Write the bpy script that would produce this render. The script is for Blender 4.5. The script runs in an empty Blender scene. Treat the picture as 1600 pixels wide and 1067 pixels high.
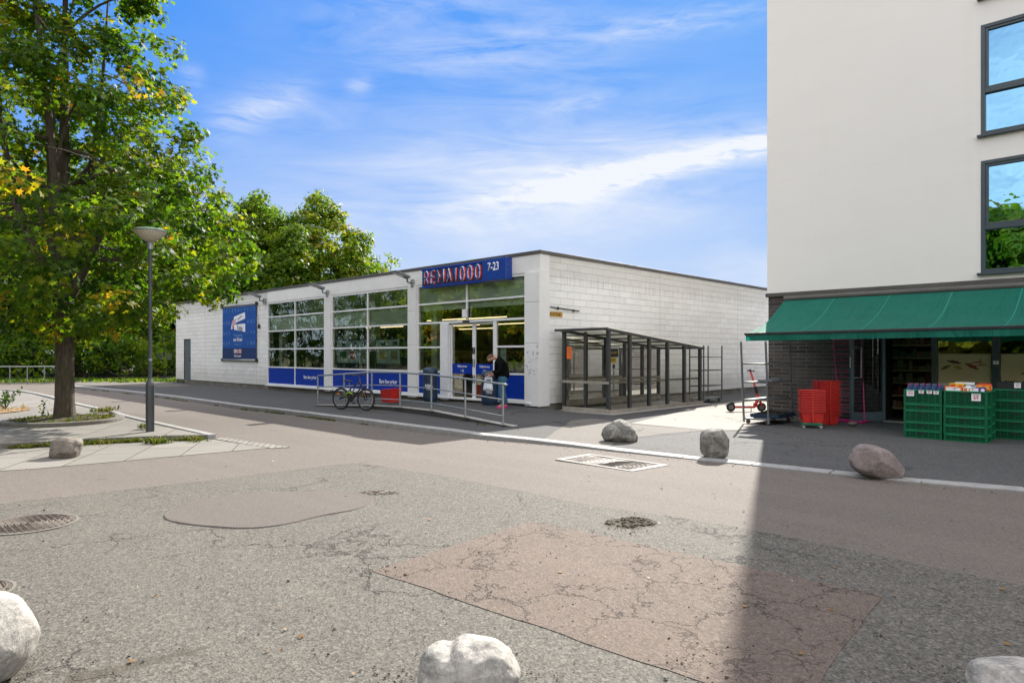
import bpy, bmesh, math, random
import numpy as np
from mathutils import Vector, Matrix, noise as mnoise
PI = math.pi
R = math.radians
SC = bpy.context.scene
COL = SC.collection
random.seed(7)
# ------------------------------------------------------------------ survey helpers
# camera stands at the origin 1.6 m up, heading 44.08 deg left of +Y; X runs along the shop front, Y away from it
F, HZ, CX, H = 1042.0, 553.0, 800.0, 1.6
HEAD = R(44.08)
FW = (-math.sin(HEAD), math.cos(HEAD)); RG = (math.cos(HEAD), math.sin(HEAD))
def ray(px):
    r = (px-CX)/F
    return FW[0]+r*RG[0], FW[1]+r*RG[1]
def G(px, py, z=0.0):                      # surveyed ground point
    t = F*(H-z)/(py-HZ); d = ray(px)
    return Vector((d[0]*t, d[1]*t, z))
def WY(px, py, Y):                         # surveyed point on a wall y = Y
    d = ray(px); t = Y/d[1]
    return Vector((d[0]*t, Y, H+(HZ-py)*t/F))
def WX(px, py, X):
    d = ray(px); t = X/d[0]
    return Vector((X, d[1]*t, H+(HZ-py)*t/F))
def roadz(x):                              # the roadway dips a little towards the left end
    s = min(max((-5.0-x)/7.0, 0), 1); s = round(s*14)/14
    return -0.09*(s*s*(3-2*s))
def GR(px, py):
    z = 0
    for i in range(8):
        p = G(px, py, z); z = roadz(p.x)
    return Vector((p.x, p.y, z))
# ------------------------------------------------------------------ objects
ORG = {}
def tag(o, label=None, cat=None, group=None, kind=None):
    if label: o['label'] = label
    if cat: o['category'] = cat
    if group: o['group'] = group
    if kind: o['kind'] = kind
    return o
def thing(name, label, cat, loc=(0,0,0), rz=0, group=None, local=False):
    o = bpy.data.objects.new(name, None); COL.objects.link(o)
    o.empty_display_size = 0.2
    o.location = loc; o.rotation_euler = (0,0,rz)
    ORG[o.name] = Vector(loc) if (rz == 0 and not local) else Vector((0,0,0))
    return tag(o, label, cat, group)
def link(name, me, m=None, parent=None, org=None):
    o = bpy.data.objects.new(name, me); COL.objects.link(o)
    if m is not None:
        if isinstance(m, (list, tuple)):
            for k in m: me.materials.append(k)
        else: me.materials.append(m)
    if parent is not None:
        o.parent = parent; ORG[o.name] = ORG.get(parent.name, Vector((0,0,0)))
        g = ORG[o.name]
        if g.length: me.transform(Matrix.Translation(-g))
    elif org is not None:
        org = Vector(org); me.transform(Matrix.Translation(-org)); o.location = org
        ORG[o.name] = org
    return o
def copy_tree(o, parent=None):
    c = o.copy(); COL.objects.link(c); c.parent = parent
    for ch in list(o.children): copy_tree(ch, c)
    return c
class MB:
    def __init__(s): s.v=[]; s.f=[]; s.mi=[]
    def add(s, vs, fs, M=None, mi=0):
        n=len(s.v)
        for p in vs:
            p=Vector(p); s.v.append(M@p if M is not None else p)
        for f in fs: s.f.append([i+n for i in f]); s.mi.append(mi)
        return s
    def box(s, x0,x1,y0,y1,z0,z1, M=None, mi=0):
        x0,x1=min(x0,x1),max(x0,x1); y0,y1=min(y0,y1),max(y0,y1); z0,z1=min(z0,z1),max(z0,z1)
        return s.add([(x0,y0,z0),(x1,y0,z0),(x1,y1,z0),(x0,y1,z0),(x0,y0,z1),(x1,y0,z1),(x1,y1,z1),(x0,y1,z1)],
            [(3,2,1,0),(4,5,6,7),(0,1,5,4),(1,2,6,5),(2,3,7,6),(3,0,4,7)], M, mi)
    def tube(s, pts, r, n=8, M=None, mi=0, cap=True):
        pts=[Vector(p) for p in pts]; rs = r if isinstance(r,(list,tuple)) else [r]*len(pts)
        vs=[]; fs=[]; up=None
        for i,p in enumerate(pts):
            d = (pts[min(i+1,len(pts)-1)]-pts[max(i-1,0)])
            if d.length<1e-9: d=Vector((0,0,1))
            d.normalize()
            if up is None:
                up = Vector((0,0,1)) if abs(d.z)<.9 else Vector((1,0,0))
            a = d.cross(up)
            if a.length<1e-4: a=d.cross(Vector((0.3,1,0.2)))
            a.normalize(); b=a.cross(d).normalized(); up=b
            for k in range(n):
                t=2*PI*k/n; vs.append(p+a*math.cos(t)*rs[i]+b*math.sin(t)*rs[i])
        for i in range(len(pts)-1):
            for k in range(n):
                a0=i*n+k; a1=i*n+(k+1)%n
                fs.append((a0,a1,a1+n,a0+n))
        if cap:
            fs.append(tuple(range(n-1,-1,-1))); fs.append(tuple((len(pts)-1)*n+k for k in range(n)))
        return s.add(vs,fs,M,mi)
    def lathe(s, prof, n=24, c=(0,0,0), M=None, mi=0, squash=1):
        vs=[]; fs=[]
        for (r,z) in prof:
            for k in range(n):
                t=2*PI*k/n; vs.append((c[0]+r*math.cos(t), c[1]+r*math.sin(t)*squash, c[2]+z))
        for i in range(len(prof)-1):
            for k in range(n):
                a0=i*n+k; a1=i*n+(k+1)%n
                fs.append((a0,a1,a1+n,a0+n))
        fs.append(tuple(range(n-1,-1,-1))); fs.append(tuple((len(prof)-1)*n+k for k in range(n)))
        return s.add(vs,fs,M,mi)
    def torus(s, c, R0, r, axis='y', n=32, m=8, M=None, mi=0):
        vs=[]; fs=[]
        for i in range(n):
            a=2*PI*i/n
            for j in range(m):
                b=2*PI*j/m; q=R0+r*math.cos(b); h=r*math.sin(b)
                if axis=='y': vs.append((c[0]+q*math.cos(a), c[1]+h, c[2]+q*math.sin(a)))
                elif axis=='x': vs.append((c[0]+h, c[1]+q*math.cos(a), c[2]+q*math.sin(a)))
                else: vs.append((c[0]+q*math.cos(a), c[1]+q*math.sin(a), c[2]+h))
        for i in range(n):
            for j in range(m):
                fs.append((i*m+j, i*m+(j+1)%m, ((i+1)%n)*m+(j+1)%m, ((i+1)%n)*m+j))
        return s.add(vs,fs,M,mi)
    def quad(s, a,b,c,d, mi=0): return s.add([a,b,c,d],[(0,1,2,3)],None,mi)
    def prism(s, pts, z0, z1, M=None, mi=0):       # pts CCW in xy
        n=len(pts); vs=[(p[0],p[1],z0) for p in pts]+[(p[0],p[1],z1) for p in pts]
        fs=[tuple(range(n-1,-1,-1)), tuple(range(n,2*n))]
        for i in range(n): fs.append((i,(i+1)%n,(i+1)%n+n,i+n))
        return s.add(vs,fs,M,mi)
    def mesh(s, name, smooth=False):
        me=bpy.data.meshes.new(name); me.from_pydata([tuple(v) for v in s.v],[],s.f)
        if any(s.mi): me.polygons.foreach_set('material_index', s.mi)
        me.validate(); me.update()
        if smooth: me.polygons.foreach_set('use_smooth',[True]*len(me.polygons))
        return me
    def build(s, name, m, parent=None, org=None, smooth=False, bevel=0):
        o = link(name, s.mesh(name, smooth), m, parent, org)
        if bevel:
            b=o.modifiers.new('bevel','BEVEL'); b.width=bevel; b.segments=2; b.limit_method='ANGLE'
        return o
def auto_smooth(o, ang=40):
    me=o.data
    me.polygons.foreach_set('use_smooth',[True]*len(me.polygons))
    bm=bmesh.new(); bm.from_mesh(me)
    for e in bm.edges:
        if len(e.link_faces)==2 and e.calc_face_angle(0)>R(ang): e.smooth=False
    bm.to_mesh(me); bm.free(); return o
# ------------------------------------------------------------------ materials
class NT:
    def __init__(s, tree): s.t=tree; s.n=tree.nodes; s.l=tree.links
    def new(s, typ, **kw):
        nd=s.n.new(typ)
        for k,v in kw.items(): setattr(nd,k,v)
        return nd
    def put(s, sock, v):
        if isinstance(v, bpy.types.NodeSocket): s.l.new(v, sock)
        elif v is not None: sock.default_value = v
    def math(s, op, a, b=None, c=None, clamp=False):
        nd=s.new('ShaderNodeMath', operation=op); nd.use_clamp=clamp
        s.put(nd.inputs[0],a)
        if b is not None: s.put(nd.inputs[1],b)
        if c is not None: s.put(nd.inputs[2],c)
        return nd.outputs[0]
    def vec(s, op, a, b=None, scale=None):
        nd=s.new('ShaderNodeVectorMath', operation=op); s.put(nd.inputs[0],a)
        if b is not None: s.put(nd.inputs[1],b)
        if scale is not None: s.put(nd.inputs[3],scale)
        return nd.outputs[0] if op not in('DOT_PRODUCT','LENGTH') else nd.outputs[1]
    def noise(s, vec, scale, detail=3, rough=.55, dist=0, out=0):
        nd=s.new('ShaderNodeTexNoise'); s.put(nd.inputs['Vector'],vec)
        nd.inputs['Scale'].default_value=scale; nd.inputs['Detail'].default_value=detail
        nd.inputs['Roughness'].default_value=rough; nd.inputs['Distortion'].default_value=dist
        return nd.outputs[out]
    def voro(s, vec, scale, feature='F1', out=0, rnd=1):
        nd=s.new('ShaderNodeTexVoronoi', feature=feature); s.put(nd.inputs['Vector'],vec)
        nd.inputs['Scale'].default_value=scale; nd.inputs['Randomness'].default_value=rnd
        return nd.outputs[out]
    def ramp(s, fac, stops, interp='LINEAR'):
        nd=s.new('ShaderNodeValToRGB'); s.put(nd.inputs[0],fac); cr=nd.color_ramp; cr.interpolation=interp
        while len(cr.elements)<len(stops): cr.elements.new(.5)
        for e,(p,c) in zip(cr.elements, stops):
            e.position=p; e.color = (c,c,c,1) if isinstance(c,(int,float)) else (*c,1)
        return nd.outputs[0]
    def mix(s, fac, a, b, blend='MIX'):
        nd=s.new('ShaderNodeMix', data_type='RGBA', blend_type=blend)
        s.put(nd.inputs[0],fac)
        for i,v in ((6,a),(7,b)):
            if isinstance(v,(tuple,list)) and len(v)==3: v=(*v,1)
            s.put(nd.inputs[i],v)
        return nd.outputs[2]
    def coord(s, which='Object'):
        return s.new('ShaderNodeTexCoord').outputs[which]
    def mapping(s, vec, loc=(0,0,0), rot=(0,0,0), scale=(1,1,1)):
        nd=s.new('ShaderNodeMapping'); s.put(nd.inputs[0],vec)
        nd.inputs[1].default_value=loc; nd.inputs[2].default_value=rot; nd.inputs[3].default_value=scale
        return nd.outputs[0]
    def bump(s, h, dist=.01, strength=1.0, normal=None):
        nd=s.new('ShaderNodeBump'); s.put(nd.inputs['Height'],h)
        nd.inputs['Distance'].default_value=dist; nd.inputs['Strength'].default_value=strength
        if normal is not None: s.put(nd.inputs['Normal'],normal)
        return nd.outputs[0]
def newmat(name):
    m=bpy.data.materials.new(name); m.use_nodes=True; t=NT(m.node_tree)
    p=m.node_tree.nodes['Principled BSDF']
    return m,t,p
def mat(name, col, rough=.6, var=.12, vscale=3.0, bscale=40, bdist=.0015, metal=0, spec=.5, dirt=0):
    m,t,p=newmat(name); c=t.coord()
    n=t.noise(c,vscale,4); n2=t.noise(c,vscale*9,3)
    lo=tuple(x*(1-var) for x in col); hi=tuple(min(x*(1+var),1) for x in col)
    q=t.mix(t.ramp(n,[(.3,0),(.7,1)]),lo,hi)
    q=t.mix(t.math('MULTIPLY',t.ramp(n2,[(.35,0),(.75,1)]),var),q,tuple(x*.6 for x in col))
    if dirt:
        d=t.noise(c,vscale*2.3,6,.7)
        q=t.mix(t.math('MULTIPLY',t.ramp(d,[(.52,0),(.75,1)]),dirt),q,(.09,.08,.065))
    t.put(p.inputs['Base Color'],q)
    t.put(p.inputs['Roughness'],t.math('ADD',rough,t.math('MULTIPLY',t.math('SUBTRACT',n2,.5),.25)))
    p.inputs['Metallic'].default_value=metal
    p.inputs['Specular IOR Level'].default_value=spec
    if bdist: t.put(p.inputs['Normal'],t.bump(t.noise(c,bscale,3),bdist))
    return m
def asphalt(name, base, speck, grain=55, crack=0.0, crscale=1.1, stain=.25, coarse=1.0, tint2=None, wet=False):
    m,t,p=newmat(name); c=t.coord()
    v1=t.voro(c,grain,out=1); sep=t.new('ShaderNodeSeparateColor'); t.put(sep.inputs[0],v1)
    g=sep.outputs[0]
    q=t.mix(t.ramp(g,[(.0,0),(.45,.42),(.8,.6),(1,1)]),tuple(x*(1-speck) for x in base),tuple(min(1,x*(1+speck)) for x in base))
    v2=t.voro(c,grain*.55,out=1); sep2=t.new('ShaderNodeSeparateColor'); t.put(sep2.inputs[0],v2)
    q=t.mix(t.math('MULTIPLY',t.ramp(sep2.outputs[1],[(.86,0),(.94,1)]),.55*coarse),q,tuple(x*.30 for x in base))
    q=t.mix(t.math('MULTIPLY',t.ramp(sep2.outputs[0],[(.88,0),(.95,1)]),.5*coarse),q,tuple(min(1,x*1.9) for x in base))
    big=t.noise(c,.35,5,.6); mid=t.noise(c,2.2,5,.65)
    q=t.mix(t.math('MULTIPLY',t.ramp(big,[(.35,0),(.65,1)]),stain),q,tuple(x*.62 for x in (tint2 or base)))
    q=t.mix(t.math('MULTIPLY',t.ramp(mid,[(.55,0),(.72,1)]),stain*.7),q,tuple(x*.6 for x in base))
    hgt=t.math('ADD',t.math('MULTIPLY',t.voro(c,grain),.7),t.math('MULTIPLY',t.noise(c,grain*2,2),.5))
    if crack:
        w=t.noise(c,3.2,5,.65,out=1); wv=t.vec('SCALE',t.vec('SUBTRACT',w,(.5,.5,.5)),scale=.55)
        cc=t.vec('ADD',c,wv)
        e=t.voro(cc,crscale,'DISTANCE_TO_EDGE')
        line=t.ramp(e,[(.0,1),(.006,.8),(.014,0)])
        e2=t.voro(cc,crscale*2.6,'DISTANCE_TO_EDGE'); line2=t.ramp(e2,[(.0,1),(.015,.5),(.03,0)])
        msk=t.ramp(t.noise(c,.55,3),[(.56-.16*crack,0),(.62-.12*crack,1)])
        msk2=t.ramp(t.noise(c,.8,3,dist=.6),[(.52,0),(.6,1)])
        k=t.math('MAXIMUM',t.math('MULTIPLY',line,msk),t.math('MULTIPLY',t.math('MULTIPLY',line2,msk2),.7*max(0,crack-.4)))
        q=t.mix(t.math('MULTIPLY',k,.8),q,tuple(x*.16 for x in base))
        hgt=t.math('SUBTRACT',hgt,t.math('MULTIPLY',k,1.5))
    # long worn wheel tracks and small oil drips
    tr=t.noise(t.mapping(c,rot=(0,0,R(12)),scale=(.12,1.6,1)),1.1,3,.5)
    q=t.mix(t.math('MULTIPLY',t.ramp(tr,[(.50,0),(.62,1)]),.14),q,tuple(min(1,x*1.35) for x in base))
    dp=t.voro(t.vec('ADD',c,t.vec('SCALE',t.noise(c,7,2,out=1),scale=.12)),.9); q=t.mix(t.math('MULTIPLY',t.ramp(dp,[(.035,1),(.06,0)]),.35),q,tuple(x*.35 for x in base))
    if wet:
        a,b=G(120,1062),G(335,1008); d=(b-a); L=d.length; d.normalize(); pc=t.vec('SUBTRACT',t.vec('ADD',c,t.vec('SCALE',t.vec('SUBTRACT',t.noise(c,5,4,.6,out=1),(.5,.5,.5)),scale=.16)),tuple(a))
        u=t.math('DIVIDE',t.vec('DOT_PRODUCT',pc,tuple(d)),L); vv=t.vec('DOT_PRODUCT',pc,(-d.y,d.x,0))
        wdt=t.math('MULTIPLY',t.math('SUBTRACT',1.15,u),.10)
        mk=t.math('MULTIPLY',t.ramp(t.math('DIVIDE',t.math('ABSOLUTE',vv),wdt),[(.35,1),(.95,0)]),t.math('MULTIPLY',t.math('GREATER_THAN',u,-.1),t.math('LESS_THAN',u,1)))
        q=t.mix(t.math('MULTIPLY',mk,.55),q,(base[0]*.5,base[1]*.42,base[2]*.33))
    t.put(p.inputs['Base Color'],q); p.inputs['Roughness'].default_value=.86
    p.inputs['Specular IOR Level'].default_value=.3
    t.put(p.inputs['Normal'],t.bump(hgt,.006,.8))
    return m
def blockwall(name, col, mortar, bw, bh, mort=.012, wear=.2, bdist=.012, rough=.7, var=.06, smoothm=.3, grime=False):
    m,t,p=newmat(name); c=t.coord()
    s=t.new('ShaderNodeSeparateXYZ'); t.put(s.inputs[0],c)
    u=t.math('ADD',s.outputs[0],s.outputs[1])
    wob=t.math('MULTIPLY',t.math('SUBTRACT',t.noise(c,6,2),.5),.008)
    cv=t.new('ShaderNodeCombineXYZ'); t.put(cv.inputs[0],u); t.put(cv.inputs[1],t.math('ADD',s.outputs[2],wob))
    b=t.new('ShaderNodeTexBrick'); t.put(b.inputs['Vector'],cv.outputs[0])
    b.inputs['Scale'].default_value=1; b.inputs['Mortar Size'].default_value=mort
    b.inputs['Mortar Smooth'].default_value=smoothm; b.inputs['Brick Width'].default_value=bw; b.inputs['Row Height'].default_value=bh
    b.inputs['Color1'].default_value=(*[x*(1-var) for x in col],1); b.inputs['Color2'].default_value=(*[min(1,x*(1+var)) for x in col],1)
    b.inputs['Mortar'].default_value=(*mortar,1); b.offset=.5
    # joints are only partly open: paint has filled some of them
    fill=t.ramp(t.noise(c,1.3,4),[(.38,0),(.6,1)])
    q=t.mix(t.math('MULTIPLY',fill,.55),b.outputs['Color'],col)
    mm=t.noise(c,.7,5,.7); q=t.mix(t.math('MULTIPLY',t.ramp(mm,[(.45,0),(.75,1)]),wear),q,tuple(x*.72 for x in col))
    mp=t.mapping(c,scale=(5,5,.35)); dr=t.noise(mp,1.6,4,.6)
    q=t.mix(t.math('MULTIPLY',t.ramp(dr,[(.58,0),(.8,1)]),wear*.9),q,(col[0]*.55,col[1]*.53,col[2]*.46))
    if grime:
        gz=t.math('ADD',s.outputs[2],t.math('MULTIPLY',t.noise(c,2.5,5,.65),-1.1))
        q=t.mix(t.math('MULTIPLY',t.ramp(gz,[(-.0,1),(.45,0)]),.32),q,(.34,.31,.24))
        q=t.mix(t.math('MULTIPLY',t.ramp(t.math('ADD',t.math('MULTIPLY',s.outputs[2],-1),t.math('ADD',4.42,t.math('MULTIPLY',dr,-1.1))),[(.0,1),(.3,0)]),.30),q,(.33,.31,.25))
        vj=t.math('LESS_THAN',t.math('ABSOLUTE',t.math('SUBTRACT',t.math('FRACT',t.math('DIVIDE',u,5.9)),.5)),.0016); q=t.mix(t.math('MULTIPLY',vj,.6),q,(.25,.24,.2))
    t.put(p.inputs['Base Color'],q); p.inputs['Roughness'].default_value=rough
    hgt=t.math('ADD',t.math('MULTIPLY',t.math('SUBTRACT',1,b.outputs['Fac']),.8),t.math('MULTIPLY',t.noise(c,55,3),.18))
    hgt=t.math('ADD',hgt,t.math('MULTIPLY',t.noise(c,7,2),.25))
    t.put(p.inputs['Normal'],t.bump(hgt,bdist))
    return m
def glass(name, tint=(.75,.88,.82), refl=.12, gl=(1,1,1), wav=.0, fk=1.5):
    m=bpy.data.materials.new(name); m.use_nodes=True; t=NT(m.node_tree)
    t.n.remove(t.n['Principled BSDF']); out=t.n['Material Output']
    tr=t.new('ShaderNodeBsdfTransparent'); tr.inputs[0].default_value=(*tint,1)
    g=t.new('ShaderNodeBsdfGlossy'); g.inputs['Color'].default_value=(*gl,1); g.inputs['Roughness'].default_value=.015
    if wav:
        c=t.coord(); t.put(g.inputs['Normal'],t.bump(t.noise(c,2.2,2),wav))
    fr=t.new('ShaderNodeFresnel'); fr.inputs[0].default_value=1.5
    fac=t.math('ADD',t.math('MULTIPLY',fr.outputs[0],fk),refl,clamp=True)
    mx=t.new('ShaderNodeMixShader'); t.put(mx.inputs[0],fac); t.l.new(tr.outputs[0],mx.inputs[1]); t.l.new(g.outputs[0],mx.inputs[2])
    t.l.new(mx.outputs[0],out.inputs[0]); return m
def emis(name, col, s):
    m,t,p=newmat(name); p.inputs['Base Color'].default_value=(*col,1)
    p.inputs['Emission Color'].default_value=(*col,1); p.inputs['Emission Strength'].default_value=s
    return m
def leafmat(name, stops, trans=.45, hscale=.35):
    m=bpy.data.materials.new(name); m.use_nodes=True; t=NT(m.node_tree)
    t.n.remove(t.n['Principled BSDF']); out=t.n['Material Output']
    at=t.new('ShaderNodeAttribute', attribute_name='tint'); c=t.coord()
    f=t.math('ADD',t.math('MULTIPLY',at.outputs['Fac'],.9),t.math('MULTIPLY',t.math('SUBTRACT',t.noise(c,hscale,3),.5),.65))
    q=t.ramp(f,stops)
    d=t.new('ShaderNodeBsdfPrincipled'); t.put(d.inputs['Base Color'],q); d.inputs['Roughness'].default_value=.5
    d.inputs['Specular IOR Level'].default_value=.2
    tl=t.new('ShaderNodeBsdfTranslucent'); t.put(tl.inputs[0],t.mix(1.0,q,(1.9,2.0,.8),'MULTIPLY'))
    mx=t.new('ShaderNodeMixShader'); mx.inputs[0].default_value=trans
    t.l.new(d.outputs[0],mx.inputs[1]); t.l.new(tl.outputs[0],mx.inputs[2]); t.l.new(mx.outputs[0],out.inputs[0])
    return m
M={}
M['road']=asphalt('road_pinkish',(.148,.127,.108),.26,grain=95,stain=.14,coarse=.45,crack=.0)
M['coarse']=asphalt('coarse_grey_asphalt',(.118,.109,.091),.50,grain=85,crack=.30,crscale=1.1,stain=.10,wet=True)
M['patch']=asphalt('pink_patch_asphalt',(.140,.108,.086),.32,grain=85,crack=1.0,crscale=2.0,stain=.2,coarse=.5)
M['patch2']=asphalt('smooth_patch_asphalt',(.125,.109,.094),.25,grain=110,stain=.12,coarse=.2)
M['walk']=asphalt('dark_walk_asphalt',(.074,.073,.071),.32,grain=85,crack=.2,crscale=.6,stain=.18,coarse=.5)
M['walk2']=asphalt('worn_walk_asphalt',(.150,.137,.118),.25,grain=85,crack=.2,crscale=.6,stain=.25,coarse=.3)
M['plaza']=asphalt('plaza_asphalt',(.084,.083,.080),.42,grain=62,crack=.2,crscale=.6,stain=.22,coarse=.7)
M['concrete']=asphalt('concrete_drive',(.27,.25,.22),.10,grain=70,crack=.3,crscale=.6,stain=.22,coarse=.2)
M['soil']=mat('soil',(.07,.055,.035),.95,.4,4,30,.02)
M['ground']=mat('woodland_floor',(.055,.06,.025),.95,.4,1.5,20,.03)
M['kerb']=mat('granite_kerb',(.30,.295,.28),.75,.15,6,120,.002,dirt=.25)
M['kerbd']=mat('old_kerb',(.15,.14,.115),.8,.2,6,90,.003,dirt=.5)
def paving(name, col, w, h, rot=0):
    m,t,p=newmat(name); c=t.coord(); mp=t.mapping(c,rot=(0,0,rot))
    b=t.new('ShaderNodeTexBrick'); t.put(b.inputs['Vector'],mp); b.inputs['Scale'].default_value=1
    b.inputs['Mortar Size'].default_value=.012; b.inputs['Brick Width'].default_value=w; b.inputs['Row Height'].default_value=h
    b.inputs['Mortar Smooth'].default_value=.2; b.offset=.5
    b.inputs['Color1'].default_value=(*[x*.9 for x in col],1); b.inputs['Color2'].default_value=(*[x*1.08 for x in col],1)
    b.inputs['Mortar'].default_value=(.07,.06,.045,1)
    q=b.outputs['Color']; n=t.noise(c,1.2,5,.7); q=t.mix(t.math('MULTIPLY',t.ramp(n,[(.45,0),(.72,1)]),.4),q,tuple(x*.62 for x in col))
    n2=t.noise(c,60,2); q=t.mix(t.math('MULTIPLY',t.ramp(n2,[(.4,0),(.65,1)]),.25),q,tuple(x*.55 for x in col))
    t.put(p.inputs['Base Color'],q); p.inputs['Roughness'].default_value=.8
    hgt=t.math('ADD',t.math('MULTIPLY',t.math('SUBTRACT',1,b.outputs['Fac']),1.0),t.math('MULTIPLY',n2,.15))
    t.put(p.inputs['Normal'],t.bump(hgt,.008)); return m
M['slabs']=paving('paving_slabs',(.205,.19,.165),1.15,.75,R(30))
M['cobble']=paving('cobble_gutter',(.25,.235,.205),.14,.12,R(35))
M['block']=blockwall('white_block',(.83,.825,.785),(.46,.45,.42),.59,.2,.006,.2,smoothm=.5,grime=True)
M['white']=mat('white_render',(.78,.775,.74),.7,.05,.8,40,.002,dirt=.08)
M['frame']=mat('white_frame',(.78,.79,.78),.4,.04,5,60,.0005)
M['found']=mat('foundation',(.17,.155,.12),.9,.35,2.2,25,.01,dirt=.4)
M['fascia']=mat('roof_fascia',(.085,.08,.068),.5,.2,1.5,20,.003)
M['roofing']=mat('roofing_felt',(.06,.06,.06),.95,.3,1,40,.01)
M['stucco']=mat('off_white_stucco',(.84,.81,.745),.85,.03,.5,160,.0035)
def stuccomat():
    m,t,p=newmat('off_white_stucco'); c=t.coord(); b=(.84,.81,.745)
    q=t.mix(t.math('MULTIPLY',t.ramp(t.noise(c,.22,5,.65),[(.4,0),(.65,1)]),.5),b,tuple(x*.93 for x in b))
    dr=t.noise(t.mapping(c,scale=(1.6,1.6,.12)),1.0,6,.65); q=t.mix(t.math('MULTIPLY',t.ramp(dr,[(.58,0),(.80,1)]),.22),q,(b[0]*.84,b[1]*.82,b[2]*.76))
    hz=t.noise(t.mapping(c,scale=(.3,.3,4)),1.1,4,.6); q=t.mix(t.math('MULTIPLY',t.ramp(hz,[(.55,0),(.7,1)]),.18),q,tuple(x*.88 for x in b))
    t.put(p.inputs['Base Color'],q); p.inputs['Roughness'].default_value=.9
    t.put(p.inputs['Normal'],t.bump(t.math('ADD',t.noise(c,130,3),t.math('MULTIPLY',t.noise(c,2.5,4),1.5)),.005)); return m
M['stucco']=stuccomat()
M['brick']=blockwall('dark_brick',(.058,.050,.046),(.19,.175,.16),.42,.095,.011,.05,.012,.7,var=.65,smoothm=.1)
M['anthr']=mat('anthracite_metal',(.032,.052,.062),.4,.15,3,60,.0005,spec=.6)
M['black']=mat('black_metal',(.018,.019,.02),.45,.2,4,60,.0006)
M['shelt']=mat('shelter_metal',(.045,.05,.048),.45,.2,3,60,.0008)
M['galv']=mat('galvanised_steel',(.36,.38,.38),.42,.15,8,70,.0008,metal=.7)
M['dgalv']=mat('dull_steel',(.20,.22,.225),.45,.2,8,70,.0008,metal=.5)
M['blue']=mat('blue_panel',(.003,.036,.33),.5,.1,1.5,60,.0003,spec=.25)
M['banner']=mat('banner_blue',(.006,.075,.33),.5,.05,1.5,60,.0006)
M['navy']=mat('navy',(.008,.03,.115),.5,.12,2,60,.0006)
M['bin']=mat('bin_plastic',(.012,.034,.068),.5,.2,5,90,.0012)
M['red']=mat('red_plastic',(.52,.022,.016),.42,.12,6,90,.0008)
M['redtx']=mat('red_ink',(.55,.03,.04),.5,.1,6,0,0)
M['wtx']=mat('white_ink',(.85,.86,.88),.5,.03,6,0,0)
M['btx']=mat('black_ink',(.015,.015,.018),.5,.1,6,0,0)
M['paleblue']=mat('pale_blue_ink',(.22,.45,.75),.5,.05,6,0,0)
M['green']=mat('green_crate',(.004,.125,.050),.5,.22,7,90,.0012,spec=.3)
M['greenl']=mat('green_crate_rim',(.008,.20,.085),.45,.2,7,0,0)
M['green_rib_shade']=mat('green_crate_rib_shade',(.002,.035,.016),.6,.2,7,0,0,spec=.2)  # darker green puts the shade between the crate ribs into the colour
M['dgreen']=mat('green_trolley',(.01,.16,.07),.5,.2,7,90,.0012)
M['orange']=mat('orange_card',(.80,.17,.025),.55,.08,7,0,0)
M['yellow']=mat('yellow_card',(.72,.47,.03),.55,.08,7,0,0)
M['ambersign']=mat('amber_sign',(.52,.27,.02),.5,.1,7,0,0)
M['purple']=mat('purple_card',(.13,.035,.25),.5,.1,7,0,0)
M['paper']=mat('paper',(.78,.79,.78),.7,.04,7,0,0)
M['poster']=mat('pale_poster',(.62,.80,.83),.5,.05,3,0,0)
M['magenta']=mat('magenta_paint',(.50,.012,.17),.4,.1,7,90,.0006)
M['tan']=mat('tan_board',(.42,.30,.16),.6,.12,4,50,.001)
M['cream']=mat('cream_pot',(.62,.56,.40),.6,.08,5,50,.001)
M['wood']=mat('weathered_wood',(.33,.30,.25),.8,.2,6,60,.002,dirt=.2)
M['concr']=mat('edge_concrete',(.36,.345,.31),.8,.15,4,80,.003,dirt=.3)
M['rubber']=mat('tyre_rubber',(.018,.018,.018),.8,.2,10,80,.0015)
M['bikeblack']=mat('bike_frame',(.012,.013,.014),.3,.1,6,0,0,spec=.7)
M['lime']=mat('lime_paint',(.28,.42,.03),.4,.1,6,0,0)
M['scoot']=mat('scooter_red',(.62,.035,.02),.35,.08,6,0,0,spec=.6)
M['lamp']=mat('lamp_pole',(.062,.068,.072),.45,.12,3,60,.0008,metal=.3)
M['glass']=glass('shop_glass',(.90,.97,.92),.19,(1,1,.80),.003)
M['clear']=glass('shelter_glass',(.82,.83,.79),.0,(1,1,1),.0,.8)
M['sky_glass']=glass('window_glass',(.06,.14,.18),.60,(.30,.62,.86),.004)
M['doorglass']=glass('door_glass',(.35,.40,.38),.0,(1,1,1),.0,.25)
M['striplight']=emis('strip_light',(1,.76,.42),1.0)
M['inner']=mat('inner_wall',(.34,.33,.27),.8,.1,1,0,0)
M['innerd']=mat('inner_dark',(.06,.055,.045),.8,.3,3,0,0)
M['bulk']=mat('bulkhead',(.80,.92,.80),.7,.05,1,0,0)
M['tile']=mat('shop_floor',(.25,.24,.22),.4,.1,1,0,0)
M['orange_refl']=mat('orange_reflector',(.8,.2,.02),.3,.05,5,0,0)
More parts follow.
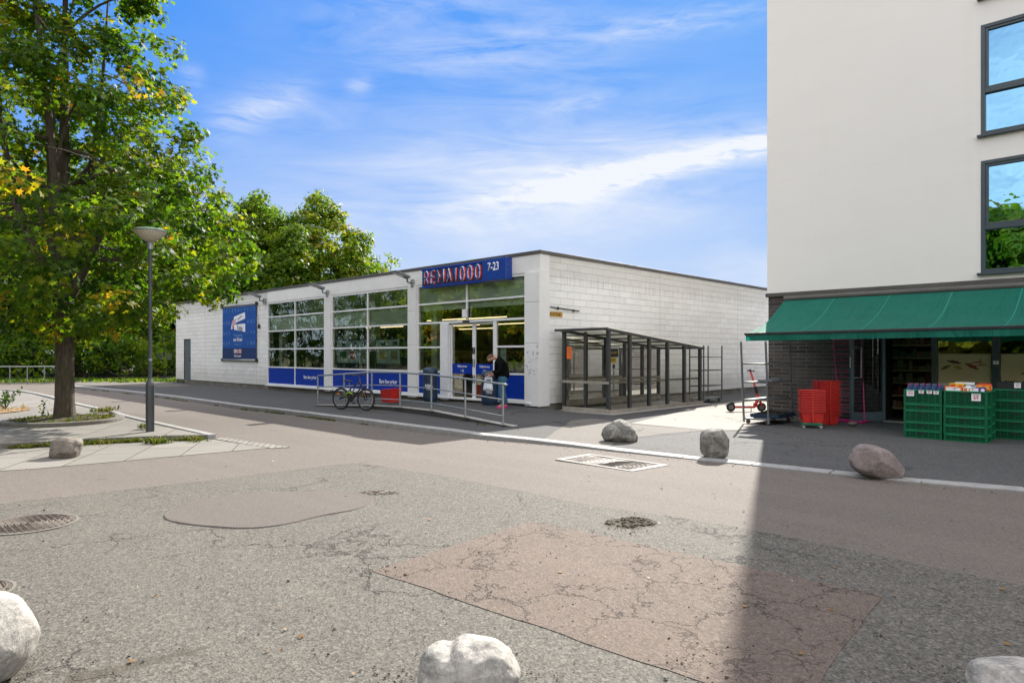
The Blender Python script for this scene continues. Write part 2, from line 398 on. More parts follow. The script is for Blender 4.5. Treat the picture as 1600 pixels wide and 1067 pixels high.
def canvas(name,col):
    m=bpy.data.materials.new(name); m.use_nodes=True; t=NT(m.node_tree); p=t.n['Principled BSDF']; out=t.n['Material Output']
    c=t.coord(); n=t.noise(t.mapping(c,scale=(1,3,3)),1.5,4); q=t.mix(n,tuple(x*.8 for x in col),tuple(x*1.15 for x in col))
    t.put(p.inputs['Base Color'],q); p.inputs['Roughness'].default_value=.8
    sx=t.new('ShaderNodeSeparateXYZ'); t.put(sx.inputs[0],c)
    w=t.noise(t.mapping(c,rot=(0,0,R(35)),scale=(2.5,.5,.5)),1.8,3,.5,1.2)
    t.put(p.inputs['Normal'],t.bump(w,.09))
    tl=t.new('ShaderNodeBsdfTranslucent'); t.put(tl.inputs[0],q)
    mx=t.new('ShaderNodeMixShader'); mx.inputs[0].default_value=.38
    t.l.new(p.outputs[0],mx.inputs[1]); t.l.new(tl.outputs[0],mx.inputs[2]); t.l.new(mx.outputs[0],out.inputs[0]); return m
M['canvas']=canvas('green_canvas',(.006,.185,.125))
M['poly']=canvas('roof_sheet',(.62,.60,.50))
def rockmat(name, c1, c2, c3, sc=5):
    m,t,p=newmat(name); c=t.coord()
    n=t.noise(c,sc,8,.68,.9); w=t.noise(t.mapping(c,scale=(1,1,3)),sc*1.3,6,.6,3.0)
    q=t.ramp(n,[(.34,c1),(.5,c2),(.66,c3)])
    q=t.mix(t.math('MULTIPLY',t.ramp(w,[(.50,0),(.56,1),(.62,0)]),.4),q,tuple(min(1,x*1.4) for x in c3))
    s=t.noise(c,70,2); q=t.mix(t.math('MULTIPLY',t.ramp(s,[(.52,0),(.64,1)]),.22),q,tuple(x*.35 for x in c1))
    t.put(p.inputs['Base Color'],q); p.inputs['Roughness'].default_value=.82
    t.put(p.inputs['Normal'],t.bump(t.math('ADD',n,t.math('MULTIPLY',t.noise(c,45,4),.25)),.018)); return m
M['rock_grey']=rockmat('rock_grey',(.055,.058,.052),(.15,.145,.125),(.34,.32,.28),6)
M['rock_pale']=rockmat('rock_pale',(.17,.165,.15),(.33,.31,.275),(.46,.43,.38),3)
M['rock_pink']=rockmat('rock_pink',(.15,.12,.11),(.21,.17,.155),(.27,.23,.21),2.2)
M['rock_brown']=rockmat('rock_brown',(.12,.10,.08),(.17,.145,.115),(.23,.20,.16),3)
def barkmat():
    m,t,p=newmat('bark'); c=t.coord(); w=t.noise(t.mapping(c,scale=(9,9,1.6)),2.2,6,.7,.5)
    q=t.ramp(w,[(.3,(.035,.026,.018)),(.55,(.095,.075,.052)),(.75,(.17,.145,.11))])
    q=t.mix(t.math('MULTIPLY',t.ramp(t.noise(c,2.2,4),[(.5,0),(.65,1)]),.6),q,(.06,.07,.02))
    t.put(p.inputs['Base Color'],q); p.inputs['Roughness'].default_value=.9
    t.put(p.inputs['Normal'],t.bump(w,.05)); return m
M['bark']=barkmat()
M['leaf_maple']=leafmat('maple_leaves',[(.0,(.022,.060,.006)),(.25,(.060,.120,.008)),(.46,(.125,.175,.010)),(.64,(.24,.22,.012)),(.82,(.34,.20,.018)),(1,(.36,.09,.018))],.58,.5)
M['leaf_far']=leafmat('far_leaves',[(.0,(.034,.085,.007)),(.35,(.095,.165,.010)),(.65,(.20,.22,.013)),(1,(.28,.16,.02))],.56,.2)
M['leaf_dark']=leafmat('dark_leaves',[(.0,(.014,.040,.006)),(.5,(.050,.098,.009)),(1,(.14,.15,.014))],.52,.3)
M['grass']=leafmat('grass_blades',[(.0,(.035,.06,.012)),(.5,(.08,.10,.02)),(1,(.20,.14,.045))],.35,1.5)
# ------------------------------------------------------------------ text
_tc={}
def text(name, s, m, parent, pos, size, right=(1,0,0), up=(0,0,1), ext=.002, off=0.0, sx=1.0, align='CENTER', shear=0, org=None):
    key=(s,ext,off,align,shear)
    if key not in _tc:
        cu=bpy.data.curves.new('txt','FONT'); cu.body=s; cu.size=1; cu.extrude=0; cu.offset=off; cu.align_x=align; cu.align_y='CENTER'; cu.shear=shear
        cu.resolution_u=3
        o=bpy.data.objects.new('txt',cu); COL.objects.link(o)
        bpy.context.view_layer.update()
        dg=bpy.context.evaluated_depsgraph_get()
        me=bpy.data.meshes.new_from_object(o.evaluated_get(dg))
        bpy.data.objects.remove(o); _tc[key]=me
    me=_tc[key].copy()
    r=Vector(right).normalized(); u=Vector(up).normalized(); n=r.cross(u)
    bm=bmesh.new(); bm.from_mesh(me)
    for v in bm.verts:
        v.co = Vector(pos)+r*(v.co.x*size*sx)+u*(v.co.y*size)
    if ext>0:
        res=bmesh.ops.extrude_face_region(bm, geom=bm.faces[:])
        vs=[g for g in res['geom'] if isinstance(g,bmesh.types.BMVert)]
        bmesh.ops.translate(bm, vec=n*ext, verts=vs)
    bm.to_mesh(me); bm.free()
    me.materials.clear(); me.name=name
    return link(name, me, m, parent, org)
# ------------------------------------------------------------------ ground
ZSTEPS=[-5-7*k/14 for k in range(15)]
def sheet(name, pts, dz, m, kind='structure', label=None, sub=0):
    bm=bmesh.new(); vs=[bm.verts.new((p[0],p[1],0)) for p in pts]; bm.faces.new(vs)
    bmesh.ops.triangulate(bm, faces=bm.faces[:])
    for x in ZSTEPS:
        bmesh.ops.bisect_plane(bm, geom=bm.verts[:]+bm.edges[:]+bm.faces[:], plane_co=(x,0,0), plane_no=(1,0,0), dist=1e-5)
    for v in bm.verts: v.co.z=roadz(v.co.x)+dz
    bmesh.ops.recalc_face_normals(bm, faces=bm.faces[:])
    for f in bm.faces:
        if f.normal.z<0: f.normal_flip()
    me=bpy.data.meshes.new(name); bm.to_mesh(me); bm.free()
    o=link(name, me, m); o['kind']=kind
    if label: o['label']=label
    return o
def px(*ps): return [GR(*p).xy for p in ps]
def px0(*ps): return [G(*p).xy for p in ps]
def smooth_line(pts, n=6, closed=False):
    out=[]; P=[Vector(p) for p in pts]; N=len(P)
    rng=range(N) if closed else range(N-1)
    for i in rng:
        p0=P[(i-1)%N] if closed or i>0 else P[0]; p1=P[i]; p2=P[(i+1)%N]; p3=P[(i+2)%N] if closed or i+2<N else P[-1]
        for k in range(n):
            t=k/n
            out.append(.5*((2*p1)+(-p0+p2)*t+(2*p0-5*p1+4*p2-p3)*t*t+(-p0+3*p1-3*p2+p3)*t**3))
    if not closed: out.append(P[-1])
    return out
def rough(pts, amp, step=.12, closed=True, seed=0):
    out=[]; N=len(pts)
    for i in range(N if closed else N-1):
        a=Vector(pts[i]).to_3d(); b=Vector(pts[(i+1)%N]).to_3d(); L=(b-a).length; n=max(1,int(L/step))
        for k in range(n):
            p=a.lerp(b,k/n); q=Vector((mnoise.noise(p*2.3+Vector((seed,0,5))),mnoise.noise(p*2.3+Vector((9,seed,0))),0))*amp
            q+=Vector((mnoise.noise(p*11+Vector((seed,0,5))),mnoise.noise(p*11+Vector((9,seed,0))),0))*amp*.4
            out.append((p+q).xy)
    return out
# one big roadway sheet, cut by level steps
def biggrid():
    xs=[-400,-200,-120,-80]+[-60,-52]+sorted(ZSTEPS)+[0,20,60,200,400]
    xs=sorted(set(xs)); ys=[-400,-150,-60,-20,0,10,20,60,150,400]
    bm=bmesh.new(); V={}
    for i,x in enumerate(xs):
        for j,y in enumerate(ys): V[i,j]=bm.verts.new((x,y,roadz(x)))
    for i in range(len(xs)-1):
        for j in range(len(ys)-1): bm.faces.new((V[i,j],V[i+1,j],V[i+1,j+1],V[i,j+1]))
    me=bpy.data.meshes.new('road'); bm.to_mesh(me); bm.free(); o=link('road',me,M['road']); o['kind']='structure'
biggrid()
sheet('woodland_ground', [(-390,-390),(-390,390),(-49,390),(-47.6,17),(-48.2,12),(-49.3,8),(-50.5,2),(-53,-10),(-60,-60),(-80,-390)], .03, M['ground'])
# grey coarse asphalt area in the foreground
cg=px((560,722),(700,745),(900,785),(1160,825),(1600,915))+[(9,-1.5),(16,-14),(-10,-16),(-22,-10)]+px((-420,850),(-150,806),(0,787),(270,757))
sheet('grey_asphalt', rough(cg[:5],.035,.15,False,3)+[tuple(c) for c in cg[4:]] , .004, M['coarse'])
pp=px((580,893),(832,815),(1380,932),(1240,1115))
sheet('pink_asphalt_patch', rough(pp,.03,.12,True,5), .008, M['patch'])
ov=smooth_line([Vector(p).to_3d() for p in px((255,806),(285,788),(345,776),(430,770),(520,768),(575,774),(582,784),(560,796),(500,808),(440,822),(380,827),(310,823),(265,816))],5,True)
def raised_patch(name, pts, h, m):
    pts=[Vector(p) for p in pts]; c=sum(pts,Vector((0,0,0)))/len(pts)
    mb=MB(); n=len(pts)
    z=roadz(c.x)
    o=[(p.x,p.y,roadz(p.x)+.002) for p in pts]; i=[((p.x-c.x)*.985+c.x,(p.y-c.y)*.985+c.y,roadz(p.x)+h) for p in pts]
    fs=[(k,(k+1)%n,(k+1)%n+n,k+n) for k in range(n)]+[tuple(range(n,2*n))]
    mb.add(o+i,fs); ob=mb.build(name,m); ob['kind']='structure'
raised_patch('round_asphalt_patch', [Vector(p).to_3d() for p in rough(ov,.012,.08,True,8)], .016, M['patch2'])
sheet('lower_right_patch', rough(px((1330,1010),(1500,1000),(1640,1032),(1620,1120),(1230,1120)),.05,.2,True,12), .006, M['coarse'])
# pot holes: broken edge, loose stones
def pothole(name, cx, cy, rx, ry, label, n):
    c=GR(cx,cy); pts=[]
    for k in range(26):
        a=2*PI*k/26; q=1+.28*mnoise.noise(Vector((math.cos(a)*1.6+cx,math.sin(a)*1.6,0)))
        pts.append(GR(cx+rx*math.cos(a)*q, cy+ry*math.sin(a)*q).xy)
    mb=MB(); nn=len(pts); cc=sum([Vector(p) for p in pts],Vector((0,0)))/nn
    z=roadz(c.x)
    outer=[(p[0],p[1],z+.0105) for p in pts]; lip=[(cc.x+(p[0]-cc.x)*1.10,cc.y+(p[1]-cc.y)*1.10,z+.005) for p in pts]
    mb.add(lip+outer,[(k,(k+1)%nn,(k+1)%nn+nn,k+nn) for k in range(nn)])
    inn=[(cc.x+(p[0]-cc.x)*.97,cc.y+(p[1]-cc.y)*.97,z+.006) for p in pts]
    mb.add(outer+inn,[(k,(k+1)%nn,(k+1)%nn+nn,k+nn) for k in range(nn)])
    mb.add(inn,[tuple(range(nn))],None,1)
    o=mb.build(name,[M['coarse'],M['soil']]); o['kind']='structure'
    st=MB(); rnd=random.Random(int(cx))
    for k in range(n):
        a=rnd.random()*2*PI; q=math.sqrt(rnd.random())*.9; p=pts[int(a/(2*PI)*26)%26]
        x=cc.x+(p[0]-cc.x)*q; y=cc.y+(p[1]-cc.y)*q; s=rnd.uniform(.012,.034)
        vs=[]; 
        for (dx,dy,dz) in ((-1,-1,0),(1,-1,0),(1,1,0),(-1,1,0),(-.6,-.5,1),(.6,-.6,1),(.5,.6,1),(-.5,.6,1)):
            vs.append((x+dx*s*rnd.uniform(.6,1.2),y+dy*s*rnd.uniform(.6,1.2),z+.004+dz*s*rnd.uniform(.4,.8)))
        st.add(vs,[(3,2,1,0),(4,5,6,7),(0,1,5,4),(1,2,6,5),(2,3,7,6),(3,0,4,7)])
    s=st.build('loose_gravel',M['soil'] if n>50 else M['rock_brown']); tag(s,label,None,None,'stuff')
pothole('pothole',985,818,37,8.5,'loose broken stones lying in the pothole beside the pink patch',80)
pothole('pothole',592,771,28,3.2,'loose grit in the small hollow beyond the round asphalt patch',30)
# pavement in front of the shop and the square between the buildings
kl=[(100,602.3),(125,604.5),(187.5,610.5),(250,617.5),(315,626),(375,634.5),(437,641),(500,649),(559,655.6),(637,666),(716,675.6),(769,682.7),(834,689),(900,697),(979,707),(1097,720),(1140,724),(1324,743.5),(1465,758),(1600,769),(1800,791)]
KL=[G(*p) for p in kl]
ZW=.012
def flat(name, pts, z, m, kind='structure', skirt=0):
    mb=MB(); P=[Vector((p[0],p[1],0)) for p in pts]
    n=len(P); area=sum(P[i].x*P[(i+1)%n].y-P[(i+1)%n].x*P[i].y for i in range(n))
    if area<0: P=P[::-1]
    top=[(p.x,p.y,z) for p in P]; mb.add(top,[tuple(range(n))])
    if skirt:
        bot=[(p.x,p.y,z-skirt) for p in P]; mb.add(top+bot,[(k,k+n,(k+1)%n+n,(k+1)%n) for k in range(n)])
    o=mb.build(name,m); o['kind']=kind
    bm=bmesh.new(); bm.from_mesh(o.data); bmesh.ops.triangulate(bm,faces=[f for f in bm.faces if len(f.verts)>4]); bm.to_mesh(o.data); bm.free()
    return o
KI=[]
for i,p in enumerate(KL):
    a=KL[max(0,i-1)]; b=KL[min(len(KL)-1,i+1)]; d=(b-a).normalized(); KI.append(p+Vector((-d.y,d.x,0))*.12)
wk=[p.xy for p in KI]+[(12,14),(12,90),(-46,90)]+px0((270,589.5),(200,592),(125,596),(95,599))
flat('pavement', wk, ZW, M['walk'], skirt=.16)
flat('worn_pavement', rough(px0((846,690),(905,697),(950,702.5),(962,689),(1030,680),(1105,673),(985,663),(930,655),(897,655)),.03,.3), ZW+.004, M['walk2'])
flat('plaza_asphalt', px0((950,703.5),(962,689),(1105,673.6),(1153,674.5),(1222,656.0))+[(-6.9,17.25),(11.9,17.25)]+[(11.9,14.1)]+px0((1780,787.5),(1600,767.5),(1465,756.5),(1324,742),(1140,722.6)), ZW+.004, M['plaza'])
flat('concrete_drive', px0((985,662.6),(1105,673),(1153,673.5),(1222,655))+[(-7.45,17.3),(-7.45,80),(-10.1,80),(-10.1,19.6)], ZW+.008, M['concrete'])
flat('light_far_pavement', px0((110,601.5),(250,605),(300,603),(272,599.5),(250,594),(200,592.5),(125,597)), ZW+.004, M['walk2'])
# kerb stones
def kerbline(name, pts, w, top, depth, m, stone=1.05, gap=.012, side=-1):
    mb=MB(); L=[0]
    for a,b in zip(pts,pts[1:]): L.append(L[-1]+(b-a).length)
    def at(s):
        for i in range(len(pts)-1):
            if s<=L[i+1] or i==len(pts)-2:
                t=(s-L[i])/(L[i+1]-L[i]); return pts[i].lerp(pts[i+1],min(max(t,0),1))
    s=0; k=0
    while s<L[-1]-.1:
        e=min(s+stone,L[-1]); a=at(s+gap/2); b=at(e-gap/2); d=(b-a).normalized(); nrm=Vector((-d.y,d.x,0))*side
        z=top+random.uniform(-.003,.003)
        q=[a,b,b+nrm*w,a+nrm*w]
        if side<0: q=q[::-1]
        mb.prism([(p.x,p.y) for p in q], z-depth, z)
        s=e
    o=mb.build(name,m,bevel=.012); o['kind']='structure'; return o
kerbline('kerb', smooth_line(KL,4), .27, .022, .17, M['kerb'], side=1)
# left square: raised slabs, kerbs, lower slab strip and cobbled gutter
PZ=.0
A_=[(-260,704),(0,694),(134,686),(231,681.6),(325,679.5)]
B_=[(325,679.5),(280,669.5),(236,660),(188,648.5),(172,643),(118,631),(56,615),(0,608),(-150,603)]
def gz(ps,z): return [G(a,b,z) for a,b in ps]
pa=gz(A_,PZ); pb=gz(B_,PZ)
flat('square_paving', [p.xy for p in gz([(a,b-1.0) for a,b in A_[:-1]]+[(318,679.2)],PZ)]+[p.xy for p in gz([(a-8,b) for a,b in B_[1:]],PZ)]+[(-50,-3),(-30,-6)], PZ, M['slabs'], skirt=.14)
kerbline('square_kerb', pa[::-1], .14, PZ+.008, .15, M['kerbd'], .9, side=-1)
kerbline('square_side_kerb', smooth_line(pb,3), .16, PZ+.008, .15, M['kerb'], 1.0, side=-1) if False else kerbline('square_side_kerb', smooth_line(pb[::-1],3), .16, PZ+.008, .15, M['kerb'], 1.0, side=1)
sheet('lower_paving', px((-260,752),(0,736),(50,733),(210,719),(330,708),(420,700),(330,686.5),(231,689.5),(134,694),(0,702),(-260,712)), .006, M['slabs'])
sheet('cobbled_gutter', rough(px((330,685.5),(350,684),(395,691),(455,699),(425,701)),.04,.15), .01, M['cobble'])
# ------------------------------------------------------------------ covers in the road
def cover_pattern(mb, c, r, z, n=6):
    for k in range(n): mb.torus((c.x,c.y,z), r*(.15+.8*k/n), .009,'z',36,4)
def manhole(cx, cy, r, label):
    c=GR(cx,cy); t=thing('manhole_cover',label,'manhole cover',(c.x,c.y,c.z))
    mb=MB(); mb.lathe([(r*1.0,0),(r*1.0,.012),(r*.93,.014),(r*.93,.008)],48,(c.x,c.y,c.z+.004)); mb.build('frame_ring',M['kerbd'],t,smooth=False)
    mb=MB(); mb.lathe([(r*.92,0),(r*.92,.014),(.001,.014)],48,(c.x,c.y,c.z+.004))
    z=c.z+.018
    for k in range(7): mb.torus((c.x,c.y,z), r*(.12+.115*k), .010,'z',40,4)
    for k in range(-6,7):
        y=k*r*.13; x=math.sqrt(max(0,(r*.88)**2-y*y))
        mb.box(c.x-x,c.x+x,c.y+y-.007,c.y+y+.007,z-.004,z+.006)
    mb.build('lid',mat('cast_iron',(.10,.078,.06),.8,.3,8,60,.002),t)
manhole(46,820,.40,'large round ribbed iron manhole cover in the grey asphalt at the left edge')
manhole(-62,931,.30,'round iron manhole cover half hidden behind the white boulder at lower left')
def drain():
    P=[GR(867,719),GR(988,737),GR(1046,727),GR(920,710.5)]
    c=sum(P,Vector((0,0,0)))/4; t=thing('drain_cover','white edged rectangular metal cover with two arched rib patterns in the road','drain cover',c)
    z=c.z+.006; mb=MB(); inn=[c+(p-c)*.84 for p in P]
    for i in range(4):
        a,b=P[i],P[(i+1)%4]; d,e=inn[(i+1)%4],inn[i]
        mb.add([(q.x,q.y,z-.004+h) for h in (0,.012) for q in (a,b,d,e)],[(0,1,5,4),(1,2,6,5),(2,3,7,6),(3,0,4,7),(4,5,6,7)])
    mb.build('painted_frame',M['wtx'] if False else mat('worn_white_paint',(.31,.295,.27),.8,.2,20,60,.003,dirt=.35),t)
    mb=MB(); mb.add([(q.x,q.y,z-.002) for q in inn],[(0,1,2,3)]); mb.build('cover_plate',mat('cover_plate',(.28,.24,.20),.7,.3,15,60,.003),t)
    ux=(inn[1]-inn[0]); uy=(inn[3]-inn[0]); lx=ux.length; ly=uy.length; ux.normalize(); uy.normalize()
    mb=MB()
    for s in (.5,):
        for half in (0,1):
            base=inn[0]+ux*(lx*(.25+.5*half))
            for k in range(1,9):
                r=ly*k/8.4; pts=[]
                for j in range(17):
                    a=PI*j/16; x=r*.62*math.cos(a); y=r*math.sin(a)
                    if abs(x)<lx*.25 : pts.append(base+ux*x+uy*y+Vector((0,0,.008)))
                if len(pts)>2: mb.tube(pts,.005,4)
    mb.build('rib',mat('rib_iron',(.15,.13,.11),.6,.2,9,0,0),t)
drain()
# ------------------------------------------------------------------ grocery shop
def wall_holes(mb, u0,u1,z0,z1, holes, y0, y1, axis='x', mi=0):
    us=sorted(set([u0,u1]+[h[0] for h in holes]+[h[1] for h in holes])); zs=sorted(set([z0,z1]+[h[2] for h in holes]+[h[3] for h in holes]))
    def hole(a,b): return any(h[0]-1e-6<=a and b[0]<=h[1]+1e-6 and h[2]-1e-6<=a2 and b[1]<=h[3]+1e-6 for h in holes for a2 in [b[2]])
    S={}
    for i in range(len(us)-1):
        for j in range(len(zs)-1):
            cu=(us[i]+us[i+1])/2; cz=(zs[j]+zs[j+1])/2
            S[i,j]=not any(h[0]<cu<h[1] and h[2]<cz<h[3] for h in holes)
    P=(lambda u,y,z:(u,y,z)) if axis=='x' else (lambda u,y,z:(y,u,z))
    for (i,j),s in S.items():
        if not s: continue
        a,b,c,d=us[i],us[i+1],zs[j],zs[j+1]
        mb.quad(P(a,y0,c),P(b,y0,c),P(b,y0,d),P(a,y0,d),mi); mb.quad(P(b,y1,c),P(a,y1,c),P(a,y1,d),P(b,y1,d),mi)
        for (di,dj,q) in ((-1,0,(a,c,a,d)),(1,0,(b,c,b,d)),(0,-1,(a,c,b,c)),(0,1,(a,d,b,d))):
            if not S.get((i+di,j+dj),False):
                mb.quad(P(q[0],y0,q[1]),P(q[0],y1,q[1]),P(q[2],y1,q[3]),P(q[2],y0,q[3]),mi)
YF=13.84; X0,X1=-39.8,-12.30; YB=36.0; ZT=4.38
def fx(p): return WY(p,553,YF).x
store=thing('grocery_store','long low white block shop building with glazed bays and flat roof','shop building',((X0+X1)/2,(YF+YB)/2,0))
bays=[(418.6,508.7),(518.6,639.5),(652.7,822.2)]; BX=[(fx(a),fx(b)) for a,b in bays]
ZR=[.25,1.02,1.815,2.605,3.235,3.87]
dl,dr=fx(287),fx(298)
mb=MB(); wall_holes(mb,X0,X1,.2,ZT,[(a,b,ZR[0],ZR[-1]) for a,b in BX]+[(dl,dr,.2,2.42)],YF,YF+.25)
mb.build('front_wall',M['block'],store)
wy0=WX(898,553,X1).y; wy1=WX(943,553,X1).y
mb=MB(); wall_holes(mb,YF+.26,YB,.2,ZT,[(wy0,wy1,1.0,2.13)],X1,X1-.25,'y'); mb.build('side_wall',M['block'],store)
mb=MB(); mb.box(X0,X0+.25,YF+.26,YB,.2,ZT); mb.box(X0+.26,X1-.26,YB-.25,YB,.2,ZT); mb.build('rear_wall',M['block'],store)
mb=MB(); mb.box(X0+.03,X1-.03,YF+.03,YF+.3,-.3,.198); mb.box(X1-.3,X1-.03,YF+.301,YB,-.3,.198); mb.box(X0+.03,X0+.3,YF+.301,YB,-.3,.198); mb.build('foundation',M['found'],store)
mb=MB(); mb.box(X0-.05,X1+.05,YF-.06,YB+.05,ZT+.002,ZT+.10); o=mb.build('roof',M['fascia'],store,bevel=.01)
mb=MB(); mb.box(X0+.1,X1-.1,YF+.1,YB-.1,ZT+.101,ZT+.12); mb.build('felt',M['roofing'],o)
# smooth render band and piers
mb=MB(); ax=BX[0][0]-.0
mb.box(ax,X1+.012,YF-.03,YF-.001,ZR[-1]+.02,ZT)
seams=[fx(q) for q in (465,)]
mb.build('fascia_band',M['white'],store,bevel=.006)
for a,b in ((BX[0][1],BX[1][0]),(BX[1][1],BX[2][0]),(BX[2][1],X1-.001)):
    mb=MB(); zz=3.866
    for z0,z1 in ((.14,1.9),(1.906,3.05),(3.056,zz+.02)): mb.box(a-.0,b,YF-.075,YF-.002,z0,z1)
    mb.build('pier',M['white'],store,bevel=.006)
mb=MB(); mb.box(X1+.001,X1+.026,YF-.0745+.002,YF+.36,.14,ZT-.5); mb.box(X1+.001,X1+.02,YF-.03,YF+.36,ZT-.495,ZT-.001); mb.build('corner_casing',M['white'],store,bevel=.005)
mb=MB(); mb.box(X1-.06,X1-.02,YF-.04,YF-.005,0,.14); mb.build('drain_pipe',M['galv'],store)
mb=MB(); mb.box(BX[0][0]-.04,X1-.3,YF-.11,YF-.078,.19,.235); mb.box(BX[0][0]-.04,X1-.3,YF-.078,YF-.003,.205,.236); mb.build('sill',M['frame'],store,bevel=.004)
# interior shell
mb=MB(); mb.box(X0+.3,X1-.3,YF+.3,YB-.3,.02,.10); mb.build('shop_floor',M['tile'],store)
mb=MB(); mb.box(X0+.3,X1-.3,YF+.3,YB-.3,4.0,4.1); mb.build('ceiling',M['inner'],store)
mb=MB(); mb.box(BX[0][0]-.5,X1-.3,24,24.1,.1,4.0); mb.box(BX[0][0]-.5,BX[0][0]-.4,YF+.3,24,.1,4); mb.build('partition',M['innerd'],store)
mb=MB(); mb.box(BX[0][0]-.2,BX[1][1],YF+.12,YF+.16,2.62,3.20); mb.box(BX[2][0]-.2,X1-.3,YF+.12,YF+.16,3.02,3.9); mb.box(BX[0][0]-.2,BX[1][1],YF+1.3,YF+1.34,3.1,3.99); mb.build('bulkhead',M['bulk'],store)
mb=MB()
for x in (BX[0][0]+.05,BX[1][0]+.1,BX[1][0]+1.9,BX[2][0]+.1,BX[2][1]-.5):
    mb=MB(); mb.box(x,x+.28,YF+.5,YF+.75,.1,3.999); mb.build('column',M['bulk'],store)
# bays
def bay(i, cols, rows, door=None):
    a,b=BX[i]; t=.055
    mb=MB(); y0,y1=YF-.02,YF+.06
    mb.box(a,a+t,y0,y1,ZR[0],ZR[-1]); mb.box(b-t,b,y0,y1,ZR[0],ZR[-1]); mb.box(a+t,b-t,y0,y1,ZR[-1]-t,ZR[-1]); mb.box(a+t,b-t,y0,y1,ZR[0],ZR[0]+t)
    xs=[a+t]+[q for c in cols for q in (c-t/2,c+t/2)]+[b-t]
    for c in cols: mb.box(c-t/2,c+t/2,y0+.002,y1,ZR[0]+t,ZR[-1]-t)
    for z in rows:
        for k in range(0,len(xs),2): mb.box(xs[k],xs[k+1],y0+.004,y1-.002,z-t/2,z+t/2)
    w=mb.build('window_bay',M['frame'],store,bevel=.004)
    mb=MB()
    for k in range(0,len(xs),2):
        mb=MB(); mb.box(xs[k]+.001,xs[k+1]-.001,YF+.01,YF+.02,ZR[0]+t,ZR[1]-t/2); mb.build('blue_panel',M['blue'],w)
    zs=[ZR[1]]+rows[1:]+[ZR[-1]]
    for k in range(0,len(xs),2):
        mb=MB(); mb.quad((xs[k],YF+.022,ZR[1]+t/2),(xs[k+1],YF+.022,ZR[1]+t/2),(xs[k+1],YF+.022,ZR[-1]-t),(xs[k],YF+.022,ZR[-1]-t)); mb.build('glass_pane',M['glass'],w)
    return w
wA=bay(0,[fx(461)],ZR[1:-1]); wB=bay(1,[fx(574.5)],ZR[1:-1])
text('lettering','Bare lave priser',M['wtx'],wA,(WY(484,588,YF).x,YF+.006,.64),.20,off=.012,sx=.8)
text('lettering','Bare lave priser',M['wtx'],wB,(WY(606,594,YF).x,YF+.006,.62),.21,off=.012,sx=.8)
# bay C with the sliding doors
a,b=BX[2]; t=.055; y0,y1=YF-.02,YF+.06; xm=fx(729.4); xd0,xd1=fx(701.6),fx(771); xj=fx(691); xw=fx(775)
mb=MB(); mb.box(a,a+t,y0,y1,ZR[0],ZR[-1]); mb.box(b-t,b,y0,y1,ZR[0],ZR[-1]); mb.box(a+t,b-t,y0,y1,ZR[-1]-t,ZR[-1])
mb.box(a+t,b-t,y0-.01,y1,2.575,2.64); mb.box(a+t,xm-t/2,y0+.004,y1,ZR[4]-t/2,ZR[4]+t/2); mb.box(xm+t/2,b-t,y0+.004,y1,ZR[4]-t/2,ZR[4]+t/2)
mb.box(xm-t/2,xm+t/2,y0+.002,y1,2.64,ZR[-1]-t)
mb.box(xj-.04,xd0,y0-.04,y1,.14,2.574); mb.box(xd1,xw+.03,y0-.0,y1,.14,2.574)
for q0,q1 in ((a+t,xj-.04),(xw+.03,b-t)):
    for z in (ZR[1],ZR[2]): mb.box(q0,q1,y0+.004,y1,z-t/2,z+t/2)
    mb.box(q0,q1,y0+.002,y1,ZR[0],ZR[0]+t)
wC=mb.build('window_bay',M['frame'],store,bevel=.004)
mb=MB()
for q0,q1 in ((a+t,xj-.04),(xw+.03,b-t)):
    mb=MB(); mb.box(q0+.001,q1-.001,YF+.01,YF+.02,ZR[0]+t,ZR[1]-t/2); mb.build('blue_panel',M['blue'],wC)
for q0,q1,z0,z1 in ((a+t,xj-.04,ZR[1]+t/2,2.574),(xw+.03,b-t,ZR[1]+t/2,2.574),(a+t,xm-t/2,2.641,ZR[-1]-t),(xm+t/2,b-t,2.641,ZR[-1]-t)):
    mb=MB(); mb.quad((q0,YF+.022,z0),(q1,YF+.022,z0),(q1,YF+.022,z1),(q0,YF+.022,z1)); mb.build('glass_pane',M['glass'],wC)
mb=MB(); mb.box(xm-.13,xm+.07,YF-.09,YF-.03,2.72,2.98); mb.build('sensor_box',M['frame'],wC,bevel=.01)
mb=MB(); mb.box(xm-.1,xm+.16,YF-.09,YF-.031,2.56,2.63); mb.build('door_sensor',M['black'],wC,bevel=.01)
xc=fx(738)
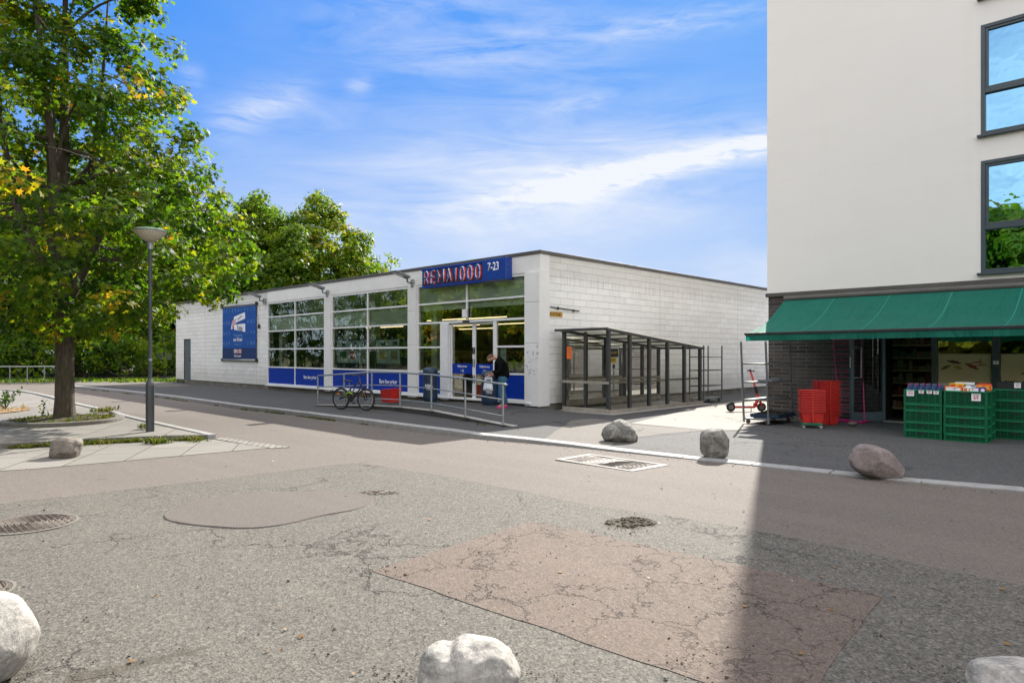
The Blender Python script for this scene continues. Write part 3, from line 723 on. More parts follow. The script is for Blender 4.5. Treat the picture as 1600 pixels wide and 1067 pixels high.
for q0,q1,sgn in ((xd0,xc-.003,1),(xc+.003,xd1,-1)):
    mb=MB(); w=.07; mb.box(q0,q0+w,YF+.065,YF+.11,.15,2.57); mb.box(q1-w,q1,YF+.065,YF+.11,.15,2.57); mb.box(q0+w,q1-w,YF+.065,YF+.11,.15,.24); mb.box(q0+w,q1-w,YF+.065,YF+.11,2.50,2.57)
    d=mb.build('sliding_door',M['frame'],store,bevel=.004)
    mb=MB(); mb.quad((q0+w,YF+.09,.24),(q1-w,YF+.09,.24),(q1-w,YF+.09,2.5),(q0+w,YF+.09,2.5)); mb.build('door_glass',M['glass'],d)
    mb=MB(); mb.box(q0+w,q1-w,YF+.078,YF+.084,.98,1.30); mb.build('blue_band',M['blue'],d)
    text('door_lettering','Velkommen',M['wtx'],d,((q0+q1)/2,YF+.074,1.21),.11,off=.01,sx=.85)
    text('door_lettering','7-23',M['wtx'],d,((q0+q1)/2,YF+.074,1.07),.11,off=.006,sx=.8)
    h=(q1-.035) if sgn>0 else (q0+.035)
    mb=MB(); mb.box(h-.015,h+.015,YF+.03,YF+.064,1.6,1.8); mb.build('lock',M['black'],d)
    for z0,z1 in ((.7,.95),(1.2,1.45)):
        mb=MB(); mb.box(h-.012,h+.012,YF+.045,YF+.064,z0,z1); mb.build('handle_slot',M['dgalv'],d)
# steel service door on the left
mb=MB(); mb.box(dl+.03,dr-.03,YF+.05,YF+.09,.18,2.38); dd=mb.build('service_door',mat('steel_door',(.105,.13,.145),.5,.06,2,50,.0005),store)
mb=MB(); mb.box(dl,dl+.03,YF+.02,YF+.2,.15,2.42); mb.box(dr-.03,dr,YF+.02,YF+.2,.15,2.42); mb.box(dl+.03,dr-.03,YF+.02,YF+.2,2.38,2.42); mb.build('door_frame',M['anthr'],dd)
mb=MB(); mb.box(dr-.16,dr-.09,YF-.0,YF+.05,1.15,1.4); mb.build('handle',M['black'],dd)
# barred side window
w=MB(); fr=.05
w.box(X1-.10,X1-.04,wy0,wy0+fr,1.0,2.13); w.box(X1-.10,X1-.04,wy1-fr,wy1,1.0,2.13); w.box(X1-.10,X1-.04,wy0+fr,wy1-fr,1.0,1.05); w.box(X1-.10,X1-.04,wy0+fr,wy1-fr,2.08,2.13); w.box(X1-.10,X1-.04,(wy0+wy1)/2-.03,(wy0+wy1)/2+.03,1.05,2.08)
sw=w.build('side_window',M['frame'],store)
mb=MB(); mb.quad((X1-.08,wy0+fr,1.05),(X1-.08,wy1-fr,1.05),(X1-.08,wy1-fr,2.08),(X1-.08,wy0+fr,2.08)); mb.build('glass_pane',M['glass'],sw)
mb=MB(); mb.box(X1-.24,X1-.20,wy0,wy1,1.0,2.13); mb.build('blind',M['tan'],sw)
mb=MB(); mb.box(X1-.03,X1+.06,wy0-.05,wy1+.05,.93,.995); mb.build('window_sill',M['cream'],sw,bevel=.005)
mb=MB()
for k in range(10):
    y=wy0+.06+k*(wy1-wy0-.12)/9; mb.box(X1-.02,X1-.005,y-.009,y+.009,1.0,2.12)
for z in (1.3,1.85): mb.box(X1-.032,X1-.021,wy0,wy1,z-.012,z+.012)
mb.build('bars',M['wood'],sw)
# conduit rod
mb=MB(); mb.tube([(X1+.05,YF+.36,2.92),(X1+.05,YF+1.65,2.86)],.018,8); mb.box(X1,X1+.05,YF+.7,YF+.74,2.86,2.94); mb.box(X1,X1+.05,YF+1.4,YF+1.44,2.83,2.9); mb.build('conduit',M['black'],store)
# scuff marks on the corner pier
mb=MB(); rnd=random.Random(4)
for k in range(46):
    x=rnd.uniform(X1-.46,X1+.0); z=rnd.gauss(1.45,.28); l=rnd.uniform(.02,.10); an=rnd.uniform(-.9,.9)
    c,s=math.cos(an),math.sin(an); wd=rnd.uniform(.002,.005)
    if not .9<z<2: continue
    mb.add([(x-l/2*c+wd*s,YF-.0765,z-l/2*s-wd*c),(x+l/2*c+wd*s,YF-.0765,z+l/2*s-wd*c),(x+l/2*c-wd*s,YF-.0765,z+l/2*s+wd*c),(x-l/2*c-wd*s,YF-.0765,z-l/2*s+wd*c)],[(0,1,2,3)])
mb.build('scuff_marks',M['black'],store)
# ------------------------------------------------------------------ things on the shop
def sign():
    xa=fx(667); xb=fx(764.7); xe=fx(801.5)
    zc=4.06
    t=thing('shop_sign','blue box sign with outlined REMA 1000 letters and a 7-23 box above the entrance','sign',((xa+xe)/2,YF-.15,3.74))
    mb=MB(); mb.box(xa,xb,YF-.20,YF-.035,3.74,4.36); bd=mb.build('name_board',M['navy'],t,bevel=.01)
    mb=MB(); 
    for z0,z1 in ((3.74,3.79),(4.31,4.36)): mb.box(xa-.01,xb,YF-.23,YF-.201,z0,z1)
    mb.build('rim',M['blue'],bd,bevel=.005)
    mb=MB(); mb.box(xb+.002,xe,YF-.30,YF-.035,3.74,4.37); hb=mb.build('hours_box',mat('sign_blue',(.006,.045,.28),.3,.05,2,0,0),t,bevel=.015)
    xc=(xa+xb)/2
    W=(xb-xa)*.94
    # letters laid out one by one with even pitch
    ST={'R':[[(0,0),(0,1),(.6,1),(.82,.9),(.85,.74),(.8,.6),(.6,.5),(0,.5)],[(.42,.5),(.88,0)]],'E':[[(.8,0),(0,0),(0,1),(.8,1)],[(0,.5),(.7,.5)]],
        'M':[[(0,0),(0,1),(.5,.3),(1,1),(1,0)]],'A':[[(0,0),(.45,1),(.9,0)],[(.16,.33),(.74,.33)]],'1':[[(.12,.78),(.42,1),(.42,0)]],
        '0':[[(.45+.42*math.copysign(abs(math.cos(q))**.75,math.cos(q)),.5+.5*math.copysign(abs(math.sin(q))**.85,math.sin(q))) for q in [2*PI*j/20 for j in range(21)]]]}
    S='REMA1000'; wd=[1,1,1.22,1.1,.72,1,1,1]; tot=sum(wd); x=xc-W/2; hh=.38; z0=zc-.19
    for i,ch in enumerate(S):
        cell=W*wd[i]/tot; lw=cell*.64; x0=x+cell*.15; x+=cell
        for nm,m_,r_,dy,dx,dz in (('letter_shadow',M['redtx'],.034,-.204,.052,-.014),('letter_outline',M['wtx'],.040,-.220,0,0),('letter_face',M['banner'],.028,-.244,0,0)):
            mb=MB()
            for pl in ST[ch]: mb.tube([(x0+lw*u+dx,YF+dy,z0+hh*v+dz) for u,v in pl],r_,8)
            mb.build(nm,m_,bd,smooth=True)
    text('hours','7-23',M['wtx'],hb,((xb+xe)/2-.02,YF-.302,4.13),.33,off=.02,sx=.82)
sign()
def banner():
    A=WY(350,479,YF).x; B=WY(402,479,YF).x; z0,z1=1.36,3.93
    t=thing('banner','tall blue advertising banner on rails on the white block wall','banner',((A+B)/2,YF-.06,z0))
    y=YF-.07
    mb=MB(); mb.box(A,B,y,y+.02,z0,z1-.10); mb.build('banner_sheet',M['banner'],t)
    mb=MB(); mb.box(A,B,y-.004,y-.001,z0,z0+.52); mb.build('navy_foot',M['navy'],t)
    for z in (z0-.05,z1-.02):
        mb=MB(); mb.tube([(A-.05,y,z),(B+.05,y,z)],.045,10); mb.build('rail',M['galv'],t,smooth=True)
        for x in (A-.05,B+.06):
            mb=MB(); mb.box(x-.04,x+.04,y-.05,y+.06,z-.07,z+.07); mb.build('end_bracket',M['black'],t,bevel=.01)
    mb=MB(); mb.tube([(B+.12,y,z1-.1),(B+.22,y,z1-.5),(B+.30,y,z1-1.0)],.006,5); mb.box(B+.25,B+.35,y-.03,y+.03,z1-1.18,z1-.98); mb.build('cord',M['black'],t)
    X=lambda f:A+(B-A)*f; Z=lambda f:z1-.10+(z0-z1+.10)*f
    yy=y-.004
    mb=MB()
    mb.add([(X(.36),yy,Z(.18)),(X(.36),yy,Z(.31)),(X(.70),yy,Z(.23)),(X(.69),yy,Z(.11))],[(0,1,2,3)])
    mb.add([(X(.36),yy,Z(.33)),(X(.37),yy,Z(.43)),(X(.70),yy,Z(.485)),(X(.70),yy,Z(.325))],[(0,1,2,3)])
    mb.build('white_card',M['wtx'],t)
    text('slogan','Hverdagskuttet',M['navy'],t,(X(.54),yy-.002,Z(.205)),.15,right=(1,0,.36),sx=.55,ext=0,off=.02)
    text('slogan','Kuttet',M['navy'],t,(X(.54),yy-.002,Z(.405)),.38,right=(1,0,-.18),sx=.62,ext=0,off=.02)
    mb=MB()
    mb.add([(X(.27),yy-.001,Z(.42)),(X(.31),yy-.001,Z(.26)),(X(.40),yy-.001,Z(.22)),(X(.48),yy-.001,Z(.26)),(X(.38),yy-.001,Z(.33)),(X(.33),yy-.001,Z(.42))],[(0,1,2,3,4,5)]); mb.build('scissors_mark',M['wtx'],t)
    mb=MB()
    for k in range(5):
        f=.24+.035*k; mb.add([(X(.30),yy-.003,Z(f+.03)),(X(.31),yy-.003,Z(f+.045)),(X(.44-.02*k),yy-.003,Z(f-.005)),(X(.44-.02*k),yy-.003,Z(f-.02))],[(0,1,2,3)])
    mb.build('red_stripes',M['redtx'],t)
    text('slogan','Vi kutter prisen på',M['paleblue'],t,(X(.48),yy,Z(.545)),.17,sx=.72,ext=0,off=.004)
    text('slogan','over 100 varer',M['wtx'],t,(X(.48),yy,Z(.625)),.24,sx=.68,ext=0,off=.022)
    text('slogan','Se utvalgte varer på rema.no',M['paleblue'],t,(X(.48),yy,Z(.715)),.09,sx=.78,ext=0,off=.002)
    text('slogan','REMA 1000',M['redtx'],t,(X(.485),yy-.004,Z(.858)),.27,sx=.62,ext=0,off=.035)
    text('slogan','REMA 1000',M['wtx'],t,(X(.475),yy-.006,Z(.855)),.27,sx=.62,ext=0,off=.012)
    text('slogan','Bare lave priser',M['wtx'],t,(X(.48),yy-.004,Z(.94)),.15,sx=.8,ext=0,off=.010)
    # little line-drawn grocery marks
    mb=MB(); rnd=random.Random(2)
    spots=[(k/11+.045,.055) for k in range(11)]+[(u,v) for v in (.29,.50,.70) for u in (.05,.13,.21,.78,.87,.95)]
    for u,v in spots:
        cx,cz=X(u),Z(v); k=rnd.randrange(4); an=rnd.uniform(-.5,.5)
        if k==0: pts=[(math.cos(q)*.05,math.sin(q)*.075) for q in np.linspace(0,6.283,12)]
        elif k==1: pts=[(-.04,-.08),(-.04,.03),(-.015,.05),(-.015,.09),(.015,.09),(.015,.05),(.04,.03),(.04,-.08),(-.04,-.08)]
        elif k==2: pts=[(-.05,-.08),(.0,.0),(.05,.09),(.02,.02),(-.05,-.08)]
        else: pts=[(-.05,.07),(.05,.07),(.03,-.06),(-.03,-.06),(-.05,.07)]
        P=[(cx+a_*math.cos(an)-b_*math.sin(an),yy-.001,cz+a_*math.sin(an)+b_*math.cos(an)) for a_,b_ in pts]
        mb.tube(P,.0065,3,cap=False)
    mb.build('line_drawings',M['paleblue'],t)
banner()
def flood(i, p, z, label):
    x=fx(p); t=thing('wall_lamp',label,'wall lamp',(x,YF-.03,z),group='lamps under the shop roof edge')
    mb=MB(); mb.box(x-.07,x+.07,YF-.10,YF-.034,z-.13,z+.13); mb.build('bracket',M['galv'],t,bevel=.008)
    mb=MB(); mb.tube([(x,YF-.10,z),(x,YF-.28,z+.03),(x,YF-.30,z+.26)],.03,8); mb.build('arm',M['dgalv'],t,smooth=True)
    Mx=Matrix.Translation((x,YF-.55,z+.28))@Matrix.Rotation(R(-14),4,'X')
    mb=MB(); mb.add([(-.12,.32,-.07),(.12,.32,-.07),(.12,.32,.03),(-.12,.32,.03),(-.16,-.32,-.03),(.16,-.32,-.03),(.16,-.32,.0),(-.16,-.32,.0)],[(3,2,1,0),(4,5,6,7),(0,1,5,4),(1,2,6,5),(2,3,7,6),(3,0,4,7)],Mx)
    mb.build('lamp_head',M['dgalv'],t,bevel=.01)
    mb=MB(); mb.box(-.11,.11,-.27,.12,-.062,-.052,Mx); mb.build('lens',M['paper'],t)
flood(0,337,3.97,'grey wall lamp at the far left end of the shop, left of the banner')
flood(1,415,3.97,'grey wall lamp above the gap between banner and first window bay')
flood(2,514,3.97,'grey wall lamp above the pier between the two window bays')
flood(3,647,3.97,'grey wall lamp just left of the shop name sign')
def sidesign():
    a=WX(853,490,X1); b=WX(878,490,X1); y0,y1=a.y,b.y
    z1=WX(853,486.5,X1).z; z0=WX(853,493.8,X1).z
    t=thing('shelter_sign','small amber sign with black lettering high on the side wall near the corner','sign',(X1+.02,(y0+y1)/2,z0))
    mb=MB(); mb.box(X1+.005,X1+.022,y0,y1,z0,z1); mb.build('sign_plate',M['ambersign'],t)
    text('lettering','TILFLUKTSROM',M['btx'],t,(X1+.0225,(y0+y1)/2,(z0+z1)/2-.005),.12,right=(0,1,0),sx=(y1-y0)/1.12,off=.008)
sidesign()
def notice(name,label,cat,pos,w,h,right,m,lines,tm,size):
    r=Vector(right); t=thing(name,label,cat,pos)
    n=r.cross(Vector((0,0,1)))
    mb=MB(); P=Vector(pos)
    q=[P-r*w/2-Vector((0,0,h/2)),P+r*w/2-Vector((0,0,h/2)),P+r*w/2+Vector((0,0,h/2)),P-r*w/2+Vector((0,0,h/2))]
    mb.add([tuple(v) for v in q]+[tuple(v+n*.003) for v in q],[(0,1,2,3)[::-1],(4,5,6,7),(0,1,5,4),(1,2,6,5),(2,3,7,6),(3,0,4,7)]); mb.build('sheet',m,t)
    if isinstance(lines,str): lines=[lines]
    for i,l in enumerate(lines):
        text('lettering',l,tm,t,tuple(P+n*.004+Vector((0,0,h*.32-i*h*.62/max(1,len(lines)-1 or 1)*(1 if len(lines)>1 else 0)-(h*.32 if len(lines)==1 else 0)))),size,right=right,ext=0,off=.01)
    return t
p=WY(836,553,YF); notice('notice','small white notice with a dark figure stuck on the scuffed corner pier','notice',(p.x,YF-.078,1.62),.2,.28,(1,0,0),M['paper'],['i'],M['btx'],.2)
p=WY(786.5,555,YF); notice('notice','pale blue notice hung inside the window right of the entrance doors','notice',(WY(786.5,556,YF+.08).x,YF+.08,1.55),.24,.56,(1,0,0),M['poster'],['Åpent','7-23','7-23'],M['navy'],.07)
# clock behind the glass
t=thing('wall_clock','round white clock seen high behind the window glass','clock',(WY(554.5,469,YF+.9).x,YF+.95,3.55))
c=t.location; mb=MB(); mb.lathe([(.13,0),(.13,.03),(.11,.035),(.0,.035)],24,(0,0,0),Matrix.Translation(c)@Matrix.Rotation(R(90),4,'X')); mb.build('clock_face',M['paper'],t)
mb=MB(); mb.torus((c.x,c.y-.03,c.z),.13,.012,'y',24,6); mb.build('clock_rim',M['black'],t); mb=MB(); mb.box(c.x-.006,c.x+.006,c.y-.045,c.y-.038,c.z,c.z+.08); mb.box(c.x,c.x+.06,c.y-.045,c.y-.038,c.z-.006,c.z+.006); mb.build('clock_hands',M['black'],t)
# posters on easels behind the glass of bay B
specs=[(524,545,'first from the left, a green packet',M['green']),(541,560,'second from the left, an amber jar',M['orange']),(557.5,574,'third from the left, a grey cup',M['galv']),(585,606,'fourth, with small round goods, right of the mullion',M['tan']),(603,625,'fifth, with two brown boxes',M['wood'])]
for k,(a_,b_,txt,cm) in enumerate(specs):
    xa=WY(a_,550,YF+.1).x; xb=WY(b_,550,YF+.1).x; y=YF+.17
    t=thing('window_poster','pale blue poster behind the glass, '+txt,'poster',((xa+xb)/2,y,1.05),group='posters leaning in the second window bay')
    Mx=Matrix.Translation(((xa+xb)/2,y,1.04))@Matrix.Rotation(R(3),4,'X'); w=(xb-xa)
    mb=MB(); mb.box(-w/2,w/2,0,.02,0,1.12,Mx); mb.build('board',M['navy'],t)
    mb=MB(); mb.box(-w*.42,w*.42,-.006,-.001,.22,1.06,Mx); mb.build('print',M['poster'],t)
    mb=MB(); mb.box(-w*.2,w*.25,-.012,-.007,.38,.66,Mx); mb.build('picture',cm,t)
    mb=MB(); mb.box(-w*.02,w*.3,-.012,-.007,.86,1.0,Mx); mb.build('price_flash',M['navy'],t)
t=thing('window_poster','dark navy poster at the right end of the poster row behind the glass','poster',(WY(630,550,YF+.28).x,YF+.28,1.05),group='posters leaning in the second window bay')
x=t.location.x; mb=MB(); mb.box(x-.27,x+.27,YF+.28,YF+.30,1.05,2.12); mb.build('board',M['navy'],t)
text('slogan','over 100 varer',M['wtx'],t,(x,YF+.276,1.5),.085,ext=0,off=.012)
# interior lights and shelves
for (px_,y,z) in ((600,16.5,2.75),(700,17.5,3.0),(718,20,2.9),(752,17,2.95),(800,17.5,2.9),(812,21,2.95),(745,23,2.9),(480,19,2.9)):
    x=WY(px_,500,y).x; mb=MB(); mb.box(x-1.3,x+1.3,y-.04,y+.04,z-.04,z)
    o=mb.build('ceiling_tube',M['striplight'],None,org=(x,y,z)); tag(o,'glowing tube lamps hanging inside the shop behind the glass','ceiling lamp','tube lamps inside the shop')
GOODS=[mat('goods_a',(.25,.12,.05),.6,.3,6,0,0),mat('goods_b',(.08,.15,.05),.6,.3,6,0,0),mat('goods_c',(.3,.25,.15),.6,.3,6,0,0),mat('goods_d',(.2,.03,.03),.6,.3,6,0,0)]
def shelf(x,y,w,h,label,rz=0):
    t=thing('goods_shelf',label,'shelf',(x,y,.1),group='goods shelves inside the shop')
    mb=MB(); mb.box(x-w/2,x+w/2,y+.35,y+.4,.1,h); 
    for k in range(5): z=.15+k*(h-.3)/4.6; mb.box(x-w/2,x+w/2,y,y+.349,z,z+.03)
    mb.build('rack',M['wood'],t)
    rnd=random.Random(int(x*10)); mb=MB()
    for k in range(5):
        z=.18+k*(h-.3)/4.6; q=x-w/2+.03
        while q<x+w/2-.15:
            ww=rnd.uniform(.06,.18); mb.box(q,q+ww-.01,y+.03,y+.3,z+.001,z+rnd.uniform(.12,.26),None,rnd.randrange(4)); q+=ww
    mb.build('goods',GOODS,t)
for k,(p_,y) in enumerate(((430,17.5),(480,18.5),(540,19),(620,20),(665,18),(720,21),(760,22),(800,19))):
    x=WY(p_,560,y).x; shelf(x,y,2.2,1.75,'stocked goods shelf dimly seen through the shop glass')
mb=MB(); xx=fx(745); mb.box(xx-.5,xx+.3,YF+1.4,YF+1.9,.1,.95); o=mb.build('checkout_counter',M['tan'],None,org=(xx,YF+1.6,.1),bevel=.01); tag(o,'tan wooden counter seen through the entrance doors','counter')
# two planters inside the right window
for k,(a_,b_) in enumerate(((797,806),(808,822))):
    xa=WY(a_,576,YF+.2).x; xb=WY(b_,576,YF+.2).x; x=(xa+xb)/2; w=(xb-xa)/2
    t=thing('flower_pot',('narrow' if k==0 else 'wide')+' square cream pot with dark greenery on the ledge in the right shop window','plant pot',(x,YF+.24,1.08),group='pots in the right shop window')
    mb=MB(); mb.add([(x-w*.8,YF+.13,1.08),(x+w*.8,YF+.13,1.08),(x+w*.8,YF+.35,1.08),(x-w*.8,YF+.35,1.08),(x-w,YF+.1,1.36),(x+w,YF+.1,1.36),(x+w,YF+.38,1.36),(x-w,YF+.38,1.36)],[(3,2,1,0),(4,5,6,7),(0,1,5,4),(1,2,6,5),(2,3,7,6),(3,0,4,7)]); mb.build('pot',M['cream'],t,bevel=.008)
    mb=MB(); rnd=random.Random(k)
    for q in range(90):
        c=Vector((x+rnd.uniform(-w,w),YF+.24+rnd.uniform(-.12,.12),1.38+rnd.random()**1.5*.35)); s=.05
        d=Vector((rnd.uniform(-1,1),rnd.uniform(-1,1),rnd.uniform(.2,1))).normalized()*s; e=d.cross(Vector((0,0,1))).normalized()*s*.4
        mb.add([tuple(c-d),tuple(c+e),tuple(c+d),tuple(c-e)],[(0,1,2,3)])
    mb.build('foliage',M['leaf_dark'],t)
mb=MB(); mb.box(fx(775),fx(822)-.06,YF+.08,YF+.42,1.02,1.075); mb.build('window_ledge',M['black'],store)
# ------------------------------------------------------------------ ramp and landing before the entrance
rp=[(489,633.6,.012),(496.5,633.4,.03),(537.5,634.2,.06),(581,634.5,.09),(625,636.8,.125),(674,642.4,.135),(727,652.8,.085),(786,664.5,.035),(802,667,.018)]
RP=[G(a,b,z) for a,b,z in rp]
mb=MB(); n=len(RP)
top=[(p.x,p.y,p.z) for p in RP]; back=[(p.x,YF-.002,max(p.z,.02) if i<7 else p.z) for i,p in enumerate(RP)]; bot=[(p.x,p.y,-.1) for p in RP]
vs=top+back+bot
fs=[(i,i+1,n+i+1,n+i) for i in range(n-1)]+[(2*n+i,2*n+i+1,i+1,i) for i in range(n-1)]+[(n-1,2*n+n-1,2*n-1)]
e=len(vs); cend=G(897,655.5,.018); vs+= [(cend.x,cend.y,.0125),(back[-1][0],YF-.002,.018),(X1,YF-.08,.0125)]
fs+=[(n-1,e,e+2,2*n-1)]
mb.add(vs,fs); o=mb.build('entrance_ramp',M['walk']); o['kind']='structure'
mb=MB()
for i in range(1,n-1):
    a,b=Vector(top[i]),Vector(top[i+1]); d=(b-a).normalized(); nn=Vector((-d.y,d.x,0)).normalized()*.17
    if nn.y<0: nn=-nn
    f=-nn*.06
    mb.add([tuple(q) for q in (a+f,b+f,b+nn,a+nn)]+[tuple(q+Vector((0,0,.022))) for q in (a+f,b+f,b+nn,a+nn)],[(3,2,1,0),(4,5,6,7),(0,1,5,4),(1,2,6,5),(2,3,7,6),(3,0,4,7)])
o=mb.build('ramp_edge',M['concr'],bevel=.006); o['kind']='structure'
t=thing('handrail','galvanised three bar railing along the edge of the entrance ramp','railing',tuple(RP[4]))
posts=[(496.5,633.2,.05,587),(537.5,634,.08,584.4),(581,634.3,.11,581.3),(625,636.4,.14,582),(674,641.9,.15,585.5),(727,652.2,.105,591.6),(786,663.8,.055,600.3)]
tops=[];bots=[]
for (a_,b_,z,ty) in posts:
    g=G(a_,b_,z); dep=F*(H-z)/(b_-HZ); zt=H-(ty-HZ)*dep/F; tops.append(Vector((g.x,g.y,zt))); bots.append(g)
for g,tt in zip(bots,tops):
    mb=MB(); mb.tube([g,tt],.024,10); mb.lathe([(.055,0),(.055,.012),(.03,.014)],12,(g.x,g.y,g.z)); mb.build('post',M['galv'],t)
ext=tops[-1]+(tops[-1]-tops[-2]).normalized()*.14
mb=MB(); mb.tube(tops+[ext],.024,10); mb.build('top_rail',M['galv'],t,smooth=True)
for f in (.62,.22):
    mb=MB(); mb.tube([b.lerp(c,f) for b,c in zip(bots,tops)],.014,8); mb.build('lower_rail',M['galv'],t,smooth=True)
# ------------------------------------------------------------------ litter bins, red basket
def bin_(pxx,pyy,z,r,h,label,f=1):
    g=G(pxx,pyy,z); t=thing('litter_bin',label,'litter bin',g,R(40))
    mb=MB(); mb.lathe([(r*.86,.0),(r*.9,.03),(r*.98,.10),(r,.14),(r,h*.68),(r*1.03,h*.69),(r*1.03,h*.72),(r*.93,h*.725)],32); mb.build('body',M['bin'],t,smooth=False)
    mb=MB(); mb.lathe([(r*.80,h*.725),(r*.80,h*.84)],24); mb.build('opening',M['black'],t)
    mb=MB()
    for k in range(5):
        a=PI*(.15+.3*k)+PI*.4; mb.box(-.03,.03,-.012,.012,h*.72,h*.85,Matrix.Rotation(a,4,'Z')@Matrix.Translation((0,r*.92,0)))
    mb.build('hood_post',M['bin'],t)
    mb=MB(); mb.lathe([(r*1.03,h*.845),(r*1.03,h*.88),(r*.96,h*.94),(r*.75,h*.985),(r*.35,h),(0.001,h)],32); auto_smooth(mb.build('hood',M['bin'],t))
    mb=MB(); mb.lathe([(r*.8,0),(r*.8,.04)],20,(0,0,-.0)); mb.build('base_ring',M['black'],t)
    for s,zz in (('REMA',h*.46),('1000',h*.38)):
        text('lettering',s,M['wtx'],t,(0,-r-.006,zz),.12,right=(1,0,0),sx=.8,off=.012)
    return t
b1=bin_(672.5,627,.13,.225,1.06,'dark blue domed litter bin left of the entrance doors')
b2=bin_(765,633,.12,.24,1.0,'dark blue litter bin beside the bending person')
g=G(611,628,.12); t=thing('red_box','open red plastic box with a slanted rim standing on the ramp by the wall','box',g,R(4))
mb=MB(); w,d,h=.26,.22,.42
bt=[(-w*.86,-d*.8,0),(w*.86,-d*.8,0),(w*.86,d*.8,0),(-w*.86,d*.8,0)]; tp=[(-w,-d,h*.86),(w,-d,h),(w,d,h),(-w,d,h*.86)]
it=[(-w*.93,-d*.92,h*.86),(w*.93,-d*.92,h),(w*.93,d*.92,h),(-w*.93,d*.92,h*.86)]; ib=[(-w*.8,-d*.75,.02),(w*.8,-d*.75,.02),(w*.8,d*.75,.02),(-w*.8,d*.75,.02)]
mb.add(bt+tp+it+ib,[(3,2,1,0)]+[(i,(i+1)%4,(i+1)%4+4,i+4) for i in range(4)]+[(4+i,4+(i+1)%4,8+(i+1)%4,8+i) for i in range(4)]+[(8+i,8+(i+1)%4,12+(i+1)%4,12+i) for i in range(4)]+[(12,13,14,15)])
mb.build('box_shell',M['red'],t,bevel=.006)
mb=MB(); rim=[Vector(p) for p in tp]; 
for i in range(4): mb.tube([rim[i],rim[(i+1)%4]],.014,6)
mb.build('rim',M['red'],t)
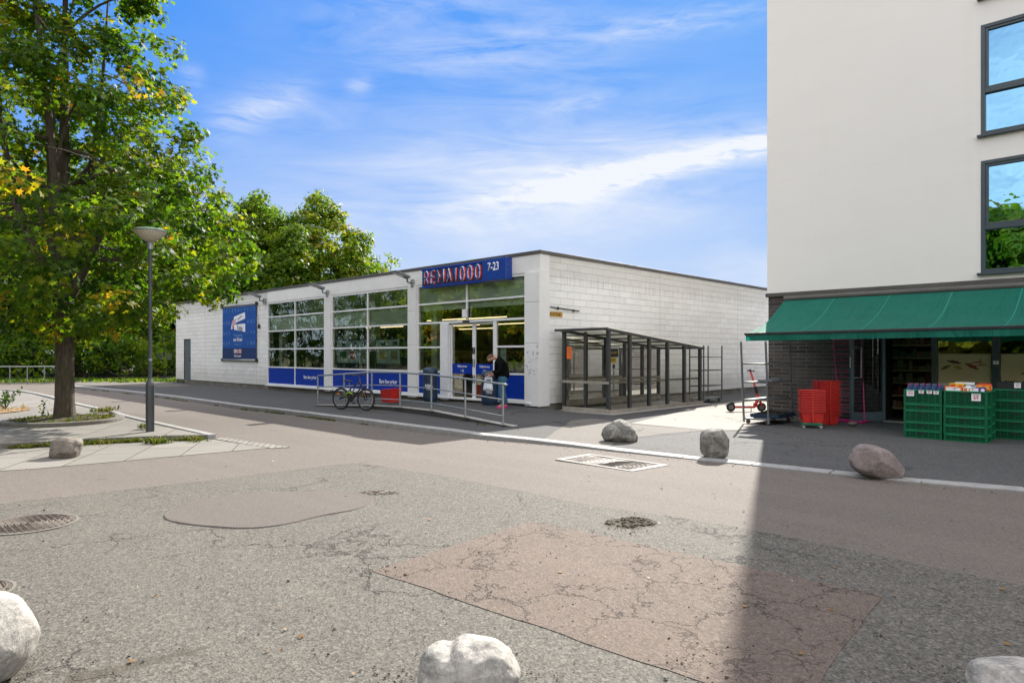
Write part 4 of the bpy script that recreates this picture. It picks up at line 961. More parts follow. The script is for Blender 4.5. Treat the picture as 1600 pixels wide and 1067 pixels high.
# ------------------------------------------------------------------ bicycle
def bicycle():
    rear=G(532.8,639.6,ZW); front=G(572,641.6,ZW); d=front-rear; ang=math.atan2(d.y,d.x); L=d.length
    t=thing('bicycle','black mountain bike with lime details leaning by the ramp railing','bicycle',rear,ang)
    r=.315
    def wheel(x,nm):
        c=(x,0,r); mb=MB(); mb.torus(c,r-.024,.026,'y',40,8); w=mb.build('tyre',M['rubber'],t,smooth=True)
        mb=MB(); mb.torus(c,r-.055,.010,'y',40,6); mb.build('rim',M['dgalv'],w,smooth=True)
        mb=MB()
        for k in range(20):
            a=2*PI*k/20; mb.tube([(x,(-1)**k*.02,r),(x+math.cos(a)*(r-.055),0,r+math.sin(a)*(r-.055))],.0016,3,cap=False)
        mb.build('spokes',M['galv'],w)
        mb=MB(); mb.tube([(x,-.05,r),(x,.05,r)],.022,10); mb.build('hub',M['black'],w)
        a=2.2; mb=MB(); mb.box(x+math.cos(a)*.17-.03,x+math.cos(a)*.17+.03,-.012,.012,r+math.sin(a)*.17-.02,r+math.sin(a)*.17+.02); mb.build('reflector',M['orange_refl'],w)
    wheel(0,'rear'); wheel(L,'front')
    bb=Vector((.42,0,.30)); st=Vector((.34,0,.60)); hd=Vector((L-.22,0,.80)); hl=Vector((L-.17,0,.66)); 
    mb=MB()
    mb.tube([bb,st+Vector((-.01,0,.06))],.017,8); mb.tube([st,hd],.018,8); mb.tube([bb,hl],.026,8); mb.tube([hd+Vector((-.015,0,.05)),hl],.024,8)
    mb.tube([st+Vector((.1,0,-.08)),Vector((.52,0,.66))],.014,6)
    for s in (-.06,.06):
        mb.tube([Vector((0,s,r)),Vector((.2,s*.8,.36)),bb+Vector((0,s*.4,0))],.011,6); mb.tube([Vector((0,s,r)),st+Vector((0,s*.3,-.02))],.009,6)
    mb.build('frame',M['bikeblack'],t,smooth=True)
    mb=MB(); mb.tube([(.16,-.03,.39),(.24,-.04,.46),(.34,-.05,.50),(.45,-.03,.46)],.022,8); mb.tube([(.12,.0,.36),(.2,.02,.40)],.02,6); mb.build('swing_arm_guard',M['lime'],t,smooth=True)
    mb=MB()
    for s in (-.055,.055): mb.tube([(L,s,r),(L-.10,s,.58),(L-.13,s,.64)],.016,8)
    mb.box(L-.17,L-.10,-.07,.07,.63,.66); mb.tube([hl,hd+Vector((-.03,0,.16))],.015,8); mb.build('fork',M['bikeblack'],t,smooth=True)
    hb=hd+Vector((-.02,0,.17))
    mb=MB(); mb.tube([hb,hb+Vector((.05,0,.03))],.018,8); mb.tube([hb+Vector((-.05,-.31,.02)),hb+Vector((.04,-.12,.03)),hb+Vector((.05,0,.03)),hb+Vector((.04,.12,.03)),hb+Vector((-.05,.31,.02))],.012,8); mb.build('handlebar',M['bikeblack'],t,smooth=True)
    for s in (-1,1):
        mb=MB(); mb.tube([hb+Vector((-.02,s*.21,.025)),hb+Vector((-.055,s*.33,.02))],.018,8); mb.build('grip',M['rubber'],t,smooth=True)
    mb=MB(); mb.tube([st,(.30,0,.80)],.013,8); mb.build('seat_post',M['dgalv'],t)
    mb=MB(); mb.add([(-.13,-.07,.81),(-.13,.07,.81),(.02,.05,.80),(.13,.012,.79),(.13,-.012,.79),(.02,-.05,.80),(-.13,-.075,.85),(-.13,.075,.85),(.02,.05,.835),(.13,.015,.825),(.13,-.015,.825),(.02,-.05,.835)],[(0,1,2,3,4,5),(11,10,9,8,7,6)]+[(i,(i+1)%6,(i+1)%6+6,i+6)[::-1] for i in range(6)],Matrix.Translation((.29,0,0))); mb.build('saddle',M['black'],t,bevel=.01)
    mb=MB(); mb.lathe([(.075,-.004),(.075,.004)],24,(0,0,0),Matrix.Translation((bb.x,-.05,bb.z))@Matrix.Rotation(R(90),4,'X')); mb.tube([bb+Vector((0,-.06,0)),bb+Vector((.15,-.07,-.09))],.011,6); mb.tube([bb+Vector((0,.06,0)),bb+Vector((-.15,.07,.09))],.011,6)
    mb.box(.53,.61,-.15,-.06,.195,.215); mb.box(.23,.31,.06,.15,.38,.40); mb.tube([(0,-.05,r+.05),(bb.x,-.05,bb.z+.07)],.005,4); mb.tube([(0,-.05,r-.05),(bb.x,-.05,bb.z-.07)],.005,4); mb.build('crank',M['black'],t)
bicycle()
# ------------------------------------------------------------------ skinned bodies
def skin(name, V, E, m, parent, sub=2, root=0):
    me=bpy.data.meshes.new(name); me.from_pydata([v[0] for v in V],E,[]); o=bpy.data.objects.new(name,me); COL.objects.link(o)
    o.modifiers.new('s','SKIN'); 
    sv=me.skin_vertices[0].data
    for i,v in enumerate(V):
        r=v[1]; sv[i].radius = r if isinstance(r,tuple) else (r,r); sv[i].use_root=(i==root)
    s=o.modifiers.new('sub','SUBSURF'); s.levels=sub; s.render_levels=sub
    bpy.context.view_layer.update()
    me2=bpy.data.meshes.new_from_object(o.evaluated_get(bpy.context.evaluated_depsgraph_get()))
    bpy.data.objects.remove(o); me2.name=name; me2.materials.clear(); me2.polygons.foreach_set('use_smooth',[True]*len(me2.polygons))
    return link(name,me2,m,parent)
M['skin']=mat('skin',(.42,.22,.15),.55,.08,8,60,.0005)
M['jacket']=mat('black_fleece',(.004,.0045,.0045),.95,.3,10,90,.002,spec=.1)
M['jeans']=mat('blue_jeans',(.035,.12,.19),.85,.2,8,120,.002)
M['hair']=mat('hair',(.10,.055,.03),.8,.3,25,140,.003)
M['pinkshoe']=mat('pink_shoe',(.65,.02,.22),.5,.15,15,60,.001)
M['bag']=mat('white_bag',(.62,.66,.72),.4,.08,6,25,.008)
def person():
    g=G(783.5,638.3,.10)
    face=math.atan2(-RG[1],-RG[0])+R(8)
    t=thing('person','person in black jacket, blue jeans and pink shoes bending beside a bin','person',g,face)
    # local frame: x = where the person faces, y = their left, z = up
    V=[((-.02,0,.86),(.16,.13)),((-.01,0,1.0),(.17,.14)),((.01,0,1.14),(.18,.15)),((.05,0,1.28),(.18,.14)),((.10,0,1.37),(.10,.08)),((.18,0,1.405),.055),((.25,0,1.40),.078),((.33,0,1.36),.086),((.385,0,1.30),.055),
       ((-.02,.09,.80),.095),((.03,.10,.47),.062),((-.01,.11,.12),.045),((.10,.13,.05),.04),
       ((-.04,-.09,.80),.095),((-.05,-.12,.47),.062),((-.15,-.13,.12),.045),((-.04,-.15,.05),.04),
       ((.06,.19,1.27),.055),((.07,.24,1.03),.042),((.25,.15,.93),.034),((.34,.10,.91),.022),
       ((.06,-.19,1.27),.055),((.08,-.24,1.03),.042),((.27,-.12,.96),.034),((.36,-.06,.95),.022)]
    E=[(0,1),(1,2),(2,3),(3,4),(4,5),(5,6),(6,7),(7,8),(0,9),(9,10),(10,11),(11,12),(0,13),(13,14),(14,15),(15,16),(3,17),(17,18),(18,19),(19,20),(3,21),(21,22),(22,23),(23,24)]
    # fingers
    for base,s in ((20,1),(24,-1)):
        bx,by,bz=V[base][0]
        for k in range(4):
            i=len(V); oy=by+(k-1.5)*.017; ln=(.9,1.05,1.0,.8)[k]
            V+= [((bx+.045,oy,bz-.005),.0105),((bx+.045+.032*ln,oy,bz-.02),.0095),((bx+.05+.045*ln,oy,bz-.045),.008)]
            E+= [(base,i),(i,i+1),(i+1,i+2)]
        i=len(V); V+=[((bx+.01,by-s*.035,bz+.01),.0115),((bx+.04,by-s*.048,bz-.004),.0095)]; E+=[(base,i),(i,i+1)]
    skin('body',V,E,M['skin'],t,1)
    J=[((-.03,0,.80),(.215,.185)),((-.03,0,.90),(.22,.19)),((-.01,0,1.02),(.215,.18)),((.01,0,1.14),(.215,.185)),((.05,0,1.28),(.205,.165)),((.10,0,1.38),(.12,.10)),((.15,0,1.405),.068),
       ((.06,.20,1.27),.085),((.07,.255,1.03),.070),((.24,.165,.94),.055),((.06,-.20,1.27),.085),((.08,-.255,1.03),.070),((.26,-.135,.965),.055)]
    skin('jacket',J,[(0,1),(1,2),(2,3),(3,4),(4,5),(5,6),(4,7),(7,8),(8,9),(4,10),(10,11),(11,12)],M['jacket'],t,2)
    P=[((-.03,0,.96),(.19,.155)),((-.03,0,.86),(.185,.155)),((-.02,.09,.76),.122),((.03,.10,.47),.085),((-.01,.11,.10),.068),((-.04,-.09,.76),.122),((-.05,-.12,.47),.085),((-.15,-.13,.10),.068)]
    skin('jeans',P,[(0,1),(1,2),(2,3),(3,4),(1,5),(5,6),(6,7)],M['jeans'],t,2)
    for (x,y) in ((-.01,.11),(-.15,-.13)):
        skin('shoe',[((x-.04,y,.05),.045),((x+.06,y+.005,.045),.045),((x+.16,y+.012,.035),.036)],[(0,1),(1,2)],M['pinkshoe'],t,2)
        mb=MB(); mb.box(x-.08,x+.19,y-.04,y+.045,.0,.018); mb.build('sole',M['wtx'],t,bevel=.008)
    # hair cap and ears
    hv=[((.205,0,1.43),.06),((.265,0,1.435),.082),((.345,0,1.40),.078),((.405,0,1.345),.042)]
    skin('hair',hv,[(0,1),(1,2),(2,3)],M['hair'],t,2)
    for s in (-1,1):
        mb=MB(); mb.lathe([(.001,-.012),(.022,-.008),(.026,0),(.022,.008),(.001,.012)],12,(0,0,0),Matrix.Translation((.275,s*.083,1.37))@Matrix.Rotation(R(90),4,'X')@Matrix.Diagonal((1,1.4,1,1))); mb.build('ear',M['skin'],t,smooth=True)
    # plastic bag held by the hands
    bg=thing('carrier_bag','white plastic carrier bag with dark print hanging from the hands','bag',(0,0,0))
    bg.matrix_world=Matrix.Translation(g)@Matrix.Rotation(face,4,'Z')@Matrix.Translation((-.08,0,0))
    mb=MB(); nx,nz=10,12; vs=[]; fs=[]
    for side in (0,1):
        for j in range(nz+1):
            for i in range(nx+1):
                u=i/nx*2-1; v=j/nz; w=(.15-.035*v) ; bul=.055*(1-u*u)*(1-.55*v)*(1 if v>0 else .5)
                z=.53+.36*v-.02*abs(u); q=Vector((.42+.03*(1-v)+(bul if side else -bul)+.010*math.sin(u*7+v*5), u*w, z))
                # bag faces sideways towards the street
                c=Vector((.45,.0,0)); dx=q.x-c.x; dy=q.y-c.y; vs.append((c.x+dy*.85+dx*.4, c.y+dx*.85-dy*.3, q.z))
    N=(nx+1)*(nz+1)
    for s in (0,1):
        for j in range(nz):
            for i in range(nx):
                a=s*N+j*(nx+1)+i; f=(a,a+1,a+nx+2,a+nx+1); fs.append(f if s else f[::-1])
    mb.add(vs,fs); mb.build('bag_body',M['bag'],bg,smooth=True)
    mb=MB()
    for k in (-.05,.07): mb.tube([(.45+k*.6,0,.88),(.44,.03,.93),(.45-k*.3,.06,.89)],.006,5)
    mb.build('handle',M['bag'],bg)
    mb=MB(); mb.box(-.07,.06,-.003,.0,-.02,.02,Matrix.Translation((.45,.062,.78))@Matrix.Rotation(R(-19),4,'Z')); mb.build('print',M['btx'],bg)
person()
# ------------------------------------------------------------------ trolley shelter
def shelter():
    xa,xb=-11.93,-10.42; y0,y1=14.42,19.32; n=5
    t=thing('trolley_shelter','dark framed glass trolley shelter with sloping pale roof against the side wall','shelter',((xa+xb)/2,(y0+y1)/2,0))
    zt=lambda y:2.24-(y-y0)/(y1-y0)*.45
    w=.045
    ys=[y0+(y1-y0)*k/n for k in range(n+1)]
    for k,y in enumerate(ys):
        for x in (xa,xb):
            if x==xa and k in (2,4): pass
            mb=MB(); mb.box(x-w,x+w,y-w,y+w,.06 if x==xa else .03,zt(y)-.03); mb.build('post',M['shelt'],t)
    for y in (y0,): 
        mb=MB(); mb.box((xa+xb)/2-.03,(xa+xb)/2+.03,y-.035,y+.035,.12,zt(y)-.04); mb.build('post',M['shelt'],t)
        mb=MB(); mb.box((xa+xb)/2-.02,(xa+xb)/2+.02,y-.02,y+.02,0,.12); mb.box(xb+.02,xb+.05,y+2.0,y+2.06,-.0,.10); mb.build('foot',M['galv'],t)
    mb=MB()
    def beam(p,q,ww,hh):
        p,q=Vector(p),Vector(q); d=(q-p).normalized(); s=d.cross(Vector((0,0,1))).normalized()*ww; u=s.cross(d).normalized()*hh
        a=[p-s-u,p+s-u,p+s+u,p-s+u]; b=[v+(q-p) for v in a]
        mb.add(a+b,[(3,2,1,0),(4,5,6,7),(0,1,5,4),(1,2,6,5),(2,3,7,6),(3,0,4,7)])
    for x in (xa,xb): beam((x,y0-.12,zt(y0-.12)),(x,y1+.12,zt(y1+.12)),.05,.035)
    beam((xa-.22,y0-.13,zt(y0)+.02),(xb+.07,y0-.13,zt(y0)+.02),.04,.035); beam((xa-.1,y1+.13,zt(y1)),(xb+.07,y1+.13,zt(y1)),.04,.035)
    for y in ys[1:-1]: beam((xa+.05,y,zt(y)-.01),(xb-.05,y,zt(y)-.01),.02,.02)
    mb.build('roof_frame',M['shelt'],t)
    mb=MB(); a,b,c,d=(xa-.2,y0-.15),(xb+.09,y0-.15),(xb+.09,y1+.15),(xa-.2,y1+.15)
    N=40; 
    for i in range(N):
        ya=y0-.09+(y1-y0+.18)*i/N; yb=y0-.09+(y1-y0+.18)*(i+1)/N
        za,zb=zt(ya)+.045+.008*(i%2),zt(yb)+.045+.008*((i+1)%2)
        mb.quad((xa-.16,ya,za),(xb+.06,ya,za),(xb+.06,yb,zb),(xa-.16,yb,zb))
    mb.build('roof_sheet',M['poly'],t)
    # rails
    mb=MB()
    for z0,z1 in ((.80,.87),(.03,.145)):
        mb.box(xa,xb+.05,y0-.085,y0-.05,z0,z1)
    for z0,z1 in ((.80,.87),):
        mb.box(xb+.003,xb+.035,y0+.05,y1-.05,z0,z1) if False else None
    mb.box(xb+.05,xb+.09,y0-.05,y1+.05,.03,.125)
    mb.box(xb-.09,xb-.05,y0+.02,y1,.80,.86)
    mb.box(xa+.05,xa+.09,y0+.02,y1,.80,.88)
    mb.box(xa+.05,xa+.09,y0+.02,y1,.14,.30)
    mb.build('rail',M['wood'],t,bevel=.004)
    for k in range(n):
        mb=MB(); a,b=ys[k]+w,ys[k+1]-w
        mb.quad((xb,a,.13),(xb,b,.13),(xb,b,zt(b)-.04),(xb,a,zt(a)-.04)); mb.build('glass_pane',M['clear'],t)
        mb=MB(); mb.quad((xa,b,.13),(xa,a,.13),(xa,a,zt(a)-.04),(xa,b,zt(b)-.04)); mb.build('glass_pane',M['clear'],t)
    for a,b in ((xa+w,(xa+xb)/2-.03),((xa+xb)/2+.03,xb-w)):
        mb=MB(); mb.quad((a,y0,.13),(b,y0,.13),(b,y0,zt(y0)-.05),(a,y0,zt(y0)-.05)); mb.build('glass_pane',M['clear'],t)
    mb=MB(); mb.box(xa-.1,xb+.3,y0-.25,y1+.25,ZW+.005,.03); o=mb.build('shelter_slab',M['concr']); o['kind']='structure'
    # orange note and poster
    p=WY(889,551,y0-.02); q=thing('paper_note','bright orange paper note taped to the shelter end glass','notice',(p.x,y0-.02,1.62))
    mb=MB(); mb.box(p.x-.085,p.x+.085,y0-.012,y0-.008,p.z-.17,p.z+.17); mb.build('sheet',M['orange'],q)
    text('lettering','Viktig',M['redtx'],q,(p.x,y0-.0125,p.z+.1),.06,ext=0); text('lettering','melding',M['redtx'],q,(p.x,y0-.0125,p.z+.02),.04,ext=0)
    p=WX(960,553,xb+.012); q=thing('event_poster','black, yellow and white poster taped inside the first long side pane of the shelter','poster',(xb-.01,p.y,1.6))
    y=p.y; x=xb-.012
    mb=MB(); mb.box(x-.002,x+.002,y-.24,y+.22,1.20,1.80); mb.build('sheet',M['paper'],q)
    mb=MB(); mb.box(x+.003,x+.005,y-.23,y+.21,1.52,1.74); mb.build('dark_picture',M['btx'],q)
    mb=MB(); mb.box(x+.003,x+.005,y-.23,y+.10,1.36,1.515); mb.build('yellow_panel',M['yellow'],q)
    mb=MB(); mb.lathe([(.06,0),(.06,.004)],16,(0,0,0),Matrix.Translation((x+.003,y+.0,1.27))@Matrix.Rotation(R(90),4,'Y')); mb.build('badge',M['btx'],q)
    text('lettering','KONSERT',M['yellow'],q,(x+.006,y-.01,1.63),.085,right=(0,1,0),ext=0,off=.01); text('lettering','LØRDAG',M['btx'],q,(x+.006,y-.06,1.44),.07,right=(0,1,0),ext=0,off=.01)
shelter()
# ------------------------------------------------------------------ steel plant trolleys
M['shelfm']=mat('shelf_board',(.10,.095,.085),.7,.2,5,60,.001)
def trolley(x0,x1,y0,y1,h,zs,label,lean=0):
    t=thing('shelf_trolley',label,'trolley',((x0+x1)/2,(y0+y1)/2,ZW+.004))
    b=.15
    for x in (x0,x1):
        for y in (y0,y1):
            mb=MB(); w=.018; l=-.07*lean
            mb.add([(x-w,y-w,b-.09),(x+w,y-w,b-.09),(x+w,y+w,b-.09),(x-w,y+w,b-.09),(x-w+l,y-w,h),(x+w+l,y-w,h),(x+w+l,y+w,h),(x-w+l,y+w,h)],[(3,2,1,0),(4,5,6,7),(0,1,5,4),(1,2,6,5),(2,3,7,6),(3,0,4,7)])
            for k in range(30):
                z=b+.06+k*(h-b-.1)/30; q=l*(z-b)/(h-b)
                mb.box(x-.008+q,x+.008+q,y-w-.002,y-w-.0005,z,z+.022,None,1); mb.box(x+w+.0005+q,x+w+.002+q,y-.008,y+.008,z,z+.022,None,1)
            mb.build('post',[M['dgalv'],M['btx']],t)
            mb=MB(); cx=x+(.06 if x==x0 else -.06); cy=y+(.09 if y==y0 else -.09)
            mb.lathe([(.045,-.014),(.052,-.008),(.052,.008),(.045,.014)],16,(0,0,0),Matrix.Translation((cx,cy,.058+ZW))@Matrix.Rotation(R(90),4,'X')); c=mb.build('caster',mat('caster_brown',(.16,.09,.05),.6,.2,9,0,0),t)
            mb=MB(); mb.box(cx-.03,cx-.024,cy-.03,cy+.03,.06,b-.03); mb.box(cx+.024,cx+.03,cy-.03,cy+.03,.06,b-.03) ; mb.build('fork',M['galv'],c)
    mb=MB(); mb.box(x0+.02,x1-.02,y0+.0,y1-.0,b-.03,b+.01); mb.build('base_deck',M['dgalv'],t,bevel=.004)
    for z in zs:
        l=-.07*lean*(z-b)/(h-b)
        mb=MB(); mb.box(x0+.0+l,x1+l,y0+.02,y1-.02,z,z+.016); mb.box(x0+l,x1+l,y0-.004,y0+.019,z-.012,z+.018); mb.box(x1-.012+l,x1+.006+l,y0+.03,y1-.02,z-.012,z-.001); mb.build('shelf',M['shelfm'],t)
    return t
trolley(-6.76,-6.19,14.56,15.90,1.88,(1.37,.955,.56),'tall steel shelf trolley standing under the left end of the green awning',1)
trolley(-11.02,-10.52,19.75,21.0,1.88,(1.50,1.06,.55),'steel shelf trolley standing behind the far end of the glass shelter')
t=thing('tray','shallow blue-grey tray of soil and plant scraps on the trolley base','tray',(-6.42,15.2,.17))
mb=MB(); mb.box(-6.70,-6.05,14.75,15.7,.165,.185); 
for q in ((-6.70,-6.05,14.75,14.77),(-6.70,-6.05,15.68,15.70),(-6.70,-6.68,14.77,15.68),(-6.07,-6.05,14.77,15.68)): mb.box(*q,.185,.25)
mb.build('tray_shell',M['bin'],t)
mb=MB(); rnd=random.Random(5)
for k in range(60):
    x=rnd.uniform(-6.6,-6.15); y=rnd.uniform(14.85,15.6); s=rnd.uniform(.02,.07); z=.187+rnd.random()*.06; a=rnd.random()*3
    mb.box(-s,s,-s*.5,s*.5,0,s*.5,Matrix.Translation((x,y,z))@Matrix.Rotation(a,4,'Z')@Matrix.Rotation(rnd.uniform(-.5,.5),4,'X'))
mb.build('scraps',[M['soil']],t)
mb=MB(); mb.box(-6.60,-6.25,14.9,15.3,.975,1.01); mb.box(-6.5,-6.3,15.4,15.6,.975,1.06); o=mb.build('folded_carton',M['galv'],None,org=(-6.4,15.1,.975),bevel=.005); tag(o,'flat grey carton lying on the middle shelf of the awning trolley','carton')
# ------------------------------------------------------------------ kick scooter
def scooter():
    a=G(1142,643,.02); b=G(1190,643,.02); d=b-a; ang=math.atan2(d.y,d.x); L=d.length; t=thing('kick_scooter','red electric kick scooter parked on the sunny drive between the buildings','scooter',a,ang); r=.125
    for x in (0,L):
        mb=MB(); mb.torus((x,0,r),r-.032,.032,'y',28,8); w=mb.build('tyre',M['rubber'],t,smooth=True)
        mb=MB(); mb.lathe([(.07,-.02),(.07,.02)],16,(0,0,0),Matrix.Translation((x,0,r))@Matrix.Rotation(R(90),4,'X')); mb.build('hub',M['dgalv'],w)
    mb=MB(); mb.box(.10,L-.20,-.075,.075,.10,.15); mb.box(L-.22,L-.12,-.04,.04,.12,.25); mb.build('deck',M['scoot'],t,bevel=.015)
    mb=MB(); mb.box(.12,L-.22,-.07,.07,.151,.156); mb.build('grip_mat',M['rubber'],t)
    mb=MB(); mb.add([(-.16,-.04,.16),(.0,-.04,.27),(.14,-.04,.24),(-.16,.04,.16),(.0,.04,.27),(.14,.04,.24)],[(0,1,2),(5,4,3),(0,3,4,1),(1,4,5,2)]); mb.build('mudguard',M['black'],t)
    st=Vector((L-.06,0,.25)); top=Vector((L-.30,0,1.10))
    mb=MB(); mb.tube([Vector((L,.05,r)),st+Vector((.03,.03,.05)),st],.018,8); mb.tube([Vector((L,-.05,r)),st+Vector((.03,-.03,.05)),st],.018,8); mb.tube([Vector((L-.18,0,.18)),st+Vector((-.03,0,.1))],[.045,.05],8); mb.tube([st+Vector((-.03,0,.05)),st.lerp(top,.25),top],[.05,.032,.026],10); mb.build('stem',M['scoot'],t,smooth=True)
    mb=MB(); mb.tube([st.lerp(top,.30),st.lerp(top,.52)],.043,10); mb.build('battery_sleeve',M['black'],t)
    mb=MB(); mb.tube([top+Vector((0,-.24,.02)),top+Vector((.01,0,.03)),top+Vector((0,.24,.02))],.015,8); mb.tube([top,top+Vector((-.02,0,.07))],.03,8); mb.build('handlebar',M['black'],t)
    for s in (-1,1):
        mb=MB(); mb.tube([top+Vector((0,s*.15,.022)),top+Vector((0,s*.26,.02))],.02,8); mb.build('grip',M['rubber'],t)
    mb=MB(); mb.tube([(L-.28,0,.12),(L-.24,.14,.0)],.012,6); mb.build('kickstand',M['galv'],t)
scooter()
# ------------------------------------------------------------------ the white apartment house
YT=17.30; XT0,XT1=-7.37,12.0; ZBR=3.12
apt=thing('apartment_building','tall off-white rendered apartment house with dark brick shop floor at the right','apartment building',((XT0+XT1)/2,YT+6,0))
WN=[(-2.72,-.35),(2.2,4.6),(7.2,9.6)]; ST=[(3.33,5.72,4.29),(6.27,8.62,7.20),(9.2,11.55,10.1),(12.1,14.45,13.0),(15.0,17.35,15.9)]
mb=MB(); wall_holes(mb,XT0,XT1,ZBR+.03,19.0,[(a,b,s[0],s[1]) for a,b in WN for s in ST],YT-.06,YT+.3); mb.build('front_wall',M['stucco'],apt)
mb=MB(); mb.box(XT0,XT0+.3,YT+.301,YT+12,ZBR+.03,19); mb.box(XT1-.3,XT1,YT+.301,YT+12,ZBR+.03,19); mb.box(XT0+.301,XT1-.301,YT+11.7,YT+12,0,19); mb.build('side_wall',M['stucco'],apt)
mb=MB(); mb.box(XT0-.05,XT1+.05,YT-.12,YT+12.05,19.0,19.25); mb.build('roof',M['fascia'],apt)
SF=[(-4.63,-3.66,.02,2.62),(-3.55,-2.545,.62,2.62),(-2.41,-.9,.62,2.62),(-.75,.8,.62,2.62),(.95,2.4,.62,2.62),(4,6.5,.62,2.62)]
mb=MB(); wall_holes(mb,XT0+.01,XT1-.01,-.1,ZBR,[(-4.72,2.5,.0,2.66),(4,6.5,.62,2.62)],YT,YT+.3); mb.box(XT0+.01,XT0+.3,YT+.301,YT+11.6,-.1,ZBR); mb.box(XT1-.3,XT1-.01,YT+.301,YT+11.6,-.1,ZBR); mb.build('brick_base',M['brick'],apt)
mb=MB(); mb.box(XT0-.03,XT1+.03,YT-.10,YT-.061,ZBR-.03,ZBR+.06); mb.box(XT0-.03,XT1,YT-.06,YT-.001,ZBR-.035,ZBR+.028); mb.build('drip_flashing',M['fascia'],apt)
# windows with dark frames
for a,b in WN:
    for z0,z1,zm in ST:
        mb=MB(); f=.075; y0,y1=YT-.075,YT+.06
        mb.box(a,a+f,y0,y1,z0,z1); mb.box(b-f,b,y0,y1,z0,z1); mb.box(a+f,b-f,y0,y1,z1-f,z1); mb.box(a+f,b-f,y0,y1,z0,z0+f); mb.box(a+f,b-f,y0-.003,y1,zm-.045,zm+.045)
        xm2=(a+b)/2; mb.box(xm2-.05,xm2+.05,y0-.002,y1,z0+f,zm-.045); mb.box(xm2-.05,xm2+.05,y0-.002,y1,zm+.045,z1-f)
        g2=.055   # sash
        for u0,u1 in ((a+f,xm2-.05),(xm2+.05,b-f)):
            mb.box(u0,u0+g2,y0+.02,y1-.01,zm+.045,z1-f); mb.box(u1-g2,u1,y0+.02,y1-.01,zm+.045,z1-f); mb.box(u0+g2,u1-g2,y0+.02,y1-.01,z1-f-g2,z1-f); mb.box(u0+g2,u1-g2,y0+.02,y1-.01,zm+.045,zm+.045+g2)
        w=mb.build('window',M['anthr'],apt,bevel=.006)
        mb=MB(); mb.box(a-.06,b+.06,YT-.17,YT-.061,z0-.05,z0-.005); mb.build('window_sill',M['anthr'],w,bevel=.006)
        for u0,u1 in ((a+f,xm2-.05),(xm2+.05,b-f)):
            mb=MB(); mb.quad((u0,YT-.0,z0+f),(u1,YT-.0,z0+f),(u1,YT-.0,zm-.045),(u0,YT-.0,zm-.045)); mb.quad((u0+g2,YT-.01,zm+.045+g2),(u1-g2,YT-.01,zm+.045+g2),(u1-g2,YT-.01,z1-f-g2),(u0+g2,YT-.01,z1-f-g2)); mb.build('glass_pane',M['sky_glass'],w)
        mb=MB(); mb.quad((a,YT+.28,z0),(b,YT+.28,z0),(b,YT+.28,z1),(a,YT+.28,z1)); mb.build('curtain',M['inner'],w)
# shop front frames
mb=MB()
for x0,x1 in ((-4.72,-4.63),(-3.66,-3.55),(-2.545,-2.41),(-.9,-.75),(.8,.95),(2.4,2.5)): mb.box(x0,x1,YT+.04,YT+.14,0,2.62)
mb.box(-4.72,2.5,YT+.04,YT+.14,2.62,2.66)
for x0,x1 in ((-3.55,-2.545),(-2.41,-.9),(-.75,.8),(.95,2.4)): mb.box(x0,x1,YT+.05,YT+.13,0,.62)
sfm=mb.build('shop_front',M['anthr'],apt,bevel=.004)
for x0,x1 in ((-3.55,-2.545),(-2.41,-.9),(-.75,.8),(.95,2.4)):
    mb=MB(); mb.quad((x0,YT+.09,.62),(x1,YT+.09,.62),(x1,YT+.09,2.62),(x0,YT+.09,2.62)); mb.build('glass_pane',M['glass'],sfm)
mb=MB(); mb.box(-4.63,-3.66,YT-.05,YT+.16,.016,.045); mb.build('threshold',M['galv'],sfm)
# interior of the small shop
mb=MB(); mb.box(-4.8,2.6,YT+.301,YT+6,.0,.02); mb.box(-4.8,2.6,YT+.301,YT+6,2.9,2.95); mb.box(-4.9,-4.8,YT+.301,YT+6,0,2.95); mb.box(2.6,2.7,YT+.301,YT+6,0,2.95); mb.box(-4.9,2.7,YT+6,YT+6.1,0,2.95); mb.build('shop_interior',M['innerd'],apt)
def wall_rack():
    t=thing('goods_rack','tall dark goods rack seen through the open door of the small shop','rack',(-4.1,YT+1.4,0))
    mb=MB(); mb.box(-4.79,-3.2,YT+1.75,YT+1.8,.02,2.7)
    for k in range(8): z=.25+k*.31; mb.box(-4.75,-3.2,YT+1.2,YT+1.749,z,z+.02); mb.box(-4.75,-3.2,YT+1.18,YT+1.199,z-.01,z+.035,None,1)
    mb.build('shelving',[M['innerd'],M['tan']],t)
    rnd=random.Random(3); mb=MB()
    for k in range(8):
        z=.272+k*.31; q=-4.74
        while q<-3.3:
            w=rnd.uniform(.05,.16); mb.box(q,q+w-.012,YT+1.22,YT+1.6,z,z+rnd.uniform(.1,.24),None,rnd.randrange(4)); q+=w
    mb.build('goods',GOODS,t)
wall_rack()
def leafdec(mb,cx,cz,y,s,an,n=9,wd=.35):
    pts=[]
    for k in range(n+1): u=k/n; pts.append((u*2-1, wd*math.sin(PI*u)*(1+.25*math.sin(u*21))))
    for k in range(n,-1,-1): u=k/n; pts.append((u*2-1,-wd*.8*math.sin(PI*u)*(1+.2*math.sin(u*17))))
    P=[(cx+s*(a*math.cos(an)-b*math.sin(an)),y,cz+s*(a*math.sin(an)+b*math.cos(an))) for a,b in pts]
    mb.add(P,[tuple(range(len(P)))])
